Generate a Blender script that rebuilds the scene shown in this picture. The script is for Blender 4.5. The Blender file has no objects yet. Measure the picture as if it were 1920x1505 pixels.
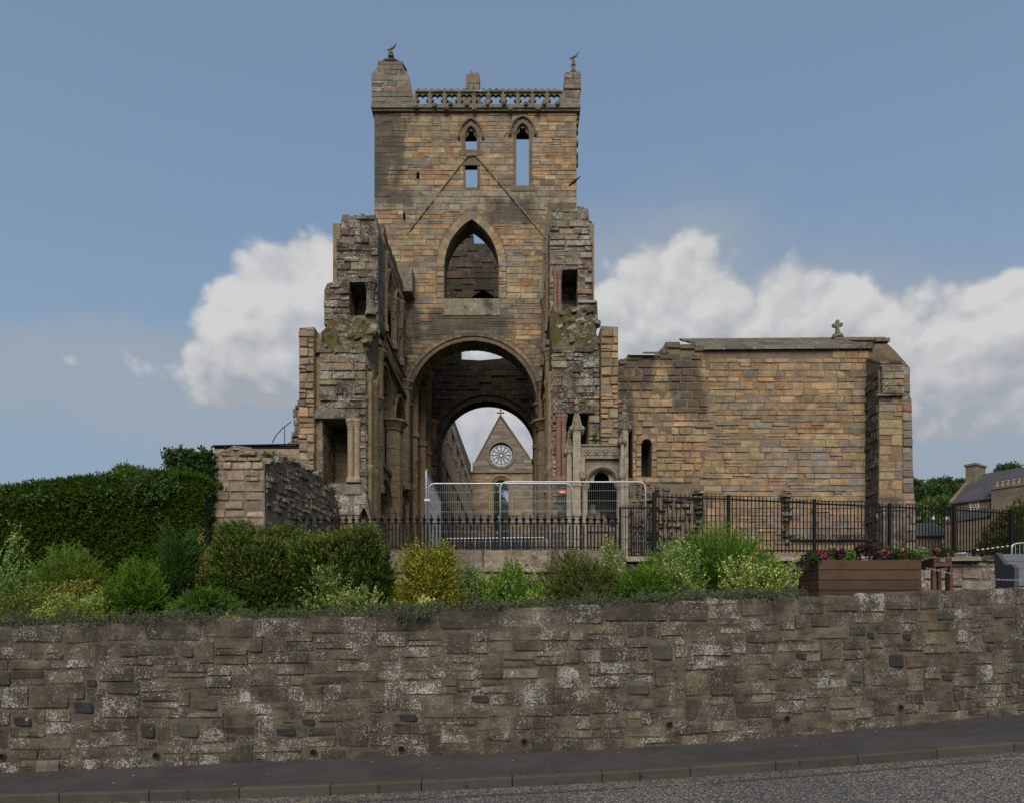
import bpy, math, random
import numpy as np
from mathutils import Vector, Matrix
from mathutils.geometry import tessellate_polygon

R = math.radians
sc = bpy.context.scene
COL = sc.collection
EYE = 1.66          # eye height of the camera, metres
FPX, VPX, HPY = 1280.0, 970.0, 1180.0   # focal length and principal point of the photograph (1920 wide)

# ------------------------------------------------------------------ camera
cd = bpy.data.cameras.new('camera'); cam = bpy.data.objects.new('camera', cd); COL.objects.link(cam)
cam.location = (0, 0, EYE); cam.rotation_euler = (R(90), 0, 0)
cd.sensor_width = 36; cd.sensor_fit = 'HORIZONTAL'; cd.lens = 36 * FPX / 1920
cd.shift_x = -(VPX - 960) / 1920; cd.shift_y = (HPY - 752.5) / 1920
cd.clip_start = 0.1; cd.clip_end = 3000
sc.camera = cam

# ------------------------------------------------------------------ sun, sky, exposure
SUN_EL, SUN_AZ = R(41), R(184)      # azimuth clockwise from +Y: high, behind the camera and to the left
sd = bpy.data.lights.new('sun', 'SUN'); sd.energy = 1.5; sd.angle = R(44); sd.color = (1.0, 0.93, 0.82)
sun = bpy.data.objects.new('sun', sd); COL.objects.link(sun)
sun_dir = Vector((math.sin(SUN_AZ) * math.cos(SUN_EL), math.cos(SUN_AZ) * math.cos(SUN_EL), math.sin(SUN_EL)))
sun.rotation_euler = sun_dir.to_track_quat('Z', 'Y').to_euler(); sun.location = (0, -20, 60)
sc.view_settings.view_transform = 'Standard'; sc.view_settings.look = 'None'
sc.view_settings.gamma = 1.0; sc.view_settings.use_curve_mapping = False
sc.view_settings.exposure = 0.88
sc.cycles.use_denoising = False


class NT:
    """tiny node-tree writer"""
    def __init__(s, tree): s.t = tree; s.n = tree.nodes; s.l = tree.links
    def new(s, typ, **kw):
        n = s.n.new(typ)
        for k, v in kw.items(): setattr(n, k, v)
        return n
    def link(s, a, b): s.l.new(a, b)
    def put(s, sock, v):
        if v is None: return
        if hasattr(v, 'is_output'): s.l.new(v, sock)
        else: sock.default_value = v
    def math(s, op, a, b=None, c=None, clamp=False):
        n = s.new('ShaderNodeMath', operation=op, use_clamp=clamp)
        for i, v in enumerate((a, b, c)): s.put(n.inputs[i], v)
        return n.outputs[0]
    def mix(s, f, a, b, blend='MIX'):
        n = s.new('ShaderNodeMix', data_type='RGBA', blend_type=blend)
        s.put(n.inputs[0], f)
        for i, v in ((6, a), (7, b)):
            if not hasattr(v, 'is_output'): v = (*v, 1) if len(v) == 3 else v
            s.put(n.inputs[i], v)
        return n.outputs[2]
    def noise(s, vec, scale, detail=4, rough=.55, dist=0.0, out=0):
        n = s.new('ShaderNodeTexNoise'); s.put(n.inputs['Vector'], vec)
        n.inputs['Scale'].default_value = scale; n.inputs['Detail'].default_value = detail
        n.inputs['Roughness'].default_value = rough; n.inputs['Distortion'].default_value = dist
        return n.outputs[out]
    def step(s, v, lo, hi, a=0.0, b=1.0):
        n = s.new('ShaderNodeMapRange', interpolation_type='SMOOTHSTEP')
        s.put(n.inputs[0], v); n.inputs[1].default_value = lo; n.inputs[2].default_value = hi
        n.inputs[3].default_value = a; n.inputs[4].default_value = b
        return n.outputs[0]
    def vmul(s, v, xyz):
        n = s.new('ShaderNodeVectorMath', operation='MULTIPLY'); s.put(n.inputs[0], v); n.inputs[1].default_value = xyz
        return n.outputs[0]
    def vadd(s, v, xyz):
        n = s.new('ShaderNodeVectorMath', operation='ADD'); s.put(n.inputs[0], v); s.put(n.inputs[1], xyz)
        return n.outputs[0]


world = bpy.data.worlds.new('World'); sc.world = world; world.use_nodes = True
def build_sky():
    w = NT(world.node_tree); w.n.clear()
    out = w.new('ShaderNodeOutputWorld'); bg = w.new('ShaderNodeBackground')
    SK = 0.085
    bg.inputs['Strength'].default_value = SK
    sky = w.new('ShaderNodeTexSky', sky_type='NISHITA')
    sky.sun_disc = False; sky.sun_elevation = SUN_EL; sky.sun_rotation = SUN_AZ
    sky.air_density = 1.0; sky.dust_density = 2.2; sky.ozone_density = 1.3
    tc = w.new('ShaderNodeTexCoord'); d = tc.outputs['Generated']
    nrm = w.new('ShaderNodeVectorMath', operation='NORMALIZE'); w.link(d, nrm.inputs[0]); d = nrm.outputs[0]
    sep = w.new('ShaderNodeSeparateXYZ'); w.link(d, sep.inputs[0])
    az = w.math('ARCTAN2', sep.outputs[0], sep.outputs[1]); el = w.math('ARCSINE', sep.outputs[2])
    # slow wandering of the coordinates so cloud edges are ragged
    wob = w.noise(d, 7.0, 3, .5, out=1)
    wsep = w.new('ShaderNodeSeparateColor'); w.link(wob, wsep.inputs[0])
    az2 = w.math('MULTIPLY_ADD', w.math('SUBTRACT', wsep.outputs[0], .5), .10, az)
    el2 = w.math('MULTIPLY_ADD', w.math('SUBTRACT', wsep.outputs[1], .5), .08, el)
    def lump(a, e, sa, se, amp, de=0.0):
        x = w.math('MULTIPLY', w.math('SUBTRACT', az2, a), 1 / sa); y = w.math('MULTIPLY', w.math('SUBTRACT', el2, e - de), 1 / se)
        r2 = w.math('ADD', w.math('MULTIPLY', x, x), w.math('MULTIPLY', y, y))
        return w.math('MULTIPLY', w.math('POWER', 2.718, w.math('MULTIPLY', r2, -1.0)), amp)
    def ang(px, py):
        u, v = (px - VPX) / FPX, (HPY - py) / FPX
        return math.atan(u), math.atan2(v, math.hypot(1, u))
    def field(lumps, de=0.0):
        tot = None
        for px, py, sa, se, amp in lumps:
            a, e = ang(px, py); t = lump(a, e, sa, se, amp, de)
            tot = t if tot is None else w.math('ADD', tot, t)
        return tot
    # cumulus: bright heads; haze: soft grey veils; the rest of the dome gets scattered low cumulus of the same kind
    HEADS = ([(588, 590, .075, .080, 1.05), (490, 590, .05, .06, .9), (425, 600, .04, .045, .75), (622, 530, .05, .05, .8), (545, 720, .09, .05, .55),
                   (1540, 600, .055, .06, 1.0), (1625, 610, .05, .06, .95), (1850, 640, .09, .08, 1.0), (1740, 720, .08, .08, .8), (1930, 590, .06, .05, .9),
                   (1230, 560, .13, .085, .82), (1330, 600, .10, .07, .72), (1430, 640, .07, .05, .55), (1870, 760, .07, .06, .75), (640, 640, .06, .10, .8), (480, 670, .08, .05, .62), (400, 695, .09, .04, .5), (320, 720, .12, .035, .46), (110, 692, .085, .026, .34), (900, 690, .19, .12, .95), (930, 840, .16, .07, .85), (1180, 700, .12, .10, .8)])
    heads = field(HEADS); heads_up = field(HEADS, .035)
    veils = field([(110, 695, .085, .035, 1.1), (60, 720, .06, .03, .4), (260, 660, .09, .04, .45), (390, 740, .14, .07, 1.0), (560, 790, .12, .05, .65),
                   (1250, 620, .26, .12, 1.0), (1150, 540, .14, .10, .7), (1800, 800, .20, .14, 1.25), (1480, 720, .22, .1, .9), (1150, 800, .3, .1, .7), (1850, 900, .3, .10, .9), (300, 830, .3, .06, .45), (900, 800, .3, .08, .55)])
    back = w.math('MULTIPLY', w.step(w.math('ABSOLUTE', az), .85, 1.25), w.math('MULTIPLY', w.step(el, .62, .2), .62))
    def puff(v):      # rounded billows over soft noise
        q = w.vadd(v, w.vmul(w.noise(v, 9.0, 4, .55, out=1), (.05, .05, .05)))
        vo = w.new('ShaderNodeTexVoronoi', feature='F1'); w.link(q, vo.inputs['Vector']); vo.inputs['Scale'].default_value = 17; vo.inputs['Detail'].default_value = 2; vo.inputs['Roughness'].default_value = .55
        return w.math('ADD', w.math('MULTIPLY', w.noise(v, 7.5, 9, .56), .78), w.math('MULTIPLY', w.math('SUBTRACT', .80, vo.outputs['Distance']), .36))
    n1 = puff(w.vmul(d, (1, 1, 1.2))); n2 = puff(w.vmul(w.vadd(d, (-.010, 0, .016)), (1, 1, 1.2)))
    base = w.math('ADD', heads, back)
    den = w.math('ADD', base, w.math('MULTIPLY', w.math('SUBTRACT', n1, .505), 1.45))
    cov = w.math('MULTIPLY', w.step(den, .33, .74), w.step(el, .0, .16, .45, 1.0))
    veil_n = w.noise(w.vmul(d, (1, 1, 2.6)), 5.0, 6, .55)
    vcov = w.step(w.math('ADD', w.math('ADD', veils, back), w.math('MULTIPLY', w.math('SUBTRACT', veil_n, .5), 1.3)), .15, 1.05)
    # clear sky: the Nishita dome, a little greyed by thin high haze
    k = 1 / SK
    hz = w.step(el, .75, .02)
    clear = w.mix(w.math('MULTIPLY_ADD', hz, .30, .50), sky.outputs[0], tuple(c * k for c in (.126, .182, .240)))
    clear = w.mix(w.math('MULTIPLY', w.step(el, .42, .08), .50), clear, tuple(c * k for c in (.150, .194, .238)))
    veiled = w.mix(w.math('MULTIPLY', vcov, .72), clear, tuple(c * k for c in (.180, .206, .240)))
    relief = w.math('MULTIPLY', w.math('SUBTRACT', n1, n2), 1.7)
    lit = w.math('ADD', w.math('ADD', w.math('MULTIPLY_ADD', w.math('SUBTRACT', heads, heads_up), .75, .44), relief), w.math('MULTIPLY', back, .3), clamp=True)
    ccol = w.mix(lit, tuple(c * k for c in (.196, .212, .236)), tuple(c * k for c in (.360, .356, .350)))
    fin = w.mix(w.math('MULTIPLY', cov, .93), veiled, ccol)
    w.link(fin, bg.inputs['Color']); w.link(bg.outputs[0], out.inputs['Surface'])
build_sky()
world.cycles.sampling_method = 'MANUAL'; world.cycles.sample_map_resolution = 256

# ------------------------------------------------------------------ materials
def lin(c): return tuple(c)
MATS = {}
def base_mat(name):
    m = bpy.data.materials.new(name); m.use_nodes = True
    nt = NT(m.node_tree); b = nt.n['Principled BSDF']; MATS[name] = m
    b.inputs['Specular IOR Level'].default_value = .25
    return m, nt, b
def bump(nt, b, h, strength, dist):
    bp = nt.new('ShaderNodeBump'); bp.inputs['Strength'].default_value = strength; bp.inputs['Distance'].default_value = dist
    nt.link(h, bp.inputs['Height']); nt.link(bp.outputs[0], b.inputs['Normal'])

def stone_mat(name, mode='object', color=(.3, .25, .18), lichen=.3, stain=.3, moss=.3, grain=1.0, mot=.45, stain_scale=.35, lichen_scale=11.0, bumpd=.03, stain_col=(.055, .048, .040), patch=None, runs=None, grime=.0, grime_col=(.165, .145, .115), speck=1.0, cluster=1.3, clusterw=.80, lich_k=.70):
    """weathered sandstone: colour per stone (object colour or 'Col' attribute) or one colour, mottling, dark crust, lichen spots, moss on ledges"""
    m, nt, b = base_mat(name)
    geo = nt.new('ShaderNodeNewGeometry'); P = geo.outputs['Position']
    rnd_o = None
    if mode == 'object':
        inf = nt.new('ShaderNodeObjectInfo'); c = inf.outputs['Color']; rnd_o = nt.math('SUBTRACT', inf.outputs['Random'], .5)
    elif mode == 'attr': c = nt.new('ShaderNodeAttribute', attribute_name='Col').outputs['Color']
    else:
        rgb = nt.new('ShaderNodeRGB'); rgb.outputs[0].default_value = (*color, 1); c = rgb.outputs[0]
    n_mid = nt.noise(P, 5.0 * grain, 8, .62); n_fine = nt.noise(P, 38 * grain, 5, .65)
    bedded = nt.noise(nt.vmul(P, (1, 1, 5)), 3.2 * grain, 6, .6)
    val = nt.math('MULTIPLY_ADD', nt.math('SUBTRACT', n_mid, .5), mot * 2.6, 1.0)
    val = nt.math('MULTIPLY_ADD', nt.math('SUBTRACT', bedded, .5), mot * 1.7, val)
    val = nt.math('MULTIPLY_ADD', nt.math('SUBTRACT', n_fine, .5), mot * 1.2, val)
    vc = nt.new('ShaderNodeCombineColor'); [nt.link(nt.math('MAXIMUM', val, .12), vc.inputs[i]) for i in range(3)]
    c = nt.mix(1.0, c, vc.outputs[0], 'MULTIPLY')
    if grime:
        g = nt.noise(nt.vmul(P, (.8, .8, 1.1)), .9, 9, .70)
        c = nt.mix(nt.math('MULTIPLY', nt.step(g, .40, .64), grime), c, grime_col)
        pit = nt.noise(nt.vmul(P, (1, 1, 1.8)), 3.4 * grain + 1.2, 6, .75)
        c = nt.mix(nt.math('MULTIPLY', nt.step(pit, .56, .68), grime), c, (.075, .062, .048))
    # dark crust in large vertical drifts
    st = nt.noise(nt.vmul(P, (1.25, 1.25, .5)), stain_scale, 5, .62, .4)
    st2 = nt.noise(P, 2.1, 7, .68)
    s = nt.math('ADD', st, nt.math('MULTIPLY', nt.math('SUBTRACT', st2, .5), .75))
    if rnd_o is not None: s = nt.math('MULTIPLY_ADD', rnd_o, .16, s)
    lo = .80 - stain * .62
    sm = nt.math('MULTIPLY', nt.step(s, lo, lo + .20), min(.92, .45 + stain))
    if runs:      # places where water has run down and left black crust: (x, y, z top, half width, height)
        sx = nt.new('ShaderNodeSeparateXYZ'); nt.link(P, sx.inputs[0])
        wn = nt.math('MULTIPLY', nt.math('SUBTRACT', nt.noise(nt.vmul(P, (1, 1, .35)), 1.1, 6, .65), .5), 2.2)
        for x, z, hw, h in runs:
            dx = nt.math('ABSOLUTE', nt.math('MULTIPLY', nt.math('SUBTRACT', sx.outputs[0], x), 1 / hw))
            dz = nt.math('ABSOLUTE', nt.math('MULTIPLY', nt.math('SUBTRACT', sx.outputs[2], z), 1 / h))
            q = nt.math('ADD', nt.math('MAXIMUM', dx, dz), wn)
            sm = nt.math('MAXIMUM', sm, nt.math('MULTIPLY', nt.step(q, 1.10, .50), .80))
    c = nt.mix(sm, c, stain_col)
    # pale lichen
    lg = nt.noise(P, cluster, 5, .65)
    ln = nt.noise(P, lichen_scale, 5, .72); ln2 = nt.noise(P, lichen_scale * 3.7, 2, .6)
    l = nt.math('ADD', nt.math('ADD', ln, nt.math('MULTIPLY', nt.math('SUBTRACT', lg, .5), clusterw)), nt.math('MULTIPLY', nt.math('SUBTRACT', ln2, .5), .45))
    if rnd_o is not None: l = nt.math('MULTIPLY_ADD', nt.math('FRACT', nt.math('MULTIPLY', rnd_o, 7.31)), .10 * speck, nt.math('SUBTRACT', l, .05 * speck))
    t = .76 - lichen * .34
    lm = nt.math('MULTIPLY', nt.step(l, t, t + .09), lich_k)
    c = nt.mix(lm, c, (.47, .45, .40))
    # moss on upward faces
    if moss > 0:
        ns = nt.new('ShaderNodeSeparateXYZ'); nt.link(geo.outputs['Normal'], ns.inputs[0])
        up = nt.math('ADD', ns.outputs[2], nt.math('MULTIPLY', nt.math('SUBTRACT', nt.noise(P, 4.0, 5, .7), .5), 1.7))
        ml = .66 - .42 * max(0, moss - .4); mm = nt.math('MULTIPLY', nt.step(up, ml, ml + .22), min(1, moss * 1.4))
        mcol = nt.mix(nt.noise(P, 14, 4, .7), (.036, .029, .010), (.120, .092, .022))
        c = nt.mix(mm, c, mcol)
    if patch: c = patch(nt, P, c)
    nt.link(c, b.inputs['Base Color']); b.inputs['Roughness'].default_value = .93
    h = nt.math('ADD', nt.math('MULTIPLY', n_mid, .7), nt.math('MULTIPLY', n_fine, .35))
    bump(nt, b, nt.math('ADD', h, nt.math('MULTIPLY', lm, .12)), .85, bumpd)
    return m
def stone_pair(name, **kw): return (stone_mat(name, 'object', **kw), stone_mat(name + '_joined', 'attr', **kw))

def plain_mat(name, color, rough=.6, metal=0.0, var=.25, scale=20, bumpd=0.0, spec=.3):
    m, nt, b = base_mat(name)
    P = nt.new('ShaderNodeNewGeometry').outputs['Position']
    n = nt.noise(P, scale, 6, .6); n2 = nt.noise(P, scale * .13, 4, .6)
    v = nt.math('MULTIPLY_ADD', nt.math('SUBTRACT', n, .5), var * 2, nt.math('MULTIPLY_ADD', nt.math('SUBTRACT', n2, .5), var * 2, 1.0))
    vc = nt.new('ShaderNodeCombineColor'); [nt.link(v, vc.inputs[i]) for i in range(3)]
    nt.link(nt.mix(1.0, color, vc.outputs[0], 'MULTIPLY'), b.inputs['Base Color'])
    b.inputs['Roughness'].default_value = rough; b.inputs['Metallic'].default_value = metal; b.inputs['Specular IOR Level'].default_value = spec
    if bumpd: bump(nt, b, n, .6, bumpd)
    return m

def leaf_mat(name, trans=.30, rough=.55):
    m, nt, b = base_mat(name)
    c = nt.new('ShaderNodeAttribute', attribute_name='Col').outputs['Color']
    P = nt.new('ShaderNodeNewGeometry').outputs['Position']
    v = nt.math('MULTIPLY_ADD', nt.noise(P, 6, 3, .6), 1.0, .5)
    vc = nt.new('ShaderNodeCombineColor'); [nt.link(v, vc.inputs[i]) for i in range(3)]
    c = nt.mix(1.0, c, vc.outputs[0], 'MULTIPLY')
    nt.link(c, b.inputs['Base Color']); b.inputs['Roughness'].default_value = rough; b.inputs['Specular IOR Level'].default_value = .07
    tr = nt.new('ShaderNodeBsdfTranslucent'); nt.link(nt.mix(.35, c, (.12, .16, .02)), tr.inputs['Color'])
    mx = nt.new('ShaderNodeMixShader'); mx.inputs[0].default_value = trans
    nt.link(b.outputs[0], mx.inputs[1]); nt.link(tr.outputs[0], mx.inputs[2])
    nt.link(mx.outputs[0], nt.n['Material Output'].inputs['Surface'])
    return m

# ------------------------------------------------------------------ geometry helpers
def W(px, py, D): return Vector(((px - VPX) / FPX * D, D, EYE + (HPY - py) / FPX * D))
def X(px, D): return (px - VPX) / FPX * D
def Z(py, D): return EYE + (HPY - py) / FPX * D

def link(o, parent=None):
    COL.objects.link(o)
    if parent is not None: o.parent = parent
    return o
def tag(o, label=None, cat=None, group=None, kind=None):
    for k, v in (('label', label), ('category', cat), ('group', group), ('kind', kind)):
        if v: o[k] = v
    return o
def thing(name, label, cat, loc=(0, 0, 0), group=None, rz=0):
    o = bpy.data.objects.new(name, None); o.empty_display_size = .2; link(o); o.location = loc; o.rotation_euler = (0, 0, rz)
    return tag(o, label, cat, group)
def origin(parent):
    v = Vector((0, 0, 0))
    while parent is not None: v = v + parent.location; parent = parent.parent
    return v

class MB:
    """collects shapes given in world coordinates; build() links them as one mesh object"""
    def __init__(s): s.v = []; s.f = []; s.mi = []; s.cur = 0
    def face(s, pts):
        b = len(s.v); s.v.extend(tuple(p) for p in pts); s.f.append(tuple(range(b, b + len(pts)))); s.mi.append(s.cur)
    def add(s, vs, fs):
        b = len(s.v); s.v.extend(tuple(p) for p in vs); s.f.extend(tuple(i + b for i in f) for f in fs); s.mi.extend([s.cur] * len(fs)); return s
    def box(s, x0, x1, y0, y1, z0, z1):
        return s.add([(x0, y0, z0), (x1, y0, z0), (x1, y1, z0), (x0, y1, z0), (x0, y0, z1), (x1, y0, z1), (x1, y1, z1), (x0, y1, z1)],
                     [(0, 3, 2, 1), (4, 5, 6, 7), (0, 1, 5, 4), (1, 2, 6, 5), (2, 3, 7, 6), (3, 0, 4, 7)])
    def hexa(s, a, b):     # two quads (front, back), same winding
        return s.add(list(a) + list(b), [(0, 1, 2, 3), (7, 6, 5, 4), (0, 4, 5, 1), (1, 5, 6, 2), (2, 6, 7, 3), (3, 7, 4, 0)])
    def cbox(s, x0, x1, y0, y1, z0, z1, c=.01):      # box with chamfered front and top edges
        s.add([(x0, y0 + c, z0), (x1, y0 + c, z0), (x1, y1, z0), (x0, y1, z0),
               (x0 + c, y0, z0 + c), (x1 - c, y0, z0 + c), (x1 - c, y0, z1 - c), (x0 + c, y0, z1 - c),
               (x0, y0 + c, z1 - c), (x1, y0 + c, z1 - c), (x1, y1, z1 - c), (x0, y1, z1 - c),
               (x0 + c, y0 + c, z1), (x1 - c, y0 + c, z1), (x1 - c, y1, z1), (x0 + c, y1, z1)],
              [(0, 3, 2, 1), (4, 5, 6, 7), (0, 1, 5, 4), (1, 9, 6, 5), (0, 4, 7, 8), (7, 6, 13, 12), (6, 9, 13), (7, 12, 8),
               (12, 13, 14, 15), (9, 10, 14, 13), (8, 12, 15, 11), (1, 2, 10, 9), (3, 0, 8, 11), (2, 3, 11, 10), (10, 11, 15, 14)])
        return s
    def tube(s, pts, r, n=6, closed=False, caps=True):
        pts = [Vector(p) for p in pts]; m = len(pts); rs = r if isinstance(r, (list, tuple)) else [r] * m
        b = len(s.v); up = None
        for i, p in enumerate(pts):
            t = (pts[(i + 1) % m] - pts[i - 1]) if closed else (pts[min(i + 1, m - 1)] - pts[max(i - 1, 0)])
            t = t.normalized() if t.length > 1e-9 else Vector((0, 0, 1))
            if up is None: up = t.orthogonal().normalized()
            up = (up - t * up.dot(t)); up = up.normalized() if up.length > 1e-6 else t.orthogonal().normalized()
            w = t.cross(up)
            for k in range(n):
                a = 2 * math.pi * (k + .5) / n
                s.v.append(tuple(p + (up * math.cos(a) + w * math.sin(a)) * rs[i]))
        last = m if closed else m - 1
        for i in range(last):
            j = (i + 1) % m
            for k in range(n):
                k2 = (k + 1) % n
                s.f.append((b + i * n + k, b + i * n + k2, b + j * n + k2, b + j * n + k)); s.mi.append(s.cur)
        if caps and not closed:
            s.f.append(tuple(b + k for k in reversed(range(n)))); s.mi.append(s.cur)
            s.f.append(tuple(b + (m - 1) * n + k for k in range(n))); s.mi.append(s.cur)
        return s
    def lathe(s, x, y, prof, n=12, rot=0.0, sx=1.0, sy=1.0):
        b = len(s.v); m = len(prof)
        for r, z in prof:
            for k in range(n):
                a = 2 * math.pi * k / n + rot; s.v.append((x + r * math.cos(a) * sx, y + r * math.sin(a) * sy, z))
        for i in range(m - 1):
            for k in range(n):
                k2 = (k + 1) % n; s.f.append((b + i * n + k, b + i * n + k2, b + (i + 1) * n + k2, b + (i + 1) * n + k)); s.mi.append(s.cur)
        s.f.append(tuple(b + k for k in reversed(range(n)))); s.mi.append(s.cur)
        s.f.append(tuple(b + (m - 1) * n + k for k in range(n))); s.mi.append(s.cur)
        return s
    def build(s, name, mat, parent=None, smooth=False, kind=None, label=None):
        o3 = origin(parent)
        me = bpy.data.meshes.new(name); me.from_pydata([(a - o3.x, b - o3.y, c - o3.z) for a, b, c in s.v], [], s.f)
        for m in (mat if isinstance(mat, (list, tuple)) else [mat]): me.materials.append(m)
        if isinstance(mat, (list, tuple)): me.polygons.foreach_set('material_index', s.mi)
        if smooth: me.polygons.foreach_set('use_smooth', [True] * len(s.f))
        me.validate(); me.update()
        o = bpy.data.objects.new(name, me); link(o, parent)
        if kind: o['kind'] = kind
        if label: o['label'] = label
        return o

class Frame:
    """plane of a wall: u along, v up, w into the wall"""
    def __init__(s, O, U, V=(0, 0, 1), Win=None):
        s.O = Vector(O); s.U = Vector(U).normalized(); s.V = Vector(V).normalized()
        s.W = Vector(Win) if Win else s.V.cross(s.U).normalized()
    def p(s, u, v, w=0): return s.O + s.U * u + s.V * v + s.W * w
def front(D): return Frame((0, D, 0), (1, 0, 0))            # faces the camera, u = X, v = Z
def facing_east(x): return Frame((x, 0, 0), (0, 1, 0))        # faces +X, u = Y
def facing_west(x): return Frame((x, 0, 0), (0, -1, 0))       # faces -X, u = -Y

def slab(mb, F, outer, holes, thick, w0=0.0):
    """solid wall piece: polygon (u, v) with holes, from w0 to w0 + thick"""
    polys = [outer] + list(holes); flat = [q for p in polys for q in p]
    tri = tessellate_polygon([[Vector((u, v, 0)) for u, v in p] for p in polys])
    fr = [F.p(u, v, w0) for u, v in flat]; bk = [F.p(u, v, w0 + thick) for u, v in flat]; n = len(flat)
    fs = []
    for a, b, c in tri:
        ax, ay = flat[a]; bx, by = flat[b]; cx, cy = flat[c]
        if (bx - ax) * (cy - ay) - (by - ay) * (cx - ax) < 0: b, c = c, b
        fs.append((a, b, c)); fs.append((c + n, b + n, a + n))
    k = 0
    for pi, p in enumerate(polys):
        m = len(p); area = sum(p[i][0] * p[(i + 1) % m][1] - p[(i + 1) % m][0] * p[i][1] for i in range(m))
        ccw = area > 0
        for i in range(m):
            a, b = k + i, k + (i + 1) % m
            if (ccw and pi == 0) or (not ccw and pi > 0): fs.append((a, a + n, b + n, b))
            else: fs.append((b, b + n, a + n, a))
        k += m
    mb.add(fr + bk, fs)
    return mb

def spans(polys, v):
    xs = []
    for p in polys:
        m = len(p)
        for i in range(m):
            (u0, v0), (u1, v1) = p[i], p[(i + 1) % m]
            if (v0 <= v < v1) or (v1 <= v < v0): xs.append(u0 + (v - v0) / (v1 - v0) * (u1 - u0))
    xs.sort()
    return [(xs[i], xs[i + 1]) for i in range(0, len(xs) - 1, 2)]
def cut(a, b):
    out = []
    for x0, x1 in a:
        for y0, y1 in b:
            lo, hi = max(x0, y0), min(x1, y1)
            if hi > lo: out.append((lo, hi))
    return out

STONE_F = None
def unit_stones(style, count=9):
    """unit stones: x 0..1, z 0..1, front towards -y; 42 triangles each"""
    global STONE_F
    rs = np.random.RandomState({'ashlar': 3, 'rubble': 7, 'coping': 5, 'round': 9}[style]); out = []
    cx, cz, cy, jit, rel = {'ashlar': (.03, .06, .12, .012, .07), 'rubble': (.06, .10, .24, .05, .14), 'coping': (.02, .05, .14, .010, .08), 'round': (.17, .2, .5, .03, .2)}[style]
    for _ in range(count):
        g = np.zeros((4, 4, 3)); xs = [0, cx, 1 - cx, 1]; zs = [0, cz, 1 - cz, 1]
        for i in range(4):
            for j in range(4):
                edge = i in (0, 3) or j in (0, 3); corner = i in (0, 3) and j in (0, 3)
                g[i, j] = (xs[i], cy if edge else rs.uniform(-rel, rel), zs[j])
                if not edge: g[i, j, 0] += rs.uniform(-.04, .04); g[i, j, 2] += rs.uniform(-.05, .05)
                if corner and style in ('rubble', 'round'):
                    k = .16 if style == 'round' else .045
                    g[i, j, 0] += (1 if i == 0 else -1) * rs.uniform(.2, 1) * k; g[i, j, 2] += (1 if j == 0 else -1) * rs.uniform(.2, 1) * k
                elif edge: g[i, j, 0] += rs.uniform(-jit, jit); g[i, j, 2] += rs.uniform(-jit, jit) * 1.6
        ring = [(i, 0) for i in range(4)] + [(3, j) for j in (1, 2, 3)] + [(i, 3) for i in (2, 1, 0)] + [(0, j) for j in (2, 1)]
        v = [g[i, j] for i in range(4) for j in range(4)] + [np.array((g[i, j, 0], 1.0, g[i, j, 2])) for i, j in ring]
        out.append(np.array(v))
        if STONE_F is None:
            f = [(i * 4 + j, (i + 1) * 4 + j, (i + 1) * 4 + j + 1, i * 4 + j + 1) for i in range(3) for j in range(3)]
            m = len(ring)
            for k in range(m):
                a = ring[k][0] * 4 + ring[k][1]; b = ring[(k + 1) % m][0] * 4 + ring[(k + 1) % m][1]
                f.append((b, a, 16 + k, 16 + (k + 1) % m))
            STONE_F = np.array(f)
    return out
UNITS = {k: unit_stones(k) for k in ('ashlar', 'rubble', 'coping', 'round')}
SHARED = {}
def shared_stone(style, k, mat):
    key = (style, k, mat.name)
    if key not in SHARED:
        me = bpy.data.meshes.new('stone'); me.from_pydata([tuple(p) for p in UNITS[style][k]], [], [tuple(int(i) for i in f) for f in STONE_F])
        me.materials.append(mat); SHARED[key] = me
    return SHARED[key]

def np_mesh(name, co, faces, mat, parent=None, col=None, kind=None, smooth=False):
    """mesh from numpy arrays; faces (m, k); col per vertex"""
    o3 = origin(parent); co = np.asarray(co, dtype=np.float32) - np.array(o3, dtype=np.float32)
    me = bpy.data.meshes.new(name); m, k = faces.shape
    me.vertices.add(len(co)); me.vertices.foreach_set('co', co.ravel())
    me.loops.add(m * k); me.loops.foreach_set('vertex_index', faces.astype(np.int32).ravel())
    me.polygons.add(m); me.polygons.foreach_set('loop_start', np.arange(0, m * k, k, dtype=np.int32))
    me.update(calc_edges=True)
    if col is not None:
        a = me.color_attributes.new('Col', 'FLOAT_COLOR', 'POINT')
        a.data.foreach_set('color', np.concatenate([col, np.ones((len(col), 1))], 1).astype(np.float32).ravel())
    me.polygons.foreach_set('use_smooth', np.full(m, smooth))
    me.materials.append(mat)
    o = bpy.data.objects.new(name, me); link(o, parent)
    if kind: o['kind'] = kind
    return o

def lay(rnd, polys, v0, v1, hr, wr, joint, split=.12, minw=.12):
    """rows of stones filling the even-odd region of polys between v0 and v1"""
    out = []; v = v0
    while v < v1 - .04:
        h = min(rnd.uniform(*hr), v1 - v)
        if v1 - v - h < hr[0] * .5: h = v1 - v
        e = min(.02, h * .2)
        sp = cut(cut(spans(polys, v + e), spans(polys, v + h / 2)), spans(polys, v + h - e))
        for a, b in sp:
            u = a
            while b - u > minw:
                w = rnd.uniform(*wr) * (1.0 if rnd.random() > .15 else 1.4)
                if b - u - w < wr[0] * .6: w = b - u
                j = joint / 2
                if rnd.random() < split and h > .2:
                    k = rnd.uniform(.4, .6); out.append((u + j, u + w - j, v + j, v + h * k - j)); out.append((u + j, u + w - j, v + h * k + j, v + h - j))
                else: out.append((u + j, u + w - j, v + j, v + h - j))
                u += w
        v += h
    return out

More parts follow.
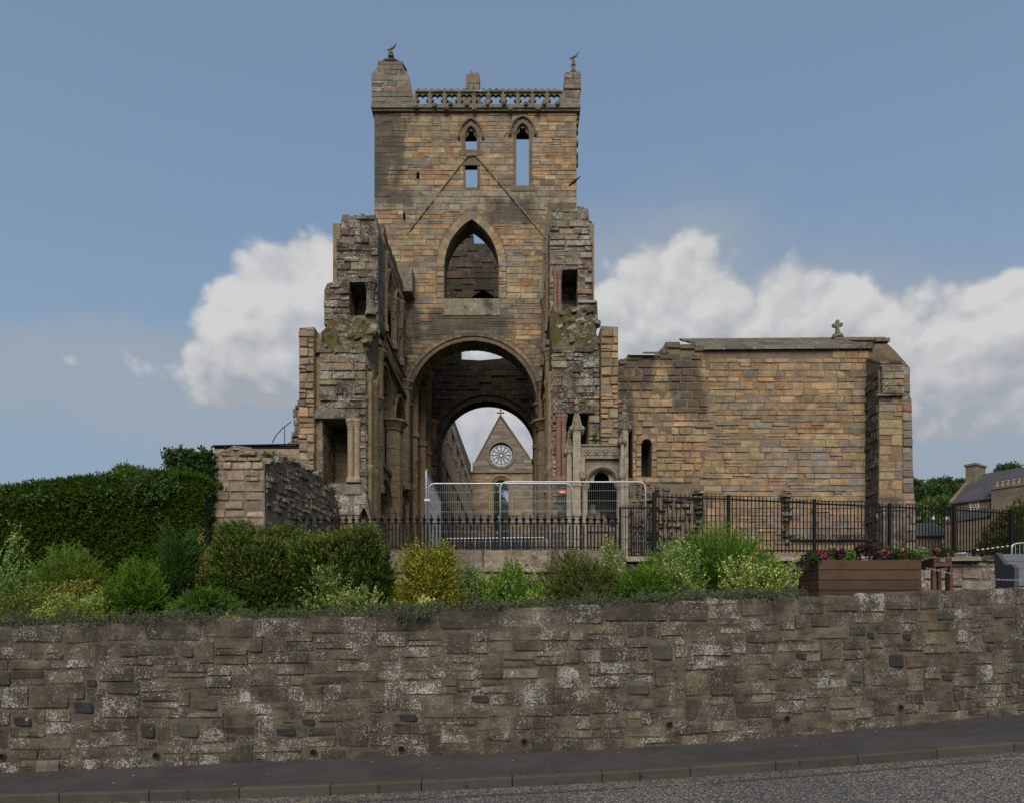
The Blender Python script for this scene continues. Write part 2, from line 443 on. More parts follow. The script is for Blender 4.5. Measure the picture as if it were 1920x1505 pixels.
def place(thing_, F, stones, mats, pal, rnd, style='ashlar', depth=.12, proud=(.0, .03), limit=300, name='stone'):
    """stones as parts (largest first, up to limit), the rest joined as one part of kind stuff"""
    o3 = origin(thing_); stones = sorted(stones, key=lambda s: -(s[1] - s[0]) * (s[3] - s[2]))
    big, small = stones[:limit], stones[limit:]
    U, V, Wd = F.U, F.V, F.W
    base = np.array(UNITS[style]); vs, cs = [], []
    for i, (u0, u1, v0, v1) in enumerate(stones):
        pr = rnd.uniform(*proud); k = rnd.randrange(len(base)); c = pal(rnd, (u0 + u1) / 2, (v0 + v1) / 2)
        p = F.p(u0, v0, -pr) - o3
        if i < limit:
            o = bpy.data.objects.new(name, shared_stone(style, k, mats[0]))
            o.matrix_basis = Matrix(((U.x * (u1 - u0), Wd.x * depth, V.x * (v1 - v0), p.x), (U.y * (u1 - u0), Wd.y * depth, V.y * (v1 - v0), p.y), (U.z * (u1 - u0), Wd.z * depth, V.z * (v1 - v0), p.z), (0, 0, 0, 1)))
            o.color = (*c, 1); link(o, thing_)
        else:
            A = np.array([U * (u1 - u0), Wd * depth, V * (v1 - v0)])
            vs.append(base[k] @ A + np.array(F.p(u0, v0, -pr))); cs.append(np.tile(np.array(c), (28, 1)))
    if vs:
        n = len(vs); fs = (np.arange(n)[:, None, None] * 28 + STONE_F[None]).reshape(-1, 4)
        np_mesh('small_stones' if limit else 'stone_courses', np.concatenate(vs), fs, mats[1], thing_, np.concatenate(cs), 'stuff')

def mason(thing_, F, polys, mats, v0, v1, hr, wr, pal, seed=1, joint=.014, split=.12, minw=.12, **kw):
    rnd = random.Random(seed)
    place(thing_, F, lay(rnd, polys, v0, v1, hr, wr, joint, split, minw), mats, pal, rnd, **kw)

def jitc(rnd, c, a=.25):
    k = 1 + rnd.uniform(-a, a); return tuple(max(.01, x * k * (1 + rnd.uniform(-.05, .05))) for x in c)
def palette(items):
    tot = sum(w for _, w in items)
    def f(rnd, u, v):
        t = rnd.uniform(0, tot)
        for c, w in items:
            t -= w
            if t <= 0: break
        return jitc(rnd, c)
    return f

# arches: inner polyline from right springing over the apex to left springing
def arc_round(cx, zs, r, n=24, drop=0): 
    p = [(cx + r * math.cos(math.pi * i / n), zs + r * math.sin(math.pi * i / n)) for i in range(n + 1)]
    return ([(cx + r, zs - drop)] if drop else []) + p + ([(cx - r, zs - drop)] if drop else [])
def arc_point(cx, zs, a, H, n=10, grow=0.0):
    c = (H * H - a * a) / (2 * a); r = a + c + grow; cxr, cxl = cx - c, cx + c
    top = math.acos(min(1, c / r)); p = [(cxr + r * math.cos(top * i / n), zs + r * math.sin(top * i / n)) for i in range(n + 1)]
    return p + [(cxl - r * math.cos(top * i / n), zs + r * math.sin(top * i / n)) for i in range(n - 1, -1, -1)]
def resample(p, n):
    d = [0]
    for i in range(len(p) - 1): d.append(d[-1] + math.dist(p[i], p[i + 1]))
    out = []; k = 0
    for i in range(n + 1):
        t = d[-1] * i / n
        while k < len(p) - 2 and d[k + 1] < t: k += 1
        f = (t - d[k]) / max(1e-9, d[k + 1] - d[k]); out.append((p[k][0] + (p[k + 1][0] - p[k][0]) * f, p[k][1] + (p[k + 1][1] - p[k][1]) * f))
    return out
def voussoirs(thing_, F, inner, outer, n, w0, w1, mats, pal, seed=1, gap=.03, name='voussoir', single=True):
    """ring of arch stones; each its own part (single) or one joined part"""
    rnd = random.Random(seed); a, b = resample(inner, n), resample(outer, n); mb = MB()
    for i in range(n):
        g = gap / 2; L = lambda p, q, t: (p[0] + (q[0] - p[0]) * t, p[1] + (q[1] - p[1]) * t)
        q = [L(b[i], b[i + 1], g), L(b[i], b[i + 1], 1 - g), L(a[i], a[i + 1], 1 - g), L(a[i], a[i + 1], g)]
        pr = rnd.uniform(0, .015)
        m = MB() if single else mb
        m.hexa([F.p(u, v, w0 - pr) for u, v in q], [F.p(u, v, w1) for u, v in q])
        if single:
            o = m.build(name, mats[0], thing_); o.color = (*pal(rnd, *q[0]), 1)
    if not single: return mb

def curve_strip(mb, F, inner, outer, w0, w1):
    n = max(len(inner), len(outer)) + 8; a, b = resample(inner, n), resample(outer, n)
    for i in range(n):
        q = [b[i], b[i + 1], a[i + 1], a[i]]
        mb.hexa([F.p(u, v, w0) for u, v in q], [F.p(u, v, w1) for u, v in q])
    return mb

# leaves: diamond quads
def unit3(a): return a / np.maximum(1e-9, np.linalg.norm(a, axis=1, keepdims=True))
def leaves(name, P, Dr, L, Wd, col, mat, parent=None, kind=None, rs=None, droop=0.0):
    rs = rs or np.random.RandomState(1); n = len(P); Dr = unit3(Dr); side = unit3(np.cross(Dr, rs.normal(size=(n, 3))))
    L = np.broadcast_to(np.asarray(L, float).reshape(-1, 1), (n, 1)); Wd = np.broadcast_to(np.asarray(Wd, float).reshape(-1, 1), (n, 1))
    tip = P + Dr * L; tip[:, 2:3] -= droop * L
    mid = P + Dr * L * .45
    v = np.stack([P, mid + side * Wd * .5, tip, mid - side * Wd * .5], 1).reshape(-1, 3)
    return np_mesh(name, v, np.arange(4 * n).reshape(-1, 4), mat, parent, np.repeat(col, 4, 0), kind)
def colors(rs, n, cs, w=None, var=.25):
    cs = np.array(cs); k = rs.choice(len(cs), n, p=(np.array(w) / sum(w)) if w else None)
    return cs[k] * (1 + rs.uniform(-var, var, (n, 1)))
def lumpy(rs, d, k=7, amp=.16):
    q = np.zeros(len(d))
    for _ in range(k):
        ax = unit3(rs.normal(size=(1, 3)))[0]; q += np.cos((d @ ax) * rs.uniform(3, 8) + rs.uniform(0, 6)) 
    return 1 + amp * q / math.sqrt(k)
# ------------------------------------------------------------------ street, pavement, front wall
def interp(xs, ys):
    def f(x):
        if x <= xs[0]: return ys[0] + (x - xs[0]) * (ys[1] - ys[0]) / (xs[1] - xs[0])
        if x >= xs[-1]: return ys[-1] + (x - xs[-1]) * (ys[-1] - ys[-2]) / (xs[-1] - xs[-2])
        i = max(k for k in range(len(xs)) if xs[k] <= x); i = min(i, len(xs) - 2)
        t = (x - xs[i]) / (xs[i + 1] - xs[i])
        def slope(k):
            if k <= 0: return (ys[1] - ys[0]) / (xs[1] - xs[0])
            if k >= len(xs) - 1: return (ys[-1] - ys[-2]) / (xs[-1] - xs[-2])
            return (ys[k + 1] - ys[k - 1]) / (xs[k + 1] - xs[k - 1])
        h = xs[i + 1] - xs[i]; m0, m1 = slope(i) * h, slope(i + 1) * h
        return (2 * t**3 - 3 * t * t + 1) * ys[i] + (t**3 - 2 * t * t + t) * m0 + (-2 * t**3 + 3 * t * t) * ys[i + 1] + (t**3 - t * t) * m1
    return f
wallY = interp([-6.06, -2.11, 1.99, 6.87], [8.0, 8.2, 8.2, 9.25])
baseZ = interp([-6.06, -2.11, 1.99, 6.87], [-.015, .116, .283, .525])
kerbY = interp([-5.23, -1.77, 1.70, 5.53], [6.9, 6.86, 7.0, 7.45])
WALL_H = 1.72

def road_mat():
    m, nt, b = base_mat('asphalt_chippings')
    P = nt.new('ShaderNodeNewGeometry').outputs['Position']
    Pn = nt.vmul(P, (.55, 1, 1))
    chip = nt.new('ShaderNodeTexVoronoi'); chip.inputs['Scale'].default_value = 78; chip.inputs['Randomness'].default_value = 1; nt.link(Pn, chip.inputs['Vector'])
    sp = nt.new('ShaderNodeSeparateColor'); nt.link(chip.outputs['Color'], sp.inputs[0])
    big = nt.noise(P, .9, 4, .6)
    t = nt.math('ADD', sp.outputs[0], nt.math('MULTIPLY', nt.math('SUBTRACT', big, .5), .5))
    c = nt.mix(nt.step(t, .42, .80), (.078, .073, .068), (.33, .29, .225))
    c = nt.mix(nt.step(sp.outputs[1], .86, .90), c, (.36, .32, .24))
    c = nt.mix(nt.step(chip.outputs['Distance'], .35, .62), c, (.055, .052, .050))
    c = nt.mix(nt.math('MULTIPLY', nt.step(nt.noise(P, .6, 3, .6), .42, .6), .30), c, (.055, .052, .050))
    nt.link(c, b.inputs['Base Color']); b.inputs['Roughness'].default_value = .85
    bump(nt, b, nt.math('ADD', nt.math('MULTIPLY', chip.outputs['Distance'], -1), sp.outputs[2]), .5, .006)
    return m
M_ROAD = road_mat()
def worn_paint():
    m, nt, b = base_mat('worn_yellow_paint')
    P = nt.new('ShaderNodeNewGeometry').outputs['Position']
    n = nt.noise(P, 30, 5, .75); n2 = nt.noise(P, 1.3, 3, .6)
    k = nt.step(nt.math('ADD', n, nt.math('MULTIPLY', nt.math('SUBTRACT', n2, .5), .7)), .56, .64)
    nt.link(nt.mix(k, (.060, .056, .052), (.36, .25, .09)), b.inputs['Base Color']); b.inputs['Roughness'].default_value = .8
    return m
def pave_mat():
    m, nt, b = base_mat('pavement_tarmac')
    P = nt.new('ShaderNodeNewGeometry').outputs['Position']
    n = nt.noise(P, 90, 4, .7); n2 = nt.noise(P, 1.6, 6, .65)
    v = nt.math('ADD', nt.math('MULTIPLY', n, .05), nt.math('MULTIPLY', n2, .056))
    vc = nt.new('ShaderNodeCombineColor'); nt.link(nt.math('MULTIPLY', v, 1.04), vc.inputs[0]); nt.link(nt.math('MULTIPLY', v, .95), vc.inputs[1]); nt.link(nt.math('MULTIPLY', v, .90), vc.inputs[2])
    c = nt.mix(nt.step(nt.noise(P, 150, 2, .6), .70, .78), vc.outputs[0], (.15, .14, .125))
    pt = nt.noise(P, .55, 6, .7); c = nt.mix(nt.math('MULTIPLY', nt.step(pt, .48, .56), .35), c, (.030, .028, .027)); c = nt.mix(nt.math('MULTIPLY', nt.step(nt.noise(P, 2.3, 6, .75), .60, .70), .4), c, (.085, .076, .064))
    nt.link(c, b.inputs['Base Color']); b.inputs['Roughness'].default_value = .9
    bump(nt, b, n, .5, .004)
    return m
M_SOIL = plain_mat('soil', (.045, .034, .024), .95, var=.5, scale=14, bumpd=.03)
M_GRASSY = plain_mat('rough_ground', (.055, .065, .028), .95, var=.4, scale=9, bumpd=.03)
M_PIPE = plain_mat('terracotta_pipe', (.075, .045, .032), .85)
M_BLACK = plain_mat('black_railing_paint', (.008, .008, .009), .6, var=.15, spec=.15)
M_GALV = plain_mat('galvanised_steel', (.42, .44, .46), .42, metal=.75, var=.18, scale=30)

xs = [x * .5 for x in range(-60, 61)]
def ribbon(name, fa, fb, za, zb, mat, xs=xs):
    mb = MB(); vs, fs = [], []
    for x in xs: vs += [(x, fa(x), za(x)), (x, fb(x), zb(x))]
    n = len(xs)
    for i in range(n - 1): fs.append((2 * i, 2 * i + 2, 2 * i + 3, 2 * i + 1))
    return mb.add(vs, fs).build(name, mat, kind='structure', smooth=True)
KZ = lambda x: baseZ(x) - .02
ROADZ = lambda x: baseZ(x) - .125
tag(ribbon('road', lambda x: -9.0, lambda x: kerbY(x) - .001, lambda x: ROADZ(x) - .10, lambda x: ROADZ(x), M_ROAD), 'grey tarmac road with pale stone chippings along the bottom of the picture', 'road')
tag(ribbon('pavement', lambda x: kerbY(x) + .125, lambda x: wallY(x) + .1, KZ, baseZ, pave_mat()), 'narrow dark tarmac pavement between the kerb and the rubble wall', 'pavement')
for nm, off, wd in (('yellow_line', .26, .06),):
    o = ribbon(nm, lambda x: kerbY(x) - off - wd, lambda x: kerbY(x) - off, lambda x: ROADZ(x) + .002, lambda x: ROADZ(x) + .004, worn_paint(), [x * .5 for x in range(-16, 17)])
    tag(o, 'worn yellow line painted on the road beside the kerb', 'road marking')
# far ground
gm = MB(); gm.add([(-400, -300, -1.2), (400, -300, -1.2), (400, 8.6, -1.2), (-400, 8.6, -1.2)], [(0, 1, 2, 3)]); gm.build('ground', M_GRASSY, kind='structure')
M_KERB = stone_pair('kerb_concrete', lichen=.05, stain=.12, moss=.12, mot=.25, bumpd=.008)
kerb = thing('kerb', 'dark concrete kerb of long blocks along the pavement edge', 'kerb'); kerb['kind'] = 'structure'
def along(f, x0, step):
    """walk along y = f(x) from x0, yielding end points spaced by step"""
    x = x0
    while True:
        n = x + step
        for _ in range(6):
            d = math.hypot(n - x, f(n) - f(x)); n += (step - d) * .9
        yield x, n; x = n
rnd = random.Random(4)
for x0, x1 in along(kerbY, -9.2, .915):
    if x1 > 14: break
    p, q = Vector((x0, kerbY(x0), KZ(x0))), Vector((x1, kerbY(x1), KZ(x1)))
    t = (q - p).normalized(); n = Vector((t.y, -t.x, 0)).normalized(); g = .005; p2, q2 = p + t * g, q - t * g
    m = MB(); c = .018; dn = Vector((0, 0, -.35)); bk = -n * .125; up = Vector((0, 0, 1)); jig = Vector((0, 0, rnd.uniform(-.003, .003)))
    prof = lambda a: [a + dn, a - up * c, a + bk * (c / .125), a + bk, a + bk + dn]
    A, B = [v + jig for v in prof(p2)], [v + jig for v in prof(q2)]
    m.add(A + B, [(0, 5, 6, 1), (1, 6, 7, 2), (2, 7, 8, 3), (3, 8, 9, 4), (4, 3, 2, 1, 0), (5, 6, 7, 8, 9)])
    o = m.build('kerb_stone', M_KERB[0], kerb); o.color = (*jitc(rnd, (.056, .051, .042), .12), 1)
# weeds and leaves in the kerb joints and along the wall foot come with the plants

# front wall --------------------------------------------------------
def wall_drips(nt, P, c):      # lime streaks and a damp, earthy foot
    n = nt.noise(nt.vmul(P, (5, 5, .8)), 1.0, 6, .7); g = nt.noise(P, .45, 3, .5)
    k = nt.step(nt.math('ADD', n, nt.math('MULTIPLY', nt.math('SUBTRACT', g, .5), .9)), .76, .86)
    c = nt.mix(nt.math('MULTIPLY', k, .45), c, (.42, .39, .34))
    return c
RW = dict(lichen=.59, clusterw=.62, lich_k=.68, stain=.57, stain_col=(.040, .034, .027), moss=.12, mot=.95, lichen_scale=52.0, bumpd=.026, speck=1.5, cluster=3.6, stain_scale=.8, patch=wall_drips)
M_RUB = stone_pair('rubble_stone', **RW)
M_RUBM = stone_mat('rubble_mortar', 'const', color=(.086, .070, .050), **{**RW, 'lichen': .5, 'stain': .34})
fw = thing('retaining_wall', 'long brown rubble stone wall with white lichen along the pavement', 'wall', (0, wallY(0), baseZ(0)))
core = MB(); cx = [-30 + .4 * i for i in range(151)]; vs, fs = [], []
for x in cx:
    y, z = wallY(x), baseZ(x)
    vs += [(x, y + .003, z - .5), (x, y + .003, z + WALL_H - .04), (x, y + .42, z + WALL_H - .04), (x, y + .42, z - .5)]
for i in range(len(cx) - 1):
    for a in range(3): fs.append((4 * i + a, 4 * i + a + 1, 4 * i + a + 5, 4 * i + a + 4))
core.add(vs, fs).build('mortar', M_RUBM, fw, smooth=False)

rub_pal = palette([((.086, .069, .047), 5), ((.074, .060, .042), 4), ((.100, .081, .055), 3), ((.060, .049, .036), 3), ((.125, .104, .075), 1.2), ((.082, .058, .042), .8), ((.098, .079, .049), 1)])
cop_pal = palette([((.082, .069, .049), 3), ((.070, .059, .043), 2), ((.098, .083, .06), 2)])
def place_wall(stones, pal, style, depth=.10, proud=(.0, .013), name='stone', mats=M_RUB, limit=300):
    rnd = random.Random(12); o3 = fw.location; vs, cs = [], []
    for s, (x0, x1, v0, v1) in enumerate(stones):
        y0, y1 = wallY(x0), wallY(x1); z0 = baseZ(x0) + v0
        U = Vector((x1 - x0, y1 - y0, baseZ(x1) - baseZ(x0))); n = Vector((U.y, -U.x, 0)).normalized(); V = Vector((0, 0, v1 - v0))
        p = Vector((x0, y0, z0)) + n * rnd.uniform(*proud) - o3; Wd = -n * depth
        k = rnd.randrange(len(UNITS[style]))
        if s >= limit:
            A = np.array([Vector((U.x, U.y, 0)), Wd, V]); vs.append(UNITS[style][k] @ A + np.array(p + o3 + Vector((0, 0, U.z / 2)))); cs.append(np.tile(np.array(pal(rnd, x0, v0)), (28, 1))); continue
        ob = bpy.data.objects.new(name, shared_stone(style, k, mats[0]))
        Uf = Vector((U.x, U.y, 0)); zc = (U.z) / 2
        ob.matrix_basis = Matrix(((Uf.x, Wd.x, V.x, p.x), (Uf.y, Wd.y, V.y, p.y), (0, 0, V.z, p.z + zc), (0, 0, 0, 1)))
        ob.color = (*pal(rnd, x0, v0), 1); link(ob, fw)
    if vs: np_mesh('small_stones', np.concatenate(vs), (np.arange(len(vs))[:, None, None] * 28 + STONE_F[None]).reshape(-1, 4), mats[1], fw, np.concatenate(cs), 'stuff')
# dark weep holes and whin boulders sit in the courses: (pixel x, pixel y)
holes_px = [(5, 1418), (293, 1416), (588, 1410), (753, 1404), (983, 1390), (1255, 1358), (1475, 1347), (1688, 1326)]
boul_px = [(157, 1326, 34, 22, 0), (42, 1352, 32, 18, 0), (277, 1369, 26, 30, 1), (172, 1280, 18, 14, 1), (385, 1320, 42, 22, 2), (536, 1372, 36, 14, 0), (578, 1353, 24, 12, 0), (1196, 1292, 44, 20, 2), (900, 1310, 32, 14, 1), (765, 1345, 34, 14, 0),
           (1680, 1238, 34, 28, 0), (1700, 1193, 20, 13, 0), (1632, 1190, 16, 13, 0), (1605, 1270, 24, 18, 2), (1852, 1196, 28, 18, 2), (1502, 1229, 20, 12, 1), (350, 1222, 24, 20, 2), (1240, 1222, 40, 32, 2), (352, 1368, 40, 30, 2), (1775, 1270, 24, 10, 1)]
def wall_uv(px, py):
    x = X(px, 8.3)
    for _ in range(5): x = X(px, wallY(x))
    return x, Z(py, wallY(x)) - baseZ(x)
rnd = random.Random(8); avoid = []
for px, py, w, h, k in boul_px:
    u, v = wall_uv(px, py); s = 8.4 / FPX; avoid.append((u, v, w * s * .60 + .008, h * s * .60 + .008))
for px, py in holes_px:
    u, v = wall_uv(px, py); avoid.append((u, v, .07, .07))
cop, v = [], WALL_H - .24
for x0, x1 in ((None, None),):
    x = -9.5
    while x < 9.5:
        w = rnd.uniform(.42, .80) if x < 2.0 else rnd.uniform(.30, .52)
        cop.append((x + .006, x + w - .006, v + .006 + rnd.uniform(-.02, .02), WALL_H + rnd.uniform(-.012, .012))); x += w
rows, vv = [], -.06
for h in (.19, .14, .18, .13, .16, .19, .14, .17, .13, .18):
    rows.append((vv, vv + h)); vv += h
k = (WALL_H - .24 + .06) / (vv + .06); rows = [(-.06 + (a + .06) * k, -.06 + (b + .06) * k) for a, b in rows]
body = []
def trim(c):
    for u, q, hw, hh in avoid:       # keep clear of boulders and pipes
        if c[0] < u + hw and c[1] > u - hw and c[2] < q + hh and c[3] > q - hh:
            opts = [(c[0], u - hw, c[2], c[3]), (u + hw, c[1], c[2], c[3]), (c[0], c[1], q + hh, c[3]), (c[0], c[1], c[2], q - hh)]
            opts = [o for o in opts if o[1] - o[0] > .07 and o[3] - o[2] > .05]
            if not opts: return None
            c = max(opts, key=lambda o: (o[1] - o[0]) * (o[3] - o[2]))
    return c
taken = [[] for _ in range(len(rows) + 1)]
for ri, (r0, r1) in enumerate(rows):
    x = -8.6 - rnd.uniform(0, .4)
    while x < 9.2:
        blk = [t for t in taken[ri] if t[0] - .16 < x < t[1]]
        if blk: x = max(t[1] for t in blk); continue
        h = r1 - r0; w = rnd.choice([rnd.uniform(.13, .24), rnd.uniform(.20, .36), rnd.uniform(.28, .40), rnd.uniform(.34, .54)])
        nxt = [t[0] for t in taken[ri] if t[0] > x]
        if nxt and x + w > min(nxt) - .15: w = min(nxt) - x
        wave = lambda u, k: .016 * math.sin(u * 1.1 + k * 1.7) + .010 * math.sin(u * 2.9 + k)
        a, b = x + .004, x + w - .004; lo, hi = r0 + wave(x, ri) + .004, r1 + wave(x, ri + 1) - .004
        if ri < len(rows) - 1 and rnd.random() < .17 and w < .5: hi = rows[ri + 1][1] + wave(x, ri + 2) - .004; taken[ri + 1].append((x, x + w)); cells = [(a, b, lo, hi)]
        elif rnd.random() < .22 and h > .16: k = rnd.uniform(.35, .6); cells = [(a, b, lo, lo + (hi - lo) * k - .004), (a, b, lo + (hi - lo) * k + .004, hi)]
        else: cells = [(a, b, lo, hi)]
        for c in cells:
            c = trim(c)
            if c: body.append(c)
        x += w
place_wall(cop, cop_pal, 'rubble', depth=.09, proud=(.002, .012), name='coping_stone')
place_wall(sorted(body, key=lambda c: (abs(c[0] - .5) > 7.6, -(c[1] - c[0]) * (c[3] - c[2]))), rub_pal, 'rubble')
whin = palette([((.036, .035, .036), 1)]); whin_m = stone_pair('whinstone', lichen=.15, stain=.1, moss=0, mot=.3)
bs = []
for px, py, w, h, k in boul_px:
    u, v = wall_uv(px, py); s = 8.4 / FPX
    place_wall([(u - w * s * .58, u + w * s * .58, v - h * s * .58, v + h * s * .58)], whin if k == 0 else (palette([((.045, .040, .035), 1)]) if k == 1 else palette([((.088, .075, .058), 1)])), 'round', proud=(.02, .03), name='boulder', mats=whin_m)
for px, py in holes_px:
    u, v = wall_uv(px, py); y = wallY(u); z = baseZ(u) + v; m = MB(); ring = []
    for k in range(14):
        a = 2 * math.pi * k / 14; ring.append((math.cos(a), math.sin(a)))
    A = [(u + .045 * c, y - .015, z + .045 * s) for c, s in ring]; B = [(u + .036 * c, y - .014, z + .036 * s) for c, s in ring]; C = [(u + .036 * c, y - .003, z + .036 * s) for c, s in ring]; E = [(u + .045 * c, y + .012, z + .045 * s) for c, s in ring]
    m.cur = 0
    for i in range(14):
        j = (i + 1) % 14; m.face([A[i], A[j], B[j], B[i]]); m.face([B[i], B[j], C[j], C[i]]); m.face([E[i], E[j], A[j], A[i]])
    m.cur = 1; m.face(C)  # flat black disc painted in for the shade inside the pipe
    m.build('weep_pipe', [M_PIPE, M_BLACK], fw)

# bank, second wall -------------------------------------------------
WT = lambda x: baseZ(x) + WALL_H
W2D = 12.5
TZ = 2.9
bank = MB(); vs, fs = [], []; rs = np.random.RandomState(2); bx = [-40 + i for i in range(81)]; bt = [0, .15, .35, .6, .85, 1.0]
for x in bx:
    y0, y1 = wallY(x) + .34, W2D + .5
    for t in bt: vs.append((x, y0 + (y1 - y0) * t, WT(x) - .07 + (2.40 - WT(x)) * t + rs.uniform(-.03, .03)))
for i in range(len(bx) - 1):
    for j in range(len(bt) - 1): a = i * 6 + j; fs.append((a, a + 6, a + 7, a + 1))
bank.add([(-40, W2D + .4, 2.33), (X(540, W2D) + .3, W2D + .4, 2.33), (X(540, W2D) + .3, 15.85, 2.5), (-40, 15.85, 2.5), (X(540, W2D) + .3, 15.85, TZ - .01), (-40, 15.85, TZ - .01)], [(0, 1, 2, 3), (3, 2, 4, 5)]); bank.add(vs, fs).build('garden_bank', M_SOIL, kind='structure', smooth=True)
g = MB(); xk = X(540, W2D); g.add([(xk, W2D + .3, TZ), (600, W2D + .3, TZ), (600, 900, TZ), (-600, 900, TZ), (-600, 15.8, TZ), (xk, 15.8, TZ)], [(0, 1, 2, 3, 4, 5)]); g.build('abbey_ground', M_GRASSY, kind='structure')

PINK = dict(lichen=.46, stain=.30, moss=.5, mot=.7, lichen_scale=20, bumpd=.02, stain_scale=.6)
M_PINK = stone_pair('pink_ashlar', **PINK)
w2 = thing('terrace_wall', 'low ashlar wall of large pinkish blocks under the spiked railings', 'wall', (X(950, W2D), W2D, 2.2))
zt = Z(1030, W2D); xa, xb = X(540, W2D), X(1170, W2D)
m = MB(); m.box(xa, xb, W2D + .02, W2D + .45, 1.9, zt - .03); m.build('core', stone_mat('pink_mortar', 'const', color=(.17, .135, .11), **PINK), w2)
rnd = random.Random(3); st = []; x = xa
while x < xb - .2:
    w = min(rnd.uniform(1.0, 1.5), xb - x); w = xb - x if xb - x - w < .4 else w; st.append((x + .006, x + w - .006, zt - .42, zt)); x += w
F = front(W2D)
place(w2, F, st, M_PINK, palette([((.155, .128, .100), 1), ((.135, .112, .088), 1), ((.175, .142, .11), 1)]), random.Random(5), style='coping', depth=.44, proud=(.05, .06), name='coping_block')
body = lay(random.Random(6), [[(xa, 1.9), (xb - .03, 1.9), (xb - .03, zt - .44), (xa, zt - .44)]], zt - .44 - .62, zt - .44, (.29, .33), (.45, 1.0), .014, split=0)
place(w2, F, body, M_PINK, palette([((.225, .165, .125), 2), ((.18, .14, .11), 1), ((.25, .185, .135), 1)]), random.Random(7), depth=.15, proud=(.0, .012), name='block')

w3 = thing('garden_wall', 'low rubble wall with flat weathered coping behind the flower planters and bench', 'wall', (X(1500, 12.7), 12.7, 2.0))
W3D = 12.75; z3 = Z(1043, W3D); xa3, xb3 = xb + .012, X(2400, W3D)
RB3 = dict(lichen=.48, stain=.30, moss=.4, mot=.7, lichen_scale=16, bumpd=.03)
M_RB3 = stone_pair('garden_rubble', **RB3)
m = MB(); m.box(xa3, xb3, W3D + .02, W3D + .4, 1.9, z3 - .06); m.build('mortar', stone_mat('garden_mortar', 'const', color=(.165, .132, .10), **RB3), w3)
pal3 = palette([((.175, .140, .105), 3), ((.14, .112, .088), 2), ((.18, .135, .105), 2), ((.22, .19, .155), 1)])
place(w3, front(W3D), lay(random.Random(9), [[(xa3, 1.95), (xb3, 1.95), (xb3, z3 - .1), (xa3, z3 - .1)]], 1.95, z3 - .1, (.14, .24), (.2, .42), .03), M_RB3, pal3, random.Random(2), style='rubble', depth=.14, proud=(0, .02))
st = []; x = xa3
while x < xb3 - .1:
    w = min(rnd.uniform(.5, 1.1), xb3 - x); st.append((x + .006, x + w - .006, z3 - .095 + rnd.uniform(-.01, .01), z3 + rnd.uniform(-.012, .02))); x += w
place(w3, front(W3D), st, M_RB3, palette([((.22, .19, .15), 1), ((.19, .165, .13), 1)]), rnd, style='rubble', depth=.5, proud=(.06, .1), name='coping_stone')
# ------------------------------------------------------------------ the abbey: crossing tower
OCH, TAN, ORG, CRM, GRY, DGR, RED, BRN = (.318, .212, .110), (.308, .224, .132), (.325, .188, .092), (.37, .285, .172), (.222, .186, .140), (.175, .147, .110), (.215, .135, .09), (.27, .188, .112)
tower_pal = palette([(OCH, 3), (TAN, 4), (ORG, 1.5), (CRM, 1.2), (GRY, 2.4), (DGR, .7), (RED, .35), (BRN, 1.5)])
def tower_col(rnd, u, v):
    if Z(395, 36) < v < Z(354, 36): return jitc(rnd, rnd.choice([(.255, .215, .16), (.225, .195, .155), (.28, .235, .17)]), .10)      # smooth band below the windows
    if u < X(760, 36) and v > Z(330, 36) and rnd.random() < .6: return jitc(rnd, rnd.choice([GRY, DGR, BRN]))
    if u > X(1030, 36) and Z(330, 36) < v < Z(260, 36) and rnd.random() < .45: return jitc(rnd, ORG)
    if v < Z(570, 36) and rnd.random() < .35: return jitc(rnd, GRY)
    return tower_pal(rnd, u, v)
DT = 36.0
M_TOW = stone_pair('tower_sandstone', lichen=.06, stain=.28, moss=.0, mot=.72, grain=.5, grime=.5, bumpd=.06, runs=[(X(728, DT), Z(250, DT), 1.0, 4.2), (X(860, DT), Z(610, DT), 2.6, .9), (X(960, DT), Z(395, DT), 1.4, .8), (X(745, DT), Z(370, DT), .9, .6)])
M_TOWC = stone_mat('tower_core', 'const', color=(.135, .10, .065), lichen=.1, stain=.34, moss=.0, mot=.6, grain=.5, grime=.5)
DARKS = dict(lichen=.25, stain=.62, moss=.45, mot=.5)  # mossy stone with interior and recess shade put into its dark colour
M_DRK = stone_pair('shade_dark_stone', **DARKS)
M_DRKC = stone_mat('shade_dark_core', 'const', color=(.10, .082, .060), **DARKS)
M_PAR = stone_pair('parapet_stone', lichen=.40, stain=.40, moss=.5, mot=.6, lichen_scale=8, grime=.5)
M_PARC = stone_mat('parapet_plain', 'const', color=(.155, .138, .098), lichen=.36, stain=.36, moss=.5, lichen_scale=9, mot=.6, grime=.4)

tower = thing('crossing_tower', 'tall square stone abbey tower with openwork parapet and great round arch', 'tower', (X(890, DT), DT, TZ))
F = front(DT); q = lambda px, py, D=DT: (X(px, D), Z(py, D))
x0, x1 = X(702, DT), X(1081, DT); ztop = Z(212, DT)
acx, azs, aR = X(887, DT), Z(758, DT), 120 / FPX * DT
arch_in = arc_round(acx, azs, aR, 28, drop=azs - TZ + .5)
hood = 134 / FPX * DT
arch_out = arc_round(acx, azs, hood, 28, drop=azs - TZ + .5)
pcx = X(884, DT); pzs = Z(500, DT); pa = 51 / FPX * DT; pH = 88 / FPX * DT
def pointed_window(cx, zs, a, H, sill, grow=0.0): return [(cx + a + grow, sill)] + arc_point(cx, zs, a, H, 10, grow) + [(cx - a - grow, sill)]
pw_in = pointed_window(pcx, pzs, pa, pH, Z(560, DT)); pw_out = pointed_window(pcx, pzs, pa, pH, Z(560, DT), .42)
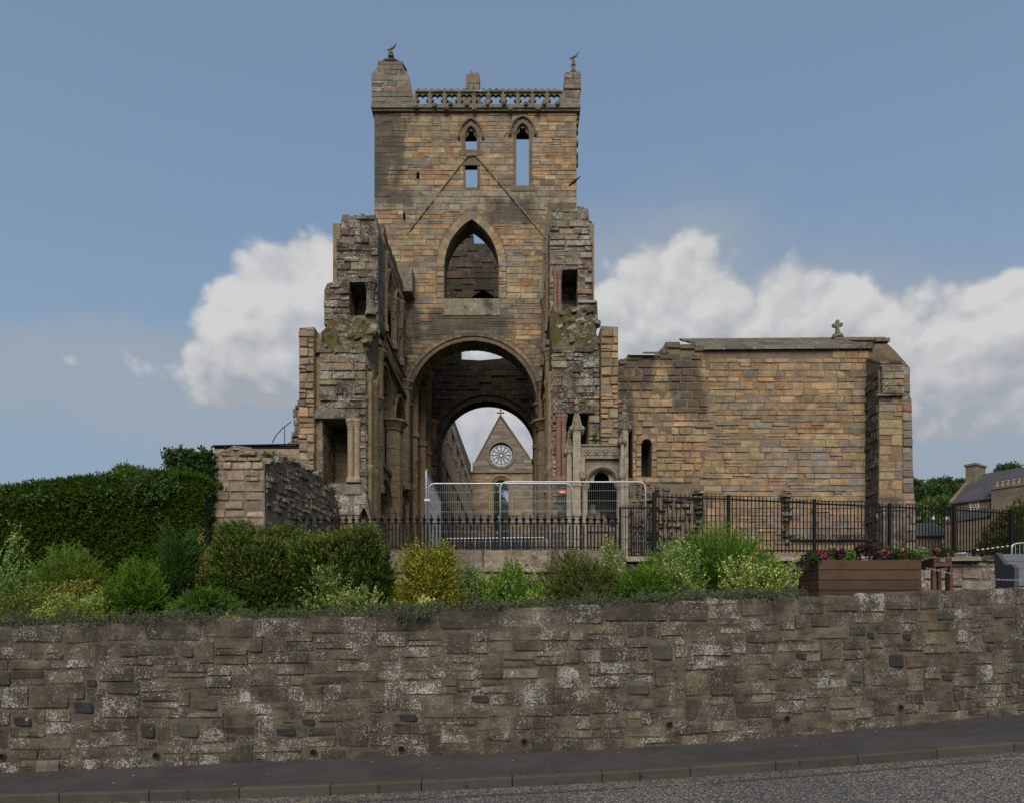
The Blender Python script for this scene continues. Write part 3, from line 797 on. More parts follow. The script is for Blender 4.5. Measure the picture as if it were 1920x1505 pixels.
def rect(px0, px1, py0, py1, D=DT): return [q(px0, py1, D), q(px1, py1, D), q(px1, py0, D), q(px0, py0, D)]
lw = pointed_window(X(883, DT), Z(256, DT), 11 / FPX * DT, 20 / FPX * DT, Z(282, DT)); rw = pointed_window(X(980, DT), Z(250, DT), 12 / FPX * DT, 19 / FPX * DT, Z(349, DT))
lw_o = pointed_window(X(883, DT), Z(256, DT), 11 / FPX * DT, 20 / FPX * DT, Z(282, DT), .16); rw_o = pointed_window(X(980, DT), Z(250, DT), 12 / FPX * DT, 19 / FPX * DT, Z(349, DT), .16)
mw = [q(873, 352), q(895, 352), q(895, 311), q(872, 311)]
slit1, slit2 = rect(781, 786, 324, 336), rect(756, 760, 400, 413)
face = [(x0, TZ), (acx - aR, TZ)] + list(reversed(arch_in[1:-1])) + [(acx + aR, TZ), (x1, TZ), (x1, ztop), (x0, ztop)]
mb = MB(); LR, RR = rect(865, 901, 226, 353), rect(963, 998, 222, 350); slab(mb, F, face, [pw_in, LR, RR, slit1, slit2], 1.3); mb.build('east_wall', M_TOWC, tower)
mb = MB(); slab(mb, F, LR, [lw, mw], .26); slab(mb, F, RR, [rw], .26); mb.build('window_plate', M_TOWC, tower)
mb = MB(); mb.box(X(750, DT), X(795, DT), DT + 1.302, DT + 1.5, Z(425, DT), Z(318, DT)); mb.build('slit_backing', M_DRKC, tower)  # dark backing box added so the slits look shaded, not open to sky
holes = [arch_out, pw_out, lw_o, rw_o, rect(869, 899, 306, 353), slit1, slit2]
body = [(x0, TZ), (x1, TZ), (x1, ztop), (x0, ztop)]
# stone rows: visible faces only; choir walls cover the lower flanks
visible = [[(x0, Z(405, DT)), (X(702, DT), Z(405, DT)), q(722, 450), q(757, 560), q(757, 790), q(1017, 790), q(1017, 470), q(1029, 390), (x1, Z(390, DT)), (x1, ztop), (x0, ztop)]]
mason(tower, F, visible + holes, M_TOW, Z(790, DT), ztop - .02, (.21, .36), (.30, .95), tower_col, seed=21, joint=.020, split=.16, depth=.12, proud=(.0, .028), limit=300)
vpal = palette([(TAN, 3), (BRN, 2), (GRY, 1.5), (OCH, 1)])
# great arch: hood mould, outer and inner ring
r1, r2 = 127.5 / FPX * DT, 127.5 / FPX * DT
wpal = palette([((.31, .225, .135), 2), ((.27, .19, .115), 2), (GRY, 1)])
voussoirs(tower, F, arc_round(acx, azs, r1, 28), arc_round(acx, azs, hood, 28), 27, -.06, .12, M_TOW, wpal, 1, gap=.05, name='hood_stone')
voussoirs(tower, F, arc_round(acx, azs, aR - .02, 28), arc_round(acx, azs, r2 - .005, 28), 31, .015, 1.34, M_TOW, palette([((.27, .195, .12), 2), ((.22, .165, .105), 1)]), 3, gap=.05, name='soffit_stone')
for s in (-1, 1):       # jambs below the springing, and corbels
    xa_, xb_ = sorted((acx + s * aR, acx + s * hood)); 
    mason(tower, F, [[(xa_, TZ), (xb_, TZ), (xb_, azs), (xa_, azs)]], M_TOW, TZ, azs, (.3, .42), (.35, .5), vpal, seed=31 + s, depth=.3, proud=(0, .02), name='jamb_stone')
    mb = MB(); xc = acx + s * (aR + .12); mb.lathe(xc, DT - .12, [(.10, azs - .75), (.20, azs - .6), (.26, azs - .2), (.36, azs - .12), (.36, azs)], 8); mb.build('corbel', M_TOWC, tower)
# pointed window ring
voussoirs(tower, F, pointed_window(pcx, pzs, pa, pH, Z(560, DT), .0)[1:-1], pointed_window(pcx, pzs, pa, pH, Z(560, DT), .40)[1:-1], 22, -.03, .3, M_TOW, vpal, 5)
for s in (-1, 1):
    a, b = sorted((pcx + s * pa, pcx + s * (pa + .40)))
    mason(tower, F, [[(a, Z(560, DT)), (b, Z(560, DT)), (b, pzs), (a, pzs)]], M_TOW, Z(560, DT), pzs, (.3, .4), (.38, .42), vpal, seed=41 + s, depth=.3, proud=(.02, .03), name='jamb_stone')
mb = MB(); mb.box(X(832, DT), X(937, DT), DT - .05, DT + .6, Z(592, DT), Z(561, DT)); mb.build('sill', stone_mat('lichened_sill', 'const', color=(.21, .18, .13), lichen=.45, stain=.45, moss=.2), tower)
# belfry lights: hood moulds, jambs, cusped heads
for cx_, zs_, a_, H_, sill_ in ((X(883, DT), Z(256, DT), 11 / FPX * DT, 20 / FPX * DT, Z(282, DT)), (X(980, DT), Z(250, DT), 12 / FPX * DT, 19 / FPX * DT, Z(349, DT))):
    mb = MB(); curve_strip(mb, F, arc_point(cx_, zs_, a_, H_, 10, .27), arc_point(cx_, zs_, a_, H_, 10, .36), -.11, .1); curve_strip(mb, F, arc_point(cx_, zs_, a_, H_, 10, .0), arc_point(cx_, zs_, a_, H_, 10, .17), -.02, .2)
    for s in (-1, 1): mb.lathe(cx_ + s * (a_ + .33), DT - .1, [(.04, zs_ - .2), (.085, zs_ - .12), (.085, zs_)], 7)
    mb.build('hood_mould', M_TOWC, tower)
    mb = MB()
    for s in (-1, 1): mb.box(*sorted((cx_ + s * a_, cx_ + s * (a_ + .15))), DT - .015, DT + .3, sill_, zs_ - .01)
    mb.box(cx_ - a_ - .3, cx_ + a_ + .3, DT - .04, DT + .3, sill_ - .28, sill_ - .005); mb.build('window_jamb', M_TOWC, tower)
    # trefoil cusping
    mb = MB(); ar = arc_point(cx_, zs_, a_ * .98, H_ * .98, 12); tre = []
    for i, p in enumerate(ar):
        t = i / (len(ar) - 1); k = .30 + .18 * math.cos(6 * math.pi * t) ; cxx, czz = cx_, zs_ + H_ * .25
        tre.append((p[0] + (cxx - p[0]) * (.62 - k), p[1] + (czz - p[1]) * (.62 - k)))
    curve_strip(mb, F, tre, ar, .12, .28); mb.build('cusped_head', M_TOWC, tower)
mb = MB(); mb.box(X(866, DT), X(902, DT), DT - .03, DT + .35, Z(311, DT), Z(303, DT)); mb.build('lintel', M_TOWC, tower)
for px0, px1, py in ((866, 900, 266), (962, 998, 262)):
    mb = MB(); mb.box(X(px0, DT), X(px1, DT), DT + .3, DT + 1.28, Z(py, 37.28), Z(221, DT)); mb.build('rear_lintel', M_DRKC, tower)
# raggle of the lost choir roof
M_RAG = stone_mat('raggle_stone', 'const', color=(.19, .15, .10), lichen=.25, stain=.3, moss=0)
mb = MB()
for (ax, ay), (bx, by) in (((876, 293), (762, 440)), ((893, 292), (1024, 446))):
    n = 22; rr = random.Random(ax); mb = MB()
    for i in range(n):
        if rr.random() < .08: continue
        t0, t1 = i / n, (i + .96) / n; P0 = (ax + (bx - ax) * t0, ay + (by - ay) * t0); P1 = (ax + (bx - ax) * t1, ay + (by - ay) * t1)
        pr = -rr.uniform(.05, .13); th = .10
        A = [F.p(*q(*P0), pr), F.p(*q(*P1), pr)]; up = Vector((0, 0, th)); mb.hexa([A[0] - up, A[1] - up, A[1], A[0]], [a + Vector((0, .3, 0)) for a in (A[0] - up, A[1] - up, A[1], A[0])])
    if ax < 880: mb.add([F.p(*q(875, 290), -.1), F.p(*q(894, 289), -.1), F.p(*q(894, 294), -.1), F.p(*q(875, 295), -.1)], [(0, 1, 2, 3)])
    mb.build('roof_raggle', M_RAG, tower)
# side walls and west wall of the crossing
mb = MB(); mb.box(x0 + .02, X(767, DT) - .22, DT + 1.31, 45.98, TZ, Z(240, DT)); mb.build('south_wall', M_TOWC, tower)
mb = MB(); mb.box(X(1007, DT) + .25, x1 - .02, DT + 1.31, 45.98, TZ, Z(240, DT)); mb.build('north_wall', M_TOWC, tower)
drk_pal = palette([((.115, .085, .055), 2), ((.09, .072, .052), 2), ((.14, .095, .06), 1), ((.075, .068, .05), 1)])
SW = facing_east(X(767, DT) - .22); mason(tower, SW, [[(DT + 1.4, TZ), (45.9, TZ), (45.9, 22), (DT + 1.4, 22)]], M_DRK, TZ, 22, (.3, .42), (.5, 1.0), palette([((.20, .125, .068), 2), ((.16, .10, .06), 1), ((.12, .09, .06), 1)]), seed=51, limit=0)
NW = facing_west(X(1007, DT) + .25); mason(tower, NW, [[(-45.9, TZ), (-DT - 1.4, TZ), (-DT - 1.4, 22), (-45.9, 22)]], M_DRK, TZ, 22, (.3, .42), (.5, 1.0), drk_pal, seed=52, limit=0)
DW = 46.0; FW_ = front(DW); wcx, wzs, wR = X(914, DW), Z(841, DW), 89 / FPX * DW
far_in = arc_round(wcx, wzs, wR, 24, drop=wzs - TZ + .4)
rag = [(1090, 492), (1040, 470), (1000, 476), (960, 462), (935, 450), (913, 440), (912, 457), (889, 457), (887, 436), (860, 425), (840, 452), (812, 440), (770, 460), (690, 470)]
back = [(X(690, DW), TZ), (wcx - wR, TZ)] + list(reversed(far_in[1:-1])) + [(wcx + wR, TZ), (X(1090, DW), TZ)] + [q(a, b, DW) for a, b in rag]
slot = [q(863, 674, DW), q(900, 676, DW), q(945, 672, DW), q(945, 600, DW), q(863, 600, DW)]
niche = [q(884, 562, DW), q(928, 562, DW), q(926, 556, DW), q(906, 543, DW), q(886, 556, DW)]
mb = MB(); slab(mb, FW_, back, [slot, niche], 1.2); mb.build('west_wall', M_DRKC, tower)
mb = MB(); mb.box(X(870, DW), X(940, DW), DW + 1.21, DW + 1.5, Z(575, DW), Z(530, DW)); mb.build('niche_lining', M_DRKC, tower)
f_out = arc_round(wcx, wzs, wR + .75, 24, drop=wzs - TZ + .4)
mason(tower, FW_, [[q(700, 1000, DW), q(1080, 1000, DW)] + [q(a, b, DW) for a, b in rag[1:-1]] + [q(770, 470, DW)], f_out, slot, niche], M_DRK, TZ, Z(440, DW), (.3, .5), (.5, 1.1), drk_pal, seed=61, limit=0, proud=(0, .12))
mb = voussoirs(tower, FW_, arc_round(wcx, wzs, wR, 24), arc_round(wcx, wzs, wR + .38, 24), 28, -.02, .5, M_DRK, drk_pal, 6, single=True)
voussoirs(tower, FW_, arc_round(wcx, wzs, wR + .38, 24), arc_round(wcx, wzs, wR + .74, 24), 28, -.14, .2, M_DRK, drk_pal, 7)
brn_m = stone_mat('brown_pier', 'const', color=(.26, .175, .105), lichen=.12, stain=.42, moss=0)
for px_, D_, r_, zt_ in ((776, 37.7, .26, Z(700, DT)), (792, 39.5, .22, Z(690, DT)), (800, 41.5, .3, 17), (812, 44.2, .26, 15), (1006, 43.5, .25, 15), (1009, 40, .25, 18)):
    mb = MB(); xx = X(px_, D_); mb.lathe(xx, D_, [(r_ * 1.5, TZ), (r_ * 1.5, TZ + .5), (r_, TZ + .6), (r_, 12.2), (r_ * 1.35, 12.25), (r_ * 1.35, 12.5), (r_, 12.55), (r_, zt_ - .4), (r_ * 1.5, zt_), (r_ * 1.5, zt_ + .2)], 10); mb.build('shaft', brn_m, tower, smooth=False)
mb = MB(); mb.box(X(767, DT) - .4, X(767, DT) - .02, DT + 1.4, 45.8, 12.25, 12.5); mb.build('string_course', M_DRKC, tower)
mb = MB(); mb.box(X(752, DT), X(778, DT), DT - .95, DT - .02, Z(563, DT), Z(520, DT)); mb.build('wall_stub', M_PARC, tower)

# parapet
zp0, zp1 = Z(212, DT), Z(203, DT)
mb = MB(); mb.box(X(698, DT), X(1087, DT), DT - .16, DT + 1.4, zp0, zp0 + .10); mb.box(X(697, DT), X(1088, DT), DT - .24, DT + 1.4, zp0 + .102, zp1 + .02)
mb.build('cornice', M_PARC, tower)
for i, (px_, py_) in enumerate(((781, 207), (816, 205), (838, 210), (846, 202), (876, 203), (890, 212), (914, 202), (945, 202), (957, 212), (986, 202), (1008, 211), (1020, 202), (1045, 202))):
    mb = MB(); x, z = q(px_, py_); mb.lathe(x, DT - .26, [(.03, z - .13), (.11, z - .1), (.14, z), (.10, z + .09), (.03, z + .12)], 7); mb.build('carved_boss', M_PARC, tower)
zb, zr = Z(202, DT), Z(176, DT); bays = 10; xa, xb = X(779, DT), X(1053, DT); bw = (xb - xa) / bays
def quatre(cx, cz, rx, rz, n=40):
    out = []
    for i in range(n):
        a = 2 * math.pi * i / n; ph = (a - math.pi / 4) % (math.pi / 2); ph = ph - math.pi / 2 if ph > math.pi / 4 else ph
        c, qq = .62, .45; r = c * math.cos(ph) + math.sqrt(max(0, qq * qq - (c * math.sin(ph)) ** 2)); out.append((cx + rx * r * math.cos(a), cz + rz * r * math.sin(a)))
    return out
FP = front(DT - .06)
for i in range(bays):
    u0 = xa + i * bw; mb = MB()
    slab(mb, FP, [(u0 + .005, zb), (u0 + bw - .005, zb), (u0 + bw - .005, zr), (u0 + .005, zr)], [quatre(u0 + bw / 2, (zb + zr) / 2, bw * .43, (zr - zb) * .46)], .2)
    mb.box(u0 - .05, u0 + .05, DT - .12, DT - .062, zb, zr); mb.build('tracery_panel', M_PARC, tower)
mb = MB(); mb.box(xa, xb, DT - .14, DT + .22, zr + .002, zr + .10); mb.build('parapet_rail', M_PARC, tower)
n = 22
for i in range(n):
    u = xa + .1 + i * (xb - xa - .2) / n; mb = MB(); mb.box(u, u + .16, DT - .10, DT + .18, zr + .102, zr + .20); mb.build('merlon', M_PARC, tower)
# stair cap-house
cap_pal = palette([((.17, .145, .11), 3), ((.20, .165, .125), 2), ((.14, .125, .10), 2), ((.19, .135, .10), 1)])
cap = [q(697, 203), q(778, 203), q(777, 192), q(769, 150), q(764, 140), q(756, 128), q(755, 116), q(709, 116), q(708, 128), q(697, 141)]
mb = MB(); slab(mb, front(DT - .05), cap, [], 2.1); mb.build('cap_house', M_PARC, tower)
mason(tower, front(DT - .05), [cap], M_PAR, Z(203, DT) + .02, Z(117, DT), (.24, .34), (.4, .9), cap_pal, seed=71, depth=.1, proud=(0, .03), name='cap_house_stone')
mb = MB(); xc = X(732, DT); mb.lathe(xc, DT + .6, [(.74, Z(116, DT) + .003), (.78, Z(114, DT)), (.6, Z(109, DT)), (.2, Z(104, DT))], 10); mb.lathe(xc, DT + .3, [(.2, Z(112, DT)), (.26, Z(107, DT)), (.16, Z(104, DT)), (.06, Z(102, DT))], 7); mb.build('cap_slab', M_PARC, tower)
# north pinnacle and middle stump
mb = MB(); mb.box(X(1060, DT), X(1087, DT), DT - .05, DT + .8, Z(203, DT), Z(140, DT)); mb.box(X(1058, DT), X(1089, DT), DT - .12, DT + .86, Z(170, DT), Z(143, DT)); mb.box(X(1060, DT), X(1088, DT), DT - .1, DT + .84, Z(143, DT) + .003, Z(138, DT)); mb.box(X(1050, DT), X(1060, DT) - .003, DT - .05, DT + .6, Z(203, DT), Z(172, DT)); mb.build('pinnacle', M_PARC, tower)
mason(tower, front(DT - .12), [[q(1058, 170), q(1089, 170), q(1089, 143), q(1058, 143)]], M_PAR, Z(170, DT), Z(143, DT), (.24, .3), (.3, .55), cap_pal, seed=72, depth=.08, proud=(.01, .03), name='pinnacle_stone')
mason(tower, front(DT - .05), [[q(1060, 203), q(1087, 203), q(1087, 171), q(1060, 171)]], M_PAR, Z(203, DT), Z(171, DT), (.24, .3), (.3, .55), cap_pal, seed=73, depth=.08, proud=(.01, .03), name='pinnacle_stone')
DB = 36.85
mb = MB(); mb.box(X(873, DB), X(899, DB), DB, DB + 1.0, Z(205, DB), Z(146, DB)); rr = random.Random(5)
for i in range(6): px_ = 873 + i * 4.4; h = rr.uniform(2, 12) if i != 2 else 14; mb.box(X(px_, DB), X(px_ + 4.0, DB), DB + .05, DB + .8, Z(146, DB) + .002, Z(146 - h, DB))
mb.build('chimney_stump', stone_mat('stump_stone', 'const', color=(.20, .15, .115), lichen=.2, stain=.35, moss=.2), tower)
mb = MB()
for i in range(16):
    px_ = 852 + i * 5; h = 14 + 12 * math.sin(i * .33) + rr.uniform(-4, 4); mb.box(X(px_, 36.6), X(px_ + 4.8, 36.6), 36.6, 36.83, Z(205, 36.6), Z(204 - h, 36.6))
mb.build('ruined_parapet', M_PARC, tower)
mason(tower, front(DB), [[q(873, 200, DB), q(899, 200, DB), q(899, 148, DB), q(873, 148, DB)]], M_PAR, Z(200, DB), Z(148, DB), (.26, .36), (.4, .6), palette([((.2, .15, .115), 1)]), seed=74, depth=.08, proud=(.01, .03), name='stump_stone')
# broken quoins down the north-east corner
for i, py_ in enumerate((232, 245, 268, 291, 306, 222)):
    mb = MB(); mb.box(x1 - .05, x1 + .10, DT + .03, DT + .4, Z(py_, DT), Z(py_ - 6, DT)); mb.build('broken_quoin', M_TOWC, tower)
# gull-like weathered finials
for nm, px_, D_, py0, lab in (('finial', 733, DT + .3, 108, 'small bird-like vane finial on the domed stair turret of the tower'), ('finial', 1075, DT + .35, 138, 'thin bird-topped stone finial on the square corner pinnacle of the tower')):
    t = thing(nm, lab, 'finial', (X(px_, D_), D_, Z(py0, D_)), 'finials on the tower top'); x, y, z = t.location
    hh = .35 if px_ < 900 else .75
    mb = MB(); mb.lathe(x, y, [(.16, z), (.18, z + .08), (.10, z + .14), (.09, z + hh * .5), (.13, z + hh * .55), (.07, z + hh)], 7); mb.build('base', M_PARC, t)
    mb = MB(); zz = z + hh; mb.tube([(x - .20, y, zz + .02), (x - .08, y, zz + .06), (x + .04, y, zz + .10), (x + .10, y, zz + .2)], [.02, .06, .07, .03], 6); mb.add([(x + .0, y - .03, zz + .1), (x + .28, y - .05, zz + .38), (x + .16, y - .05, zz + .14), (x + .0, y + .03, zz + .1), (x + .28, y + .05, zz + .38), (x + .16, y + .05, zz + .14)], [(0, 1, 2), (5, 4, 3), (0, 3, 4, 1), (1, 4, 5, 2), (2, 5, 3, 0)]); mb.build('bird_figure', M_PARC, t)
# ------------------------------------------------------------------ ruined choir walls
CR = dict(lichen=.60, clusterw=.6, speck=1.6, stain=.60, stain_col=(.050, .040, .029), moss=.7, mot=.85, grain=.8, lichen_scale=15.0, bumpd=.07, stain_scale=.6, grime=.5)
M_CRU = stone_pair('crusted_stone', **CR); M_CRUC = stone_mat('crusted_core', 'const', color=(.15, .125, .095), **CR)
M_WRM = stone_pair('warm_sandstone', lichen=.16, stain=.28, moss=.15, mot=.62, grain=.5, grime=.5, bumpd=.06); M_WRMC = stone_mat('warm_core', 'const', color=(.21, .16, .10), lichen=.15, stain=.3, moss=.1)
M_MOSS = stone_pair('mossy_rubble', lichen=.40, stain=.35, moss=1.5, mot=.6, lichen_scale=14, bumpd=.08); M_MOSSC = stone_mat('mossy_core', 'const', color=(.13, .11, .075), lichen=.3, stain=.3, moss=1.6, bumpd=.09)
M_INN = stone_pair('choir_inner_stone', lichen=.22, stain=.36, moss=.3, mot=.65, grain=.5, grime=.5, bumpd=.06); M_INNC = stone_mat('choir_inner_core', 'const', color=(.22, .162, .10), lichen=.22, stain=.40, moss=.25)
M_REDS = stone_mat('red_sandstone', 'const', color=(.20, .118, .088), lichen=.12, stain=.25, moss=0, mot=.4)
M_PALE = stone_mat('pale_shaft_stone', 'const', color=(.27, .21, .145), lichen=.16, stain=.2, moss=0, mot=.4)
cru_pal = palette([((.225, .172, .112), 3), ((.175, .136, .092), 3), ((.255, .195, .125), 2), ((.20, .128, .092), 1)])
wrm_pal = palette([(OCH, 2), (TAN, 3), (BRN, 2), (GRY, .8)])
inn_pal = palette([((.27, .195, .118), 3), ((.225, .168, .108), 2), ((.31, .225, .135), 1.5), ((.195, .16, .12), 1.5)])
DE, DC = 26.3, 28.5
qe = lambda px, py: q(px, py, DE)
qc = lambda px, py: q(px, py, DC)

def rubble_ramp(t, xa, xb, ya, za, yb, zb_, seed, name='mossy_ledge'):
    """broken wall top: a rough sloping bed with loose stones bedded in it"""
    rs = np.random.RandomState(seed); nx, ny = 14, 9; mb = MB(); vs, fs = [], []
    for j in range(ny + 1):
        for i in range(nx + 1):
            x, y = xa + (xb - xa) * i / nx, ya + (yb - ya) * j / ny; z = za + (zb_ - za) * (j / ny) + rs.uniform(-.24, .24)
            e = 0 if 0 < i < nx else -.15
            vs.append((x, y, z + e))
    for j in range(ny):
        for i in range(nx): a = j * (nx + 1) + i; fs.append((a, a + 1, a + nx + 2, a + nx + 1))
    b = len(vs); 
    for i in range(nx + 1): vs.append((vs[i][0], ya, za - .14))
    for i in range(nx): fs.append((b + i, b + i + 1, i + 1, i))
    for side in (0, nx):
        b = len(vs)
        for j in range(ny + 1): p = vs[j * (nx + 1) + side]; vs.append((p[0], p[1], za - .14))
        for j in range(ny): f = (b + j, b + j + 1, (j + 1) * (nx + 1) + side, j * (nx + 1) + side); fs.append(f if side == 0 else f[::-1])
    mb.add(vs, fs).build(name, M_MOSSC, t)
    rr = random.Random(seed)
    for k in range(70):
        f = rr.random(); x = rr.uniform(xa + .1, xb - .15); y = ya + (yb - ya) * f; z = za + (zb_ - za) * f; s = rr.uniform(.14, .38)
        o = bpy.data.objects.new('rubble_stone', shared_stone('round', k % 9, M_MOSS[0])); o3 = origin(t)
        M = Matrix.Translation(Vector((x, y, z - s * .12)) - o3) @ Matrix.Rotation(rr.uniform(-.6, .6), 4, 'X') @ Matrix.Rotation(rr.uniform(-.5, .5), 4, 'Y') @ Matrix.Diagonal((s * rr.uniform(1, 1.7), s, s * .8, 1))
        o.matrix_basis = M; o.color = (*jitc(rr, rr.choice([(.22, .185, .14), (.17, .145, .11), (.28, .25, .2)])), 1); link(o, t)

def column(t, x, y, z0, z1, r, mat, name='column', double=False, n=10):
    mb = MB()
    for dx in ((-r * .85, r * .85) if double else (0,)):
        rr = r * (.82 if double else 1); k = [(rr * 1.45, z0), (rr * 1.45, z0 + .12), (rr * 1.15, z0 + .2), (rr, z0 + .26)]
        zz = z0 + .26; n_d = max(2, int((z1 - z0) / .75)); step = (z1 - .42 - zz) / n_d
        for i in range(n_d): k += [(rr, zz + step * i + .02), (rr, zz + step * (i + 1) - .02), (rr * .94, zz + step * (i + 1))]
        k += [(rr * 1.1, z1 - .40), (rr * 1.02, z1 - .36), (rr * 1.45, z1 - .14), (rr * 1.6, z1 - .12), (rr * 1.6, z1)]
        mb.lathe(x + dx, y, k, n)
    mb.build(name, mat, t)

def choir(t, side):
    L = side == 'south'
    xin = -5.9 if L else 1.41; s = 1 if L else -1
    FE, FC = front(DE), front(DC)
    if L:
        main = [qe(597, 1060), qe(686, 1060), qe(686, 655), qe(600, 655)]; strip = [qe(563, 1060), qe(591, 1060), qe(591, 616), qe(563, 618)]
        niche = [qe(604, 905), qe(660, 905), qe(660, 786), qe(604, 786)]
        cl = [qc(608, 610), qc(608, 545), qc(613, 532), qc(631, 529), qc(631, 452), qc(637, 438), qc(641, 407), qc(704, 404), qc(709, 430), qc(709, 610)]
        cn = [qc(655, 592), qc(687, 592), qc(687, 529), qc(655, 529)]
    else:
        main = [qe(1036, 1060), qe(1124, 1060), qe(1124, 650), qe(1036, 650)]; strip = [qe(1125, 1060), qe(1158, 1060), qe(1158, 616), qe(1126, 614)]
        niche = [qe(1062, 905), qe(1104, 905), qe(1104, 776), qe(1062, 776)]
        cl = [qc(1031, 610), qc(1121, 610), qc(1120, 565), qc(1112, 562), qc(1110, 452), qc(1106, 440), qc(1103, 392), qc(1036, 390), qc(1031, 425)]
        cn = [qc(1053, 587), qc(1083, 587), qc(1083, 505), qc(1053, 506)]
    mb = MB(); slab(mb, FE, main, [niche], 1.9); mb.build('broken_end', M_CRUC, t)
    mb = MB(); xs_ = [p[0] for p in niche]; xm = [p[0] for p in main]; mb.box(min(xm) + .03, max(xm) - .03, DE + 1.905, DE + 2.2, TZ, 13.0); mb.build('niche_back', M_WRMC, t)
    mason(t, front(DE + 1.905), [[(min(xs_) - .05, niche[0][1] - .1), (max(xs_) + .05, niche[0][1] - .1), (max(xs_) + .05, niche[2][1] + .1), (min(xs_) - .05, niche[2][1] + .1)]], M_WRM, niche[0][1] - .1, niche[2][1], (.3, .42), (.45, .7), inn_pal, seed=83, depth=.06, proud=(.0, .02), name='niche_stone')
    SN = facing_east(min(xs_)) if L else facing_west(max(xs_))
    yy = (DE + .03, DE + 1.85) if L else (-DE - 1.85, -DE - .03)
    mason(t, SN, [[(yy[0], niche[0][1]), (yy[1], niche[0][1]), (yy[1], niche[2][1]), (yy[0], niche[2][1])]], M_WRM, niche[0][1], niche[2][1], (.3, .42), (.4, .7), wrm_pal, seed=84, depth=.1, proud=(0, .02), name='niche_stone')
    mb = MB(); slab(mb, front(DE - .12), strip, [], 1.7); mb.build('buttress', M_WRMC, t)
    if L: mb = MB(); mb.box(X(591, DE) + .004, X(600, DE), DE + .25, DE + 1.5, TZ, Z(620, DE)); mb.build('nook_shaft', M_INNC, t)
    for dx in (592.5, 597) if L else (): mb = MB(); mb.lathe(X(dx, DE), DE + .16, [(.09, TZ), (.075, TZ + .4), (.075, 9.0), (.12, 9.2), (.075, 9.4), (.075, 12.6), (.13, 12.9)], 8); mb.build('nook_shaft', M_WRMC, t)
    mason(t, front(DE - .12), [strip], M_WRM, TZ, strip[2][1], (.24, .42), (.26, .5), wrm_pal, seed=85, joint=.02, depth=.20, proud=(.01, .10), style='rubble', split=.25, name='buttress_stone')
    mason(t, FE, [main, niche], M_CRU, TZ, main[2][1] - .02, (.20, .36), (.28, .75), cru_pal, seed=86, joint=.015, depth=.18, proud=(-.02, .08), style='rubble', split=.2)
    SO = facing_east(max(xm)) if L else facing_west(min(xm)); yo = (DE + .02, DE + 1.88) if L else (-DE - 1.88, -DE - .02)
    mason(t, SO, [[(yo[0], TZ), (yo[1], TZ), (yo[1], 12.3), (yo[0], 12.3)]], M_INN, TZ, 12.3, (.26, .4), (.35, .7), inn_pal, seed=95, joint=.02, depth=.14, proud=(.0, .05), style='rubble', name='return_stone')
    for yy_, rr_s in ((DE + .35, .13), (DE + 1.2, .17)):
        Pq = SO.p(yy_ if L else -yy_, 0, -.05); mb = MB(); mb.lathe(Pq.x, Pq.y, [(rr_s * 1.4, TZ), (rr_s, TZ + .4), (rr_s, 7.6), (rr_s * 1.5, 7.9), (rr_s * 1.5, 8.0), (rr_s, 8.1), (rr_s, 11.2), (rr_s * 1.5, 11.5), (rr_s * 1.5, 11.65)], 9); mb.build('pier_shaft', M_INNC, t)
    lx0, lx1 = (min(xs_) - .25, max(xs_) + .3) if L else (min(xs_) - .5, max(xs_) + .2)
    mb = MB(); mb.box(lx0, lx1, DE - .14, DE + .9, niche[2][1] + .004, niche[2][1] + .3); mb.build('lintel', M_CRUC, t)
    if L: column(t, X(664, DE), DE - .05, Z(905, DE), Z(786, DE), .145, M_PALE, 'paired_column', True); column(t, X(683, DE) , DE + .5, Z(990, DE), Z(800, DE), .14, M_WRMC)
    else: column(t, X(1052, DE), DE - .08, Z(905, DE), Z(778, DE), .12, M_REDS, 'paired_column', True)
    xa, xb = (X(563, DE) + .3, X(686, DE)) if L else (X(1036, DE), X(1150, DE))
    if L: rubble_ramp(t, X(583, DE), X(686, DE) + .02, DE - .04, Z(655, DE), DC + .1, Z(600, DC), 11)
    else: rubble_ramp(t, X(1036, DE) - .02, X(1124, DE) + .02, DE - .04, Z(650, DE), DC + .1, Z(578, DC), 13)
    # clerestory end
    mb = MB(); slab(mb, FC, cl, [cn], 1.45); mb.build('upper_end', M_CRUC, t)
    xs_ = [p[0] for p in cl]; mb = MB(); mb.box(min(xs_) + .3, max(xs_) - .05, DC + 1.455, DC + 1.7, Z(640, DC), Z(500, DC)); mb.build('passage_back', M_INNC, t)
    mason(t, front(DC + 1.455), [[cn[0], cn[1], cn[2], cn[3]]], M_CRU, cn[0][1] + .0, cn[2][1], (.3, .45), (.4, .8), inn_pal, seed=88, depth=.06, proud=(0, .03), name='passage_stone')
    mason(t, FC, [cl, cn], M_CRU, cl[0][1], max(p[1] for p in cl) - .02, (.20, .36), (.28, .75), cru_pal, seed=87, joint=.015, depth=.18, proud=(-.02, .09), style='rubble', split=.2, name='upper_stone')
    if L: column(t, X(696, DC), DC - .05, Z(594, DC), Z(530, DC), .17, M_CRUC)
    else: column(t, X(1045, DC), DC - .06, Z(590, DC), Z(507, DC), .10, M_REDS, 'paired_column', True)
    # stepped broken edge of the upper wall
    rr = random.Random(6 if L else 7)
    for i in range(7):
        py = 410 + i * 18 + rr.uniform(-5, 5); ex = (634 + rr.uniform(-2, 4)) if L else (1107 + rr.uniform(-3, 2)); mb = MB()
        mb.box(X(ex - 6, DC), X(ex + 6, DC), DC + .25, DC + 1.2, Z(py + 17, DC), Z(py, DC)); mb.build('broken_quoin', M_CRUC, t)
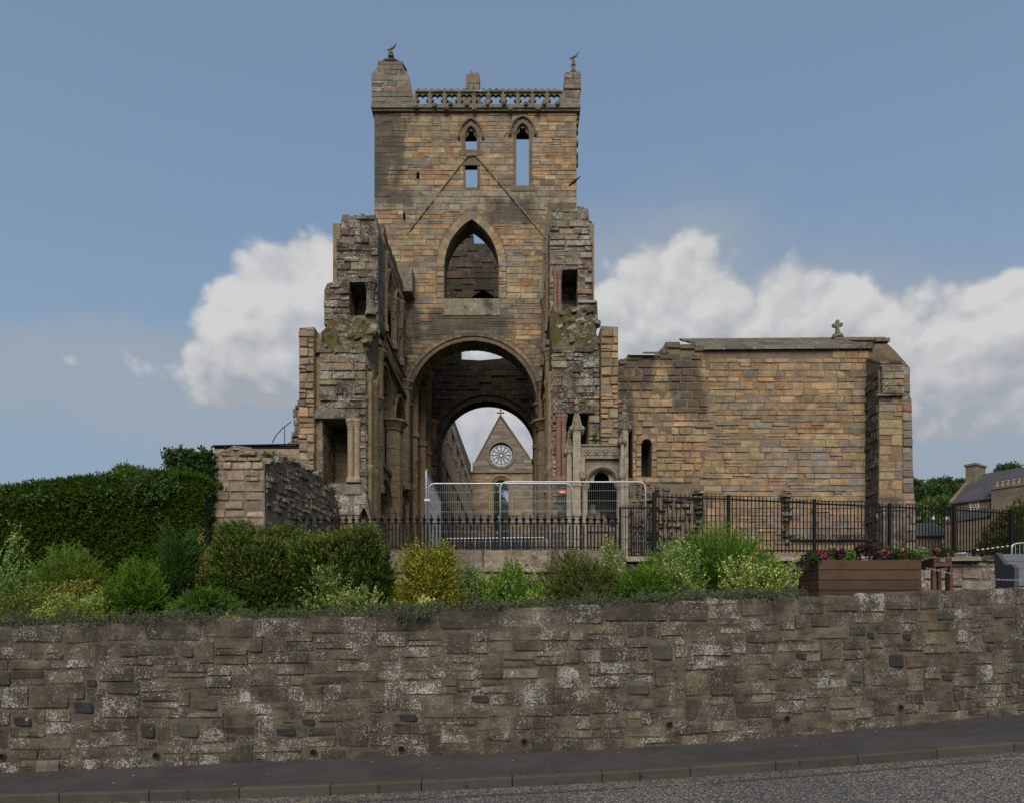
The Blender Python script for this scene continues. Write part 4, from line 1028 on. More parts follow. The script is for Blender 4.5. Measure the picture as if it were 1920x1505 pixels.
    # top stones
    for i in range(9):
        a, b = (640, 704) if L else (1038, 1104); w = (b - a) / 9; mb = MB(); mb.box(X(a + i * w + .5, DC), X(a + (i + 1) * w - .5, DC), DC + .05 + rr.uniform(0, .1), DC + 1.3, Z(405 if L else 391, DC) - .05, Z(405 if L else 391, DC) + rr.uniform(.0, .16)); mb.build('top_stone', M_MOSSC, t)
    # inner face, seen at a slant
    FI = facing_east(xin) if L else facing_west(xin); sg = (lambda y: y) if L else (lambda y: -y)
    def poly(pts): return [(sg(y), z) for y, z in (pts if L else pts[::-1])]
    Y0, Y1 = DE + 2.21, DT - .06
    top = [(DC + 1.47, 19.15), (31.5, 19.25), (33.2, 19.1), (34.6, 19.35), (Y1, 19.3)]
    outl = poly([(Y0, TZ), (Y1, TZ), (Y1, 19.3)] + top[::-1][1:] + [(DC + 1.47, 14.2), (Y0, 14.2)])
    arches = [(30.1, 11.3, 1.5, 1.75, 9.1), (33.95, 11.3, 1.35, 1.7, 9.1), (30.1, 6.4, 1.5, 1.7, TZ), (33.95, 6.4, 1.35, 1.6, TZ), (31.25, 16.6, .62, 1.3, 14.9), (33.1, 16.6, .62, 1.3, 14.9), (34.9, 16.2, .5, 1.2, 14.9)]
    ins = [pointed_window(sg(c), zs, a, H, sill) for c, zs, a, H, sill in arches]
    outs = [pointed_window(sg(c), zs, a, H, sill, .34 if a > 1 else .22) for c, zs, a, H, sill in arches]
    hol = [p if p[0][1] > TZ + .01 else [(u, max(v, TZ + .002)) for u, v in p] for p in ins]
    mb = MB(); slab(mb, FI, outl, hol, 1.5); mb.build('inner_wall', M_INNC, t)
    mb = MB(); bx0, bx1 = sorted((xin - s * 1.51, xin - s * 1.8)); mb.box(bx0, bx1, Y0, Y1, TZ, 18.6); mb.build('aisle_wall', M_INNC, t)
    mason(t, FI, [outl] + outs, M_INN, TZ, 19.3, (.28, .42), (.5, 1.1), inn_pal, seed=89, limit=0, depth=.14, proud=(.0, .06))
    mb = MB()
    for c, zs, a, H, sill in arches:
        w = .34 if a > 1 else .22; pi, po = arc_point(sg(c), zs, a, H, 10), arc_point(sg(c), zs, a, H, 10, w)
        curve_strip(mb, FI, pi, [(p[0] + (r[0] - p[0]) * .5, p[1] + (r[1] - p[1]) * .5) for p, r in zip(pi, po)], -.02, .3)
        curve_strip(mb, FI, [(p[0] + (r[0] - p[0]) * .55, p[1] + (r[1] - p[1]) * .55) for p, r in zip(pi, po)], po, -.14, .2)
        for e in (-1, 1):
            u0, u1 = sorted((sg(c) + e * a, sg(c) + e * (a + w)))
            slab(mb, FI, [(u0, sill), (u1, sill), (u1, zs), (u0, zs)], [], .3, -.06)
            P = FI.p(sg(c) + e * (a + w * .5), 0, -.06); zc = zs
            mb.lathe(P.x, P.y, [(w * .4, zc - .45), (w * .75, zc - .12), (w * .85, zc - .1), (w * .85, zc + .02)], 8)
            if a > 1: mb.lathe(P.x, P.y, [(w * .45, sill + .05), (w * .32, sill + .2), (w * .32, zc - .5)], 8)
    mb.build('arch_moulding', M_INNC, t)
    mb = MB(); fi = lambda y, w=0: FI.p(sg(y), 0, w)
    for z_, pr in ((13.55, .22), (8.75, .12), (14.75, .10)):
        a, b = sorted((xin, xin + s * pr)); mb.box(a, b, Y0, Y1, z_, z_ + .2)
    mb.build('string_course', M_INNC, t)
    for y_, r_, z0_, z1_ in ((32.0, .48, TZ, 11.4), (28.75, .22, 7.4, 13.4), (30.2, .14, 14.8, 18.3), (32.15, .2, 14.8, 17.2), (34.1, .17, 14.8, 18.0), (35.4, .3, 8.9, 14.5), (28.5, .16, TZ, 9.4)):
        mb = MB(); P = fi(y_, -.04); d_ = int((z1_ - z0_) / .8); k = [(r_ * 1.3, z0_), (r_ * 1.3, z0_ + .25), (r_, z0_ + .35)]
        for i in range(d_): zz = z0_ + .4 + (z1_ - z0_ - 1.0) * i / d_; zt_ = z0_ + .4 + (z1_ - z0_ - 1.0) * (i + 1) / d_; k += [(r_, zz), (r_, zt_ - .04), (r_ * .95, zt_ - .02)]
        k += [(r_, z1_ - .5), (r_ * 1.15, z1_ - .46), (r_ * 1.02, z1_ - .4), (r_ * 1.4, z1_ - .14), (r_ * 1.55, z1_ - .1), (r_ * 1.55, z1_)]
        mb.lathe(P.x, P.y, k, 10).build('pier_shaft', M_INNC, t)
    # ragged top along the inner wall
    for i in range(12):
        y = DC + 1.6 + i * .48; 
        if y > Y1 - .4: break
        mb = MB(); a, b = sorted((xin + s * .02, xin - s * 1.35)); mb.box(a, b, y, y + .44, 19.02, 19.3 + rr.uniform(-.1, .2)); mb.build('top_stone', M_MOSSC, t)

south_choir = thing('choir_wall', 'ruined choir wall with paired pale columns in a niche, behind the curved dark wall', 'ruined wall', (X(640, DE), DE, TZ), 'broken choir walls flanking the tower arch')
choir(south_choir, 'south')
north_choir = thing('choir_wall', 'ruined choir wall with red sandstone columns, behind the carved tomb canopy', 'ruined wall', (X(1090, DE), DE, TZ), 'broken choir walls flanking the tower arch')
choir(north_choir, 'north')
# low base wall with two small pointed openings under the niche
mb = MB(); m_ = [qe(575, 1060), qe(700, 1060), qe(700, 985), qe(686, 925), qe(676, 908), qe(600, 908)]
def ogive(px, py, a, H, sill): return pointed_window(X(px, 25.9), Z(py, 25.9), a / FPX * 25.9, H / FPX * 25.9, Z(sill, 25.9))
hs = [ogive(618, 972, 9, 22, 1040), ogive(682, 975, 8, 25, 1040)]
b_ = [q(a, b, 25.9) for a, b in ((575, 1060), (698, 1060), (698, 990), (688, 930), (676, 907), (602, 907))]
FB = front(25.9); slab(mb, FB, b_, hs, .37); mb.build('base_wall', M_CRUC, south_choir)
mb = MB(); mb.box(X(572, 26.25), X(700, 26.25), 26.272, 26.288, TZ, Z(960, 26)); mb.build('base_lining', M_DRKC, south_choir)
mason(south_choir, FB, [b_, [(u, v) for u, v in hs[0]], hs[1]], M_CRU, TZ + .6, Z(908, 25.9), (.3, .45), (.4, .9), cru_pal, seed=91, depth=.14, proud=(0, .05), style='rubble', name='base_stone')
# broken stair of masonry behind the south choir wall
st_ = thing('ruined_masonry', 'stepped grey stub of broken masonry behind the left edge of the choir wall', 'ruin', (X(560, 30), 30, TZ))
rr = random.Random(2); M_STUB = M_CRU
blocks = [(556, 564, 748), (552, 564, 757), (547, 566, 764), (549, 566, 780), (551, 566, 795), (546, 566, 808), (543, 566, 818), (538, 566, 826), (528, 566, 832), (510, 566, 838)]
for i, (a, b, py) in enumerate(blocks):
    y1 = blocks[i + 1][2] if i + 1 < len(blocks) else 850
    x = a
    while x < b - 1:
        w = min(rr.uniform(6, 11), b - x); mb = MB(); mb.cbox(X(x, 30), X(x + w - .3, 30), 30 + rr.uniform(0, .15), 31.2, Z(y1, 30), Z(py + rr.uniform(-1, 1), 30) - .004, .02); o = mb.build('stone', M_CRU[0], st_); o.color = (*cru_pal(rr, 0, 0), 1); x += w
mb = MB(); mb.box(X(508, 30), X(566, 30), 31.21, 31.8, TZ, Z(845, 30)); mb.build('core', M_CRUC, st_)

# ------------------------------------------------------------------ chapel wall on the right
DR = 28.0; FR = front(DR); qr = lambda px, py: q(px, py, DR)
M_CHA = stone_pair('chapel_sandstone', lichen=.12, stain=.18, moss=.05, mot=.74, grain=.55, grime=.46, bumpd=.06,
    runs=[(X(1290, DR), Z(715, DR), .85, 1.7), (X(1265, DR), Z(668, DR), 1.6, .5), (X(1200, DR), Z(700, DR), .7, .8), (X(1175, DR), Z(740, DR), .35, 2.2), (X(1645, DR), Z(860, DR), .28, 6.0), (X(1585, DR), Z(1008, DR), 3.2, .16), (X(1312, DR), Z(975, DR), .3, 1.0)])
M_CHAC = stone_mat('chapel_core', 'const', color=(.16, .115, .072), lichen=.13, stain=.24, moss=.05, mot=.6, grain=.5, grime=.5)
chapel = thing('chapel_wall', 'broad honey-coloured stone wall with slab roof edge, right of the tomb canopy', 'ruined wall', (X(1400, DR), DR, TZ))
slit_ = arc_round(X(1212, DR), Z(832, DR), 9.5 / FPX * DR, 10); slit_ = [(slit_[0][0], Z(893, DR))] + slit_ + [(slit_[-1][0], Z(893, DR))]
slit2_ = [qr(1178, 895), qr(1186, 895), qr(1186, 800), qr(1178, 800)]
outline = [qr(1150, 1070), qr(1640, 1070), qr(1640, 654), qr(1332, 659), qr(1300, 652), qr(1247, 646), qr(1236, 659), qr(1176, 670), qr(1160, 678), qr(1150, 690)]
mb = MB(); slab(mb, FR, outline, [slit_, slit2_], 1.2); mb.build('core', M_CHAC, chapel)
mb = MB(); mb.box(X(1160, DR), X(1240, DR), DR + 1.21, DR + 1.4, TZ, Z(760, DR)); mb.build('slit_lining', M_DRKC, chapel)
cha_a = palette([(OCH, 4), (TAN, 3), (ORG, 1.2), (BRN, 1.5), (RED, .5), (GRY, .6)])
cha_b = palette([(OCH, 2.4), (TAN, 3), (ORG, 1.6), (GRY, 2.6), (BRN, 1.6), (RED, .8), (CRM, .8)])
def cha_col(rnd, u, v):
    px = u / DR * FPX + VPX; py = HPY - (v - EYE) * FPX / DR
    if py < 800 and px > 1380: return jitc(rnd, rnd.choice([ORG, OCH, BRN, TAN, GRY, OCH]))
    if py > 820 and px > 1420: return jitc(rnd, rnd.choice([GRY, (.25, .215, .17), (.23, .2, .17), OCH, TAN, BRN, (.25, .17, .12)]), .12)
    return cha_a(rnd, u, v) if px < 1400 else cha_b(rnd, u, v)
rz, zz_, teeth = random.Random(44), TZ, []
while zz_ < Z(668, DR): xx = X(1313, DR) + rz.uniform(-.55, .55); h_ = rz.uniform(.26, .5); teeth += [(xx, zz_), (xx, min(zz_ + h_ - .001, Z(663, DR)))]; zz_ += h_
smooth_part = [qr(1315, 1070), qr(1628, 1070), qr(1628, 658), qr(1332, 662), qr(1318, 662)] + teeth[::-1]
rough_part = [qr(1158, 905), (X(1313, DR), Z(905, DR))] + [(p[0] + .4, p[1]) for p in teeth if p[1] > Z(903, DR)] + [qr(1300, 655), qr(1247, 648), qr(1236, 661), qr(1176, 672), qr(1158, 682)]
core_part = [qr(1158, 1070), qr(1313, 1070), qr(1313, 940), qr(1250, 906), qr(1158, 906)]
slit_o = arc_round(X(1212, DR), Z(832, DR), 19 / FPX * DR, 10); slit_o = [(slit_o[0][0], Z(893, DR))] + slit_o + [(slit_o[-1][0], Z(893, DR))]
mason(chapel, FR, [smooth_part], M_CHA, TZ, Z(658, DR), (.18, .31), (.30, .80), cha_col, seed=101, joint=.02, split=.14, depth=.12, proud=(.0, .05), limit=300)
mason(chapel, FR, [rough_part, slit_o, slit2_], M_CHA, Z(905, DR), Z(648, DR), (.22, .36), (.28, .6), cha_col, seed=102, joint=.028, split=.1, depth=.14, proud=(.0, .06), style='rubble', limit=300, name='rubble_stone')
mason(chapel, FR, [core_part], M_CRU, TZ, Z(906, DR), (.15, .28), (.18, .45), palette([((.16, .13, .095), 1), ((.20, .155, .10), 1), ((.13, .11, .085), 1)]), seed=103, joint=.05, depth=.3, proud=(-.05, .2), style='round', limit=300, name='core_rubble')
voussoirs(chapel, FR, slit_[1:-1], slit_o[1:-1], 9, -.05, .3, M_CHA, cha_a, 8)
for s in (-1, 1):
    a, b = sorted((X(1212, DR) + s * 9.5 / FPX * DR, X(1212, DR) + s * 19 / FPX * DR)); mason(chapel, FR, [[(a, Z(893, DR)), (b, Z(893, DR)), (b, Z(832, DR)), (a, Z(832, DR))]], M_CHA, Z(893, DR), Z(832, DR), (.25, .4), (.2, .25), cha_a, seed=104 + s, depth=.2, proud=(0, .05), style='rubble', name='jamb_stone')
for i, (px, y0, y1) in enumerate(((1308, 918, 1022), (1472, 918, 1015))):      # torn stubs of vanished cross walls
    rr = random.Random(i); py = y0
    while py < y1:
        h = rr.uniform(7, 11); w = (11 if py < y0 + 45 else 7) * rr.uniform(.7, 1.15); mb = MB(); dx = rr.uniform(-3, 3)
        o = bpy.data.objects.new('torn_stone', shared_stone('round', rr.randrange(9), M_CRU[0])); a, b = X(px - w + dx, DR), X(px + w + dx, DR)
        o.matrix_basis = Matrix.Translation(Vector((a, DR - rr.uniform(.05, .3), Z(py + h, DR))) - origin(chapel)) @ Matrix.Diagonal((b - a, .6, Z(py, DR) - Z(py + h, DR) - .02, 1)); o.color = (*jitc(rr, (.21, .165, .11)), 1); link(o, chapel); py += h
mb = MB(); mb.box(X(1480, DR), X(1628, DR), DR - .22, DR - .02, Z(1012, DR), Z(1003, DR)); mb.build('plinth', M_CRUC, chapel)
mb = MB(); mb.box(X(1304, DR), X(1336, DR), DR - .07, DR + .1, Z(801, DR), Z(797, DR)); mb.box(X(1342, DR), X(1385, DR), DR - .07, DR + .1, Z(797, DR), Z(790, DR)); mb.build('drip_stone', stone_mat('grey_drip', 'const', color=(.16, .145, .125), lichen=.2, stain=.3), chapel)
# roof of overlapping stone slabs, gently falling to the wall head
rr = random.Random(17); M_SLATE = stone_pair('roof_slab', lichen=.36, stain=.42, moss=.28, mot=.35, lichen_scale=9)
for row in range(5):
    y0, y1 = DR - .16 + row * .75, DR - .16 + row * .75 + .85; x = X(1325, DR) - rr.uniform(0, .3)
    while x < X(1634, DR):
        w = min(rr.uniform(.55, 1.0), X(1637, DR) - x)
        if w < .2: break
        zl = Z(657, DR) - .03 + row * .52 * .75 + (x - X(1330, DR)) / 6.6 * .05; mb = MB()
        mb.hexa([(x, y0, zl), (x + w - .015, y0, zl), (x + w - .015, y0, zl + .09), (x, y0, zl + .09)], [(x, y1, zl + .44), (x + w - .015, y1, zl + .44), (x + w - .015, y1, zl + .53), (x, y1, zl + .53)])
        o = mb.build('roof_slab', M_SLATE[0], chapel); o.color = (*jitc(rr, (.14, .125, .105)), 1); x += w
mb = MB(); mb.box(X(1320, DR), X(1634, DR), DR + .05, DR + 3.6, Z(661, DR), Z(657, DR) - .03); mb.hexa([(X(1326, DR), DR + .1, Z(657, DR) - .02), (X(1634, DR), DR + .1, Z(657, DR) - .02), (X(1634, DR), DR + .1, Z(657, DR) + .04), (X(1326, DR), DR + .1, Z(657, DR) + .04)], [(X(1326, DR), DR + 3.6, Z(657, DR) - .02), (X(1634, DR), DR + 3.6, Z(657, DR) - .02), (X(1634, DR), DR + 3.6, Z(657, DR) + 1.82), (X(1326, DR), DR + 3.6, Z(657, DR) + 1.75)]); mb.build('roof_bed', M_CRUC, chapel)
st = []; x = X(1160, DR)     # broken, mossy wall head on the left
for px0, px1, py in ((1160, 1176, 676), (1176, 1205, 668), (1205, 1237, 662), (1237, 1250, 656), (1247, 1275, 645), (1275, 1302, 647), (1302, 1328, 651)):
    mb = MB(); mb.cbox(X(px0, DR), X(px1 - .4, DR), DR - .08, DR + 1.1, Z(py + 9, DR), Z(py, DR) + rr.uniform(0, .06), .03); mb.build('wall_head_stone', M_MOSSC, chapel)
mb = MB(); mb.box(X(1178, DR), X(1226, DR), DR - .2, DR - .09, Z(669.5, DR), Z(667.5, DR)); mb.build('lead_flashing', plain_mat('lead', (.30, .34, .34), .5, .4), chapel)
# buttress and corner
bt = thing('buttress', 'tall sloped-top corner buttress with black crust at the end of the chapel wall', 'buttress', (X(1668, 27), 27, TZ))
DBt = 27.0; FBt = front(DBt); qb = lambda px, py: q(px, py, DBt)
M_BUT = stone_pair('buttress_sandstone', lichen=.22, stain=.20, moss=.15, mot=.45, bumpd=.06, runs=[(X(1672, DBt), Z(715, DBt), .6, .75), (X(1672, DBt), Z(945, DBt), .6, .3), (X(1675, DBt), Z(1004, DBt), .8, .14)])
zt1, zt2 = Z(690, DBt), Z(742, DBt)
mb = MB(); mb.box(X(1648, DBt), X(1691, DBt), DBt, DR - .002, TZ, zt1)
mb.hexa([(X(1648, DBt), DBt - .12, zt1 + .003), (X(1693, DBt), DBt - .12, zt1 + .003), (X(1693, DBt), DBt - .12, zt1 + .1), (X(1648, DBt), DBt - .12, zt1 + .1)], [(X(1648, DBt), DR + .4, zt1 + .003), (X(1690, DBt), DR + .4, zt1 + .003), (X(1676, DBt), DR + .4, Z(648, DBt)), (X(1648, DBt), DR + .4, Z(648, DBt))])
mb.build('core', M_CHAC, bt)
but_pal = palette([(OCH, 2), (TAN, 3), (BRN, 2), (GRY, 2), (RED, 1)])
mason(bt, FBt, [[(X(1648, DBt), TZ), (X(1691, DBt), TZ), (X(1691, DBt), zt2 - .01), (X(1648, DBt), zt2 - .01)]], M_BUT, TZ, zt2 - .01, (.26, .42), (.35, .75), but_pal, seed=111, depth=.12, proud=(0, .04))
mason(bt, front(DBt - .14), [[(X(1650, DBt), zt2 + .02), (X(1692, DBt), zt2 + .02), (X(1692, DBt), zt1), (X(1650, DBt), zt1)]], M_CRU, zt2 + .02, zt1, (.26, .36), (.35, .6), cru_pal, seed=112, depth=.2, proud=(0, .03), name='weathering_stone')
M_BLK = stone_pair('black_crust', lichen=.42, stain=.85, moss=.1, mot=.5)
BL = facing_west(X(1648, DBt)); mason(bt, BL, [[(-DR + .01, TZ), (-DBt - .02, TZ), (-DBt - .02, zt1), (-DR + .01, zt1)]], M_BLK, TZ, zt1, (.26, .42), (.3, .6), cru_pal, seed=113, depth=.1, proud=(0, .08), style='rubble', name='side_stone')
mb = MB(); mb.box(X(1640, DBt), X(1694, DBt), DBt - .18, DBt - .05, zt2 - .06, zt2 + .01); mb.build('drip_course', M_CRUC, bt)
mb = MB(); mb.hexa([(X(1646, DBt), DBt - .3, Z(958, DBt)), (X(1693, DBt), DBt - .3, Z(958, DBt)), (X(1693, DBt), DBt - .3, Z(952, DBt)), (X(1646, DBt), DBt - .3, Z(952, DBt))], [(X(1646, DBt), DBt + .02, Z(958, DBt)), (X(1693, DBt), DBt + .02, Z(958, DBt)), (X(1693, DBt), DBt + .02, Z(938, DBt)), (X(1646, DBt), DBt + .02, Z(938, DBt))])
mb.box(X(1648, DBt), X(1692, DBt), DBt - .26, DBt - .045, TZ, Z(958, DBt) - .002); mb.build('base_offset', M_CRUC, bt)
# sloping weathering stones
for i in range(6):
    t0, t1 = i / 6, (i + .97) / 6; y0, y1 = DBt - .15 + 1.5 * t0, DBt - .15 + 1.5 * t1; za, zb_ = zt1 + .1 + (Z(648, DBt) - zt1 - .1) * t0, zt1 + .1 + (Z(648, DBt) - zt1 - .1) * t1
    for a, b in ((1647, 1666), (1666.4, 1692 - 12 * t0)):
        mb = MB(); mb.hexa([(X(a, DBt), y0, za + .01), (X(b, DBt), y0, za + .01), (X(b, DBt), y0, za + .09), (X(a, DBt), y0, za + .09)], [(X(a, DBt), y1, zb_ + .01), (X(b, DBt), y1, zb_ + .01), (X(b, DBt), y1, zb_ + .09), (X(a, DBt), y1, zb_ + .09)]); o = mb.build('weathering_slab', M_CRU[0], bt); o.color = (*jitc(random.Random(i), (.14, .12, .095)), 1)
# north-east corner beyond the buttress, stepped outline
cor = [q(1640, 1070, 28.2), q(1718, 1070, 28.2), q(1716, 960, 28.2), q(1712, 900, 28.2), q(1709, 750, 28.2), q(1706, 742, 28.2), q(1706, 690, 28.2), q(1680, 660, 28.2), q(1664, 645, 28.2), q(1640, 645, 28.2)]
mb = MB(); slab(mb, front(28.2), cor, [], 1.2); mb.build('return_core', M_CHAC, bt)
mason(bt, front(28.2), [[q(1692, 1070, 28.2), q(1718, 1070, 28.2)] + cor[2:7] + [q(1692, 676, 28.2)]], M_BUT, TZ, Z(680, 28.2), (.26, .42), (.25, .55), palette([((.20, .175, .14), 3), ((.25, .19, .13), 1), (RED, 1.2), ((.17, .15, .12), 2)]), seed=114, depth=.12, proud=(0, .07), style='rubble', name='return_stone')
# gable apex stones and cross finial
mb = MB(); mb.cbox(X(1565, 30.5), X(1664, 30.5), 30.5, 31.2, Z(652, 30.5), Z(640, 30.5), .03); mb.cbox(X(1563, 30.5), X(1660, 30.5), 30.42, 31.3, Z(640, 30.5) + .003, Z(633, 30.5), .03); mb.box(X(1630, 28.3), X(1664, 28.3), 28.3, 30.4, Z(652, 28.3), Z(642, 28.3)); mb.box(X(1640, 28.2), X(1667, 28.2), 28.12, 30.4, Z(641.5, 28.2), Z(635, 28.2)); mb.build('gable_coping', M_PARC, bt)
cf = thing('cross_finial', 'small weathered stone cross on the gable above the slab roof', 'finial', (X(1570, 30.8), 30.8, Z(634, 30.8)))
x, y, z = cf.location; mb = MB(); mb.lathe(x, y, [(.28, z), (.24, z + .12), (.12, z + .22), (.10, z + .34)], 8); mb.build('base', M_PARC, cf)
mb = MB(); mb.box(x - .06, x + .06, y - .07, y + .07, z + .34, z + .78); mb.box(x - .20, x - .062, y - .065, y + .065, z + .48, z + .62); mb.box(x + .062, x + .20, y - .065, y + .065, z + .52, z + .66)
for dx, dz in ((-.17, .56), (.17, .6), (0, .74)): mb.lathe(x + dx, y, [(.04, z + dz - .08), (.09, z + dz), (.04, z + dz + .08)], 7)
mb.build('cross', M_PARC, cf)

# ------------------------------------------------------------------ tomb canopy
DM = 23.5; FM = front(DM); qm = lambda px, py: q(px, py, DM)
M_CAN = stone_mat('canopy_stone', 'const', color=(.30, .25, .185), lichen=.26, stain=.26, moss=.3, mot=.42, lichen_scale=9)
M_CAN2 = stone_mat('canopy_dark', 'const', color=(.22, .185, .14), lichen=.25, stain=.40, moss=.2, mot=.4)
can = thing('tomb_canopy', 'ornate carved gothic tomb canopy with two crocketed pinnacles behind the mesh fencing', 'monument', (X(1130, DM), DM, TZ))
def pinnacle(px, w, ytop, ygab, ysh, D=DM, cap=None):
    x = X(px, D); r = w / 2 / FPX * D; zt, zg, zs = Z(ytop, D), Z(ygab, D), Z(ysh, D)
    mb = MB(); mb.box(x - r, x + r, D - r, D + r, TZ, zs)
    for zz in (Z(1010, D), Z(968, D), Z(912, D)): mb.box(x - r * 1.2, x + r * 1.2, D - r * 1.25, D + r * 1.25, zz, zz + .12)
    mb.build('pillar', M_CAN, can)
    mb = MB(); mb.lathe(x, D, [(r * 1.7, zs), (r * 1.75, zs + .06), (r * 1.25, zs + .1), (r * .42, zg)], 4, math.pi / 4)
    for e in (-1, 1):
        for f in (-1, 1): mb.tube([(x + e * r * 1.25, D + f * r * 1.2, zs + .05), (x + e * r * .35, D + f * r * .35, zg)], [.05, .035], 5); mb.lathe(x + e * r * 1.5, D + f * r * 1.4, [(.03, zs - .08), (.085, zs), (.08, zs + .07), (.02, zs + .14)], 6)
    k = zt - zg; mb.lathe(x, D, [(r * .4, zg), (r * .8, zg + k * .15), (r * .85, zg + k * .3), (r * .5, zg + k * .42), (r * .55, zg + k * .5), (r * .8, zg + k * .6), (r * .7, zg + k * .75), (r * .25, zg + k * .85), (r * .1, zt)], 8)
    mb.build('pinnacle', cap or M_CAN2, can)
pinnacle(1081, 14, 745, 775, 808); pinnacle(1171, 12, 742, 772, 806, DM, M_CRUC); pinnacle(1067, 9, 806, 822, 850, DM + .2); pinnacle(1166.5, 6, 806, 815, 830, DM - .12)
mb = MB(); mb.box(X(1089, DM), X(1165, DM), DM - .02, DM + .5, Z(856, DM), Z(836, DM)); mb.box(X(1086, DM), X(1167, DM), DM - .12, DM + .5, Z(860.5, DM), Z(856.2, DM)); mb.box(X(1087, DM), X(1166, DM), DM - .06, DM + .52, Z(835.8, DM), Z(833, DM)); mb.build('frieze', M_CAN2, can)
for i in range(4):
    cx_, cz_ = X(1102 + i * 16.6, DM), Z(846.5, DM); mb = MB(); s_ = 5.0 / FPX * DM
    for dx, dz in ((s_ * .5, 0), (-s_ * .5, 0), (0, s_ * .5), (0, -s_ * .5)): mb.lathe(cx_ + dx, DM - .05, [(.01, cz_ + dz - s_ * .45), (s_ * .42, cz_ + dz), (.01, cz_ + dz + s_ * .45)], 8)
    curve_strip(mb, FM, quatre(cx_, cz_, s_ * 1.1, s_ * 1.1, 24), quatre(cx_, cz_, s_ * 1.5, s_ * 1.5, 24), -.06, -.022); mb.build('quatrefoil', M_CAN, can)
aw = 27 / FPX * DM; acx_, azs_ = X(1129, DM), Z(908, DM)
arch = arc_round(acx_, azs_, aw, 24); arch_o = arc_round(acx_, azs_, 34 / FPX * DM, 24)
pan = [qm(1093, 909), qm(1167, 909), qm(1167, 861), qm(1093, 861)]
body = [pan[0]] + [(acx_ - 34 / FPX * DM, azs_ - .012)] + list(reversed(arch_o)) + [(acx_ + 34 / FPX * DM, azs_ - .012)] + pan[1:]
mb = MB(); slab(mb, FM, [(u, max(v, azs_ - .012)) for u, v in body], [], .4); mb.build('spandrel', M_CAN2, can)
mb = MB()
for a, b, w0 in ((34, 32, -.10), (31.7, 29.5, -.05), (29.2, 27, .05)): curve_strip(mb, FM, arc_round(acx_, azs_, b / FPX * DM, 24), arc_round(acx_, azs_, a / FPX * DM, 24), w0, .4)
tre = []
for i, p in enumerate(arc_round(acx_, azs_, 26.8 / FPX * DM, 48)):
    t = math.pi * i / 48; k = .60 + .38 * abs(math.cos(1.5 * (t - math.pi / 2))) if abs(t - math.pi / 2) < math.pi / 3 else .60 + .34 * abs(math.sin(3 * (abs(t - math.pi / 2) - math.pi / 3)))
    tre.append((acx_ + (p[0] - acx_) * k, azs_ + (p[1] - azs_) * k))
curve_strip(mb, FM, tre, arc_round(acx_, azs_, 26.8 / FPX * DM, 48), .14, .34); mb.build('arch_moulding', M_CAN, can)
for e, px in ((-1, 1092), (1, 1165)):
    x = X(px, DM); mb = MB(); mb.lathe(x, DM - .12, [(.03, Z(902, DM)), (.11, Z(897, DM)), (.15, Z(889, DM)), (.09, Z(887, DM)), (.09, Z(860, DM))], 8); mb.build('pendant', M_CAN, can)
    x = X(1097 if e < 0 else 1162, DM); mb = MB(); mb.lathe(x, DM + .05, [(.16, TZ), (.10, TZ + .3), (.10, Z(920, DM)), (.17, Z(912, DM)), (.20, Z(908, DM))], 8); mb.box(x - .06, x + .06, DM - .02, DM + .4, TZ, Z(909, DM)); mb.build('jamb_shaft', M_CAN, can)
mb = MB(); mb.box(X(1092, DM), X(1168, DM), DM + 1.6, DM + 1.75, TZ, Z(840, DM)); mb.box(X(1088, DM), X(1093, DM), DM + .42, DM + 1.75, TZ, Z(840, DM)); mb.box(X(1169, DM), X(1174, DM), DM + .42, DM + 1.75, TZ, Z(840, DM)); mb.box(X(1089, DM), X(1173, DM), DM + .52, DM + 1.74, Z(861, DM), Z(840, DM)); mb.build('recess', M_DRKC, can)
mb = MB(); mb.box(X(1102, DM), X(1155, DM), DM + .5, DM + 1.3, TZ, Z(992, DM)); mb.box(X(1099, DM), X(1158, DM), DM + .42, DM + 1.4, Z(992, DM) + .002, Z(984, DM)); mb.build('tomb_chest', M_WRMC, can)
ef = thing('effigy', 'worn grey stone figure resting inside the dark tomb canopy', 'effigy', (X(1120, DM + 1), DM + 1, Z(984, DM)))
mb = MB(); rr = random.Random(3)
for px, h in ((1107, 38), (1118, 52), (1128, 36), (1139, 30), (1148, 20)):
    x = X(px, DM); z0 = Z(984, DM); z1 = Z(984 - h, DM); mb.lathe(x, DM + 1.2, [(.16, z0 + .003), (.14, z0 + (z1 - z0) * .5), (.2, z0 + (z1 - z0) * .62), (.1, z0 + (z1 - z0) * .8), (.12, z1 - .06), (.04, z1)], 8)
mb.build('figure', M_CAN2, ef)

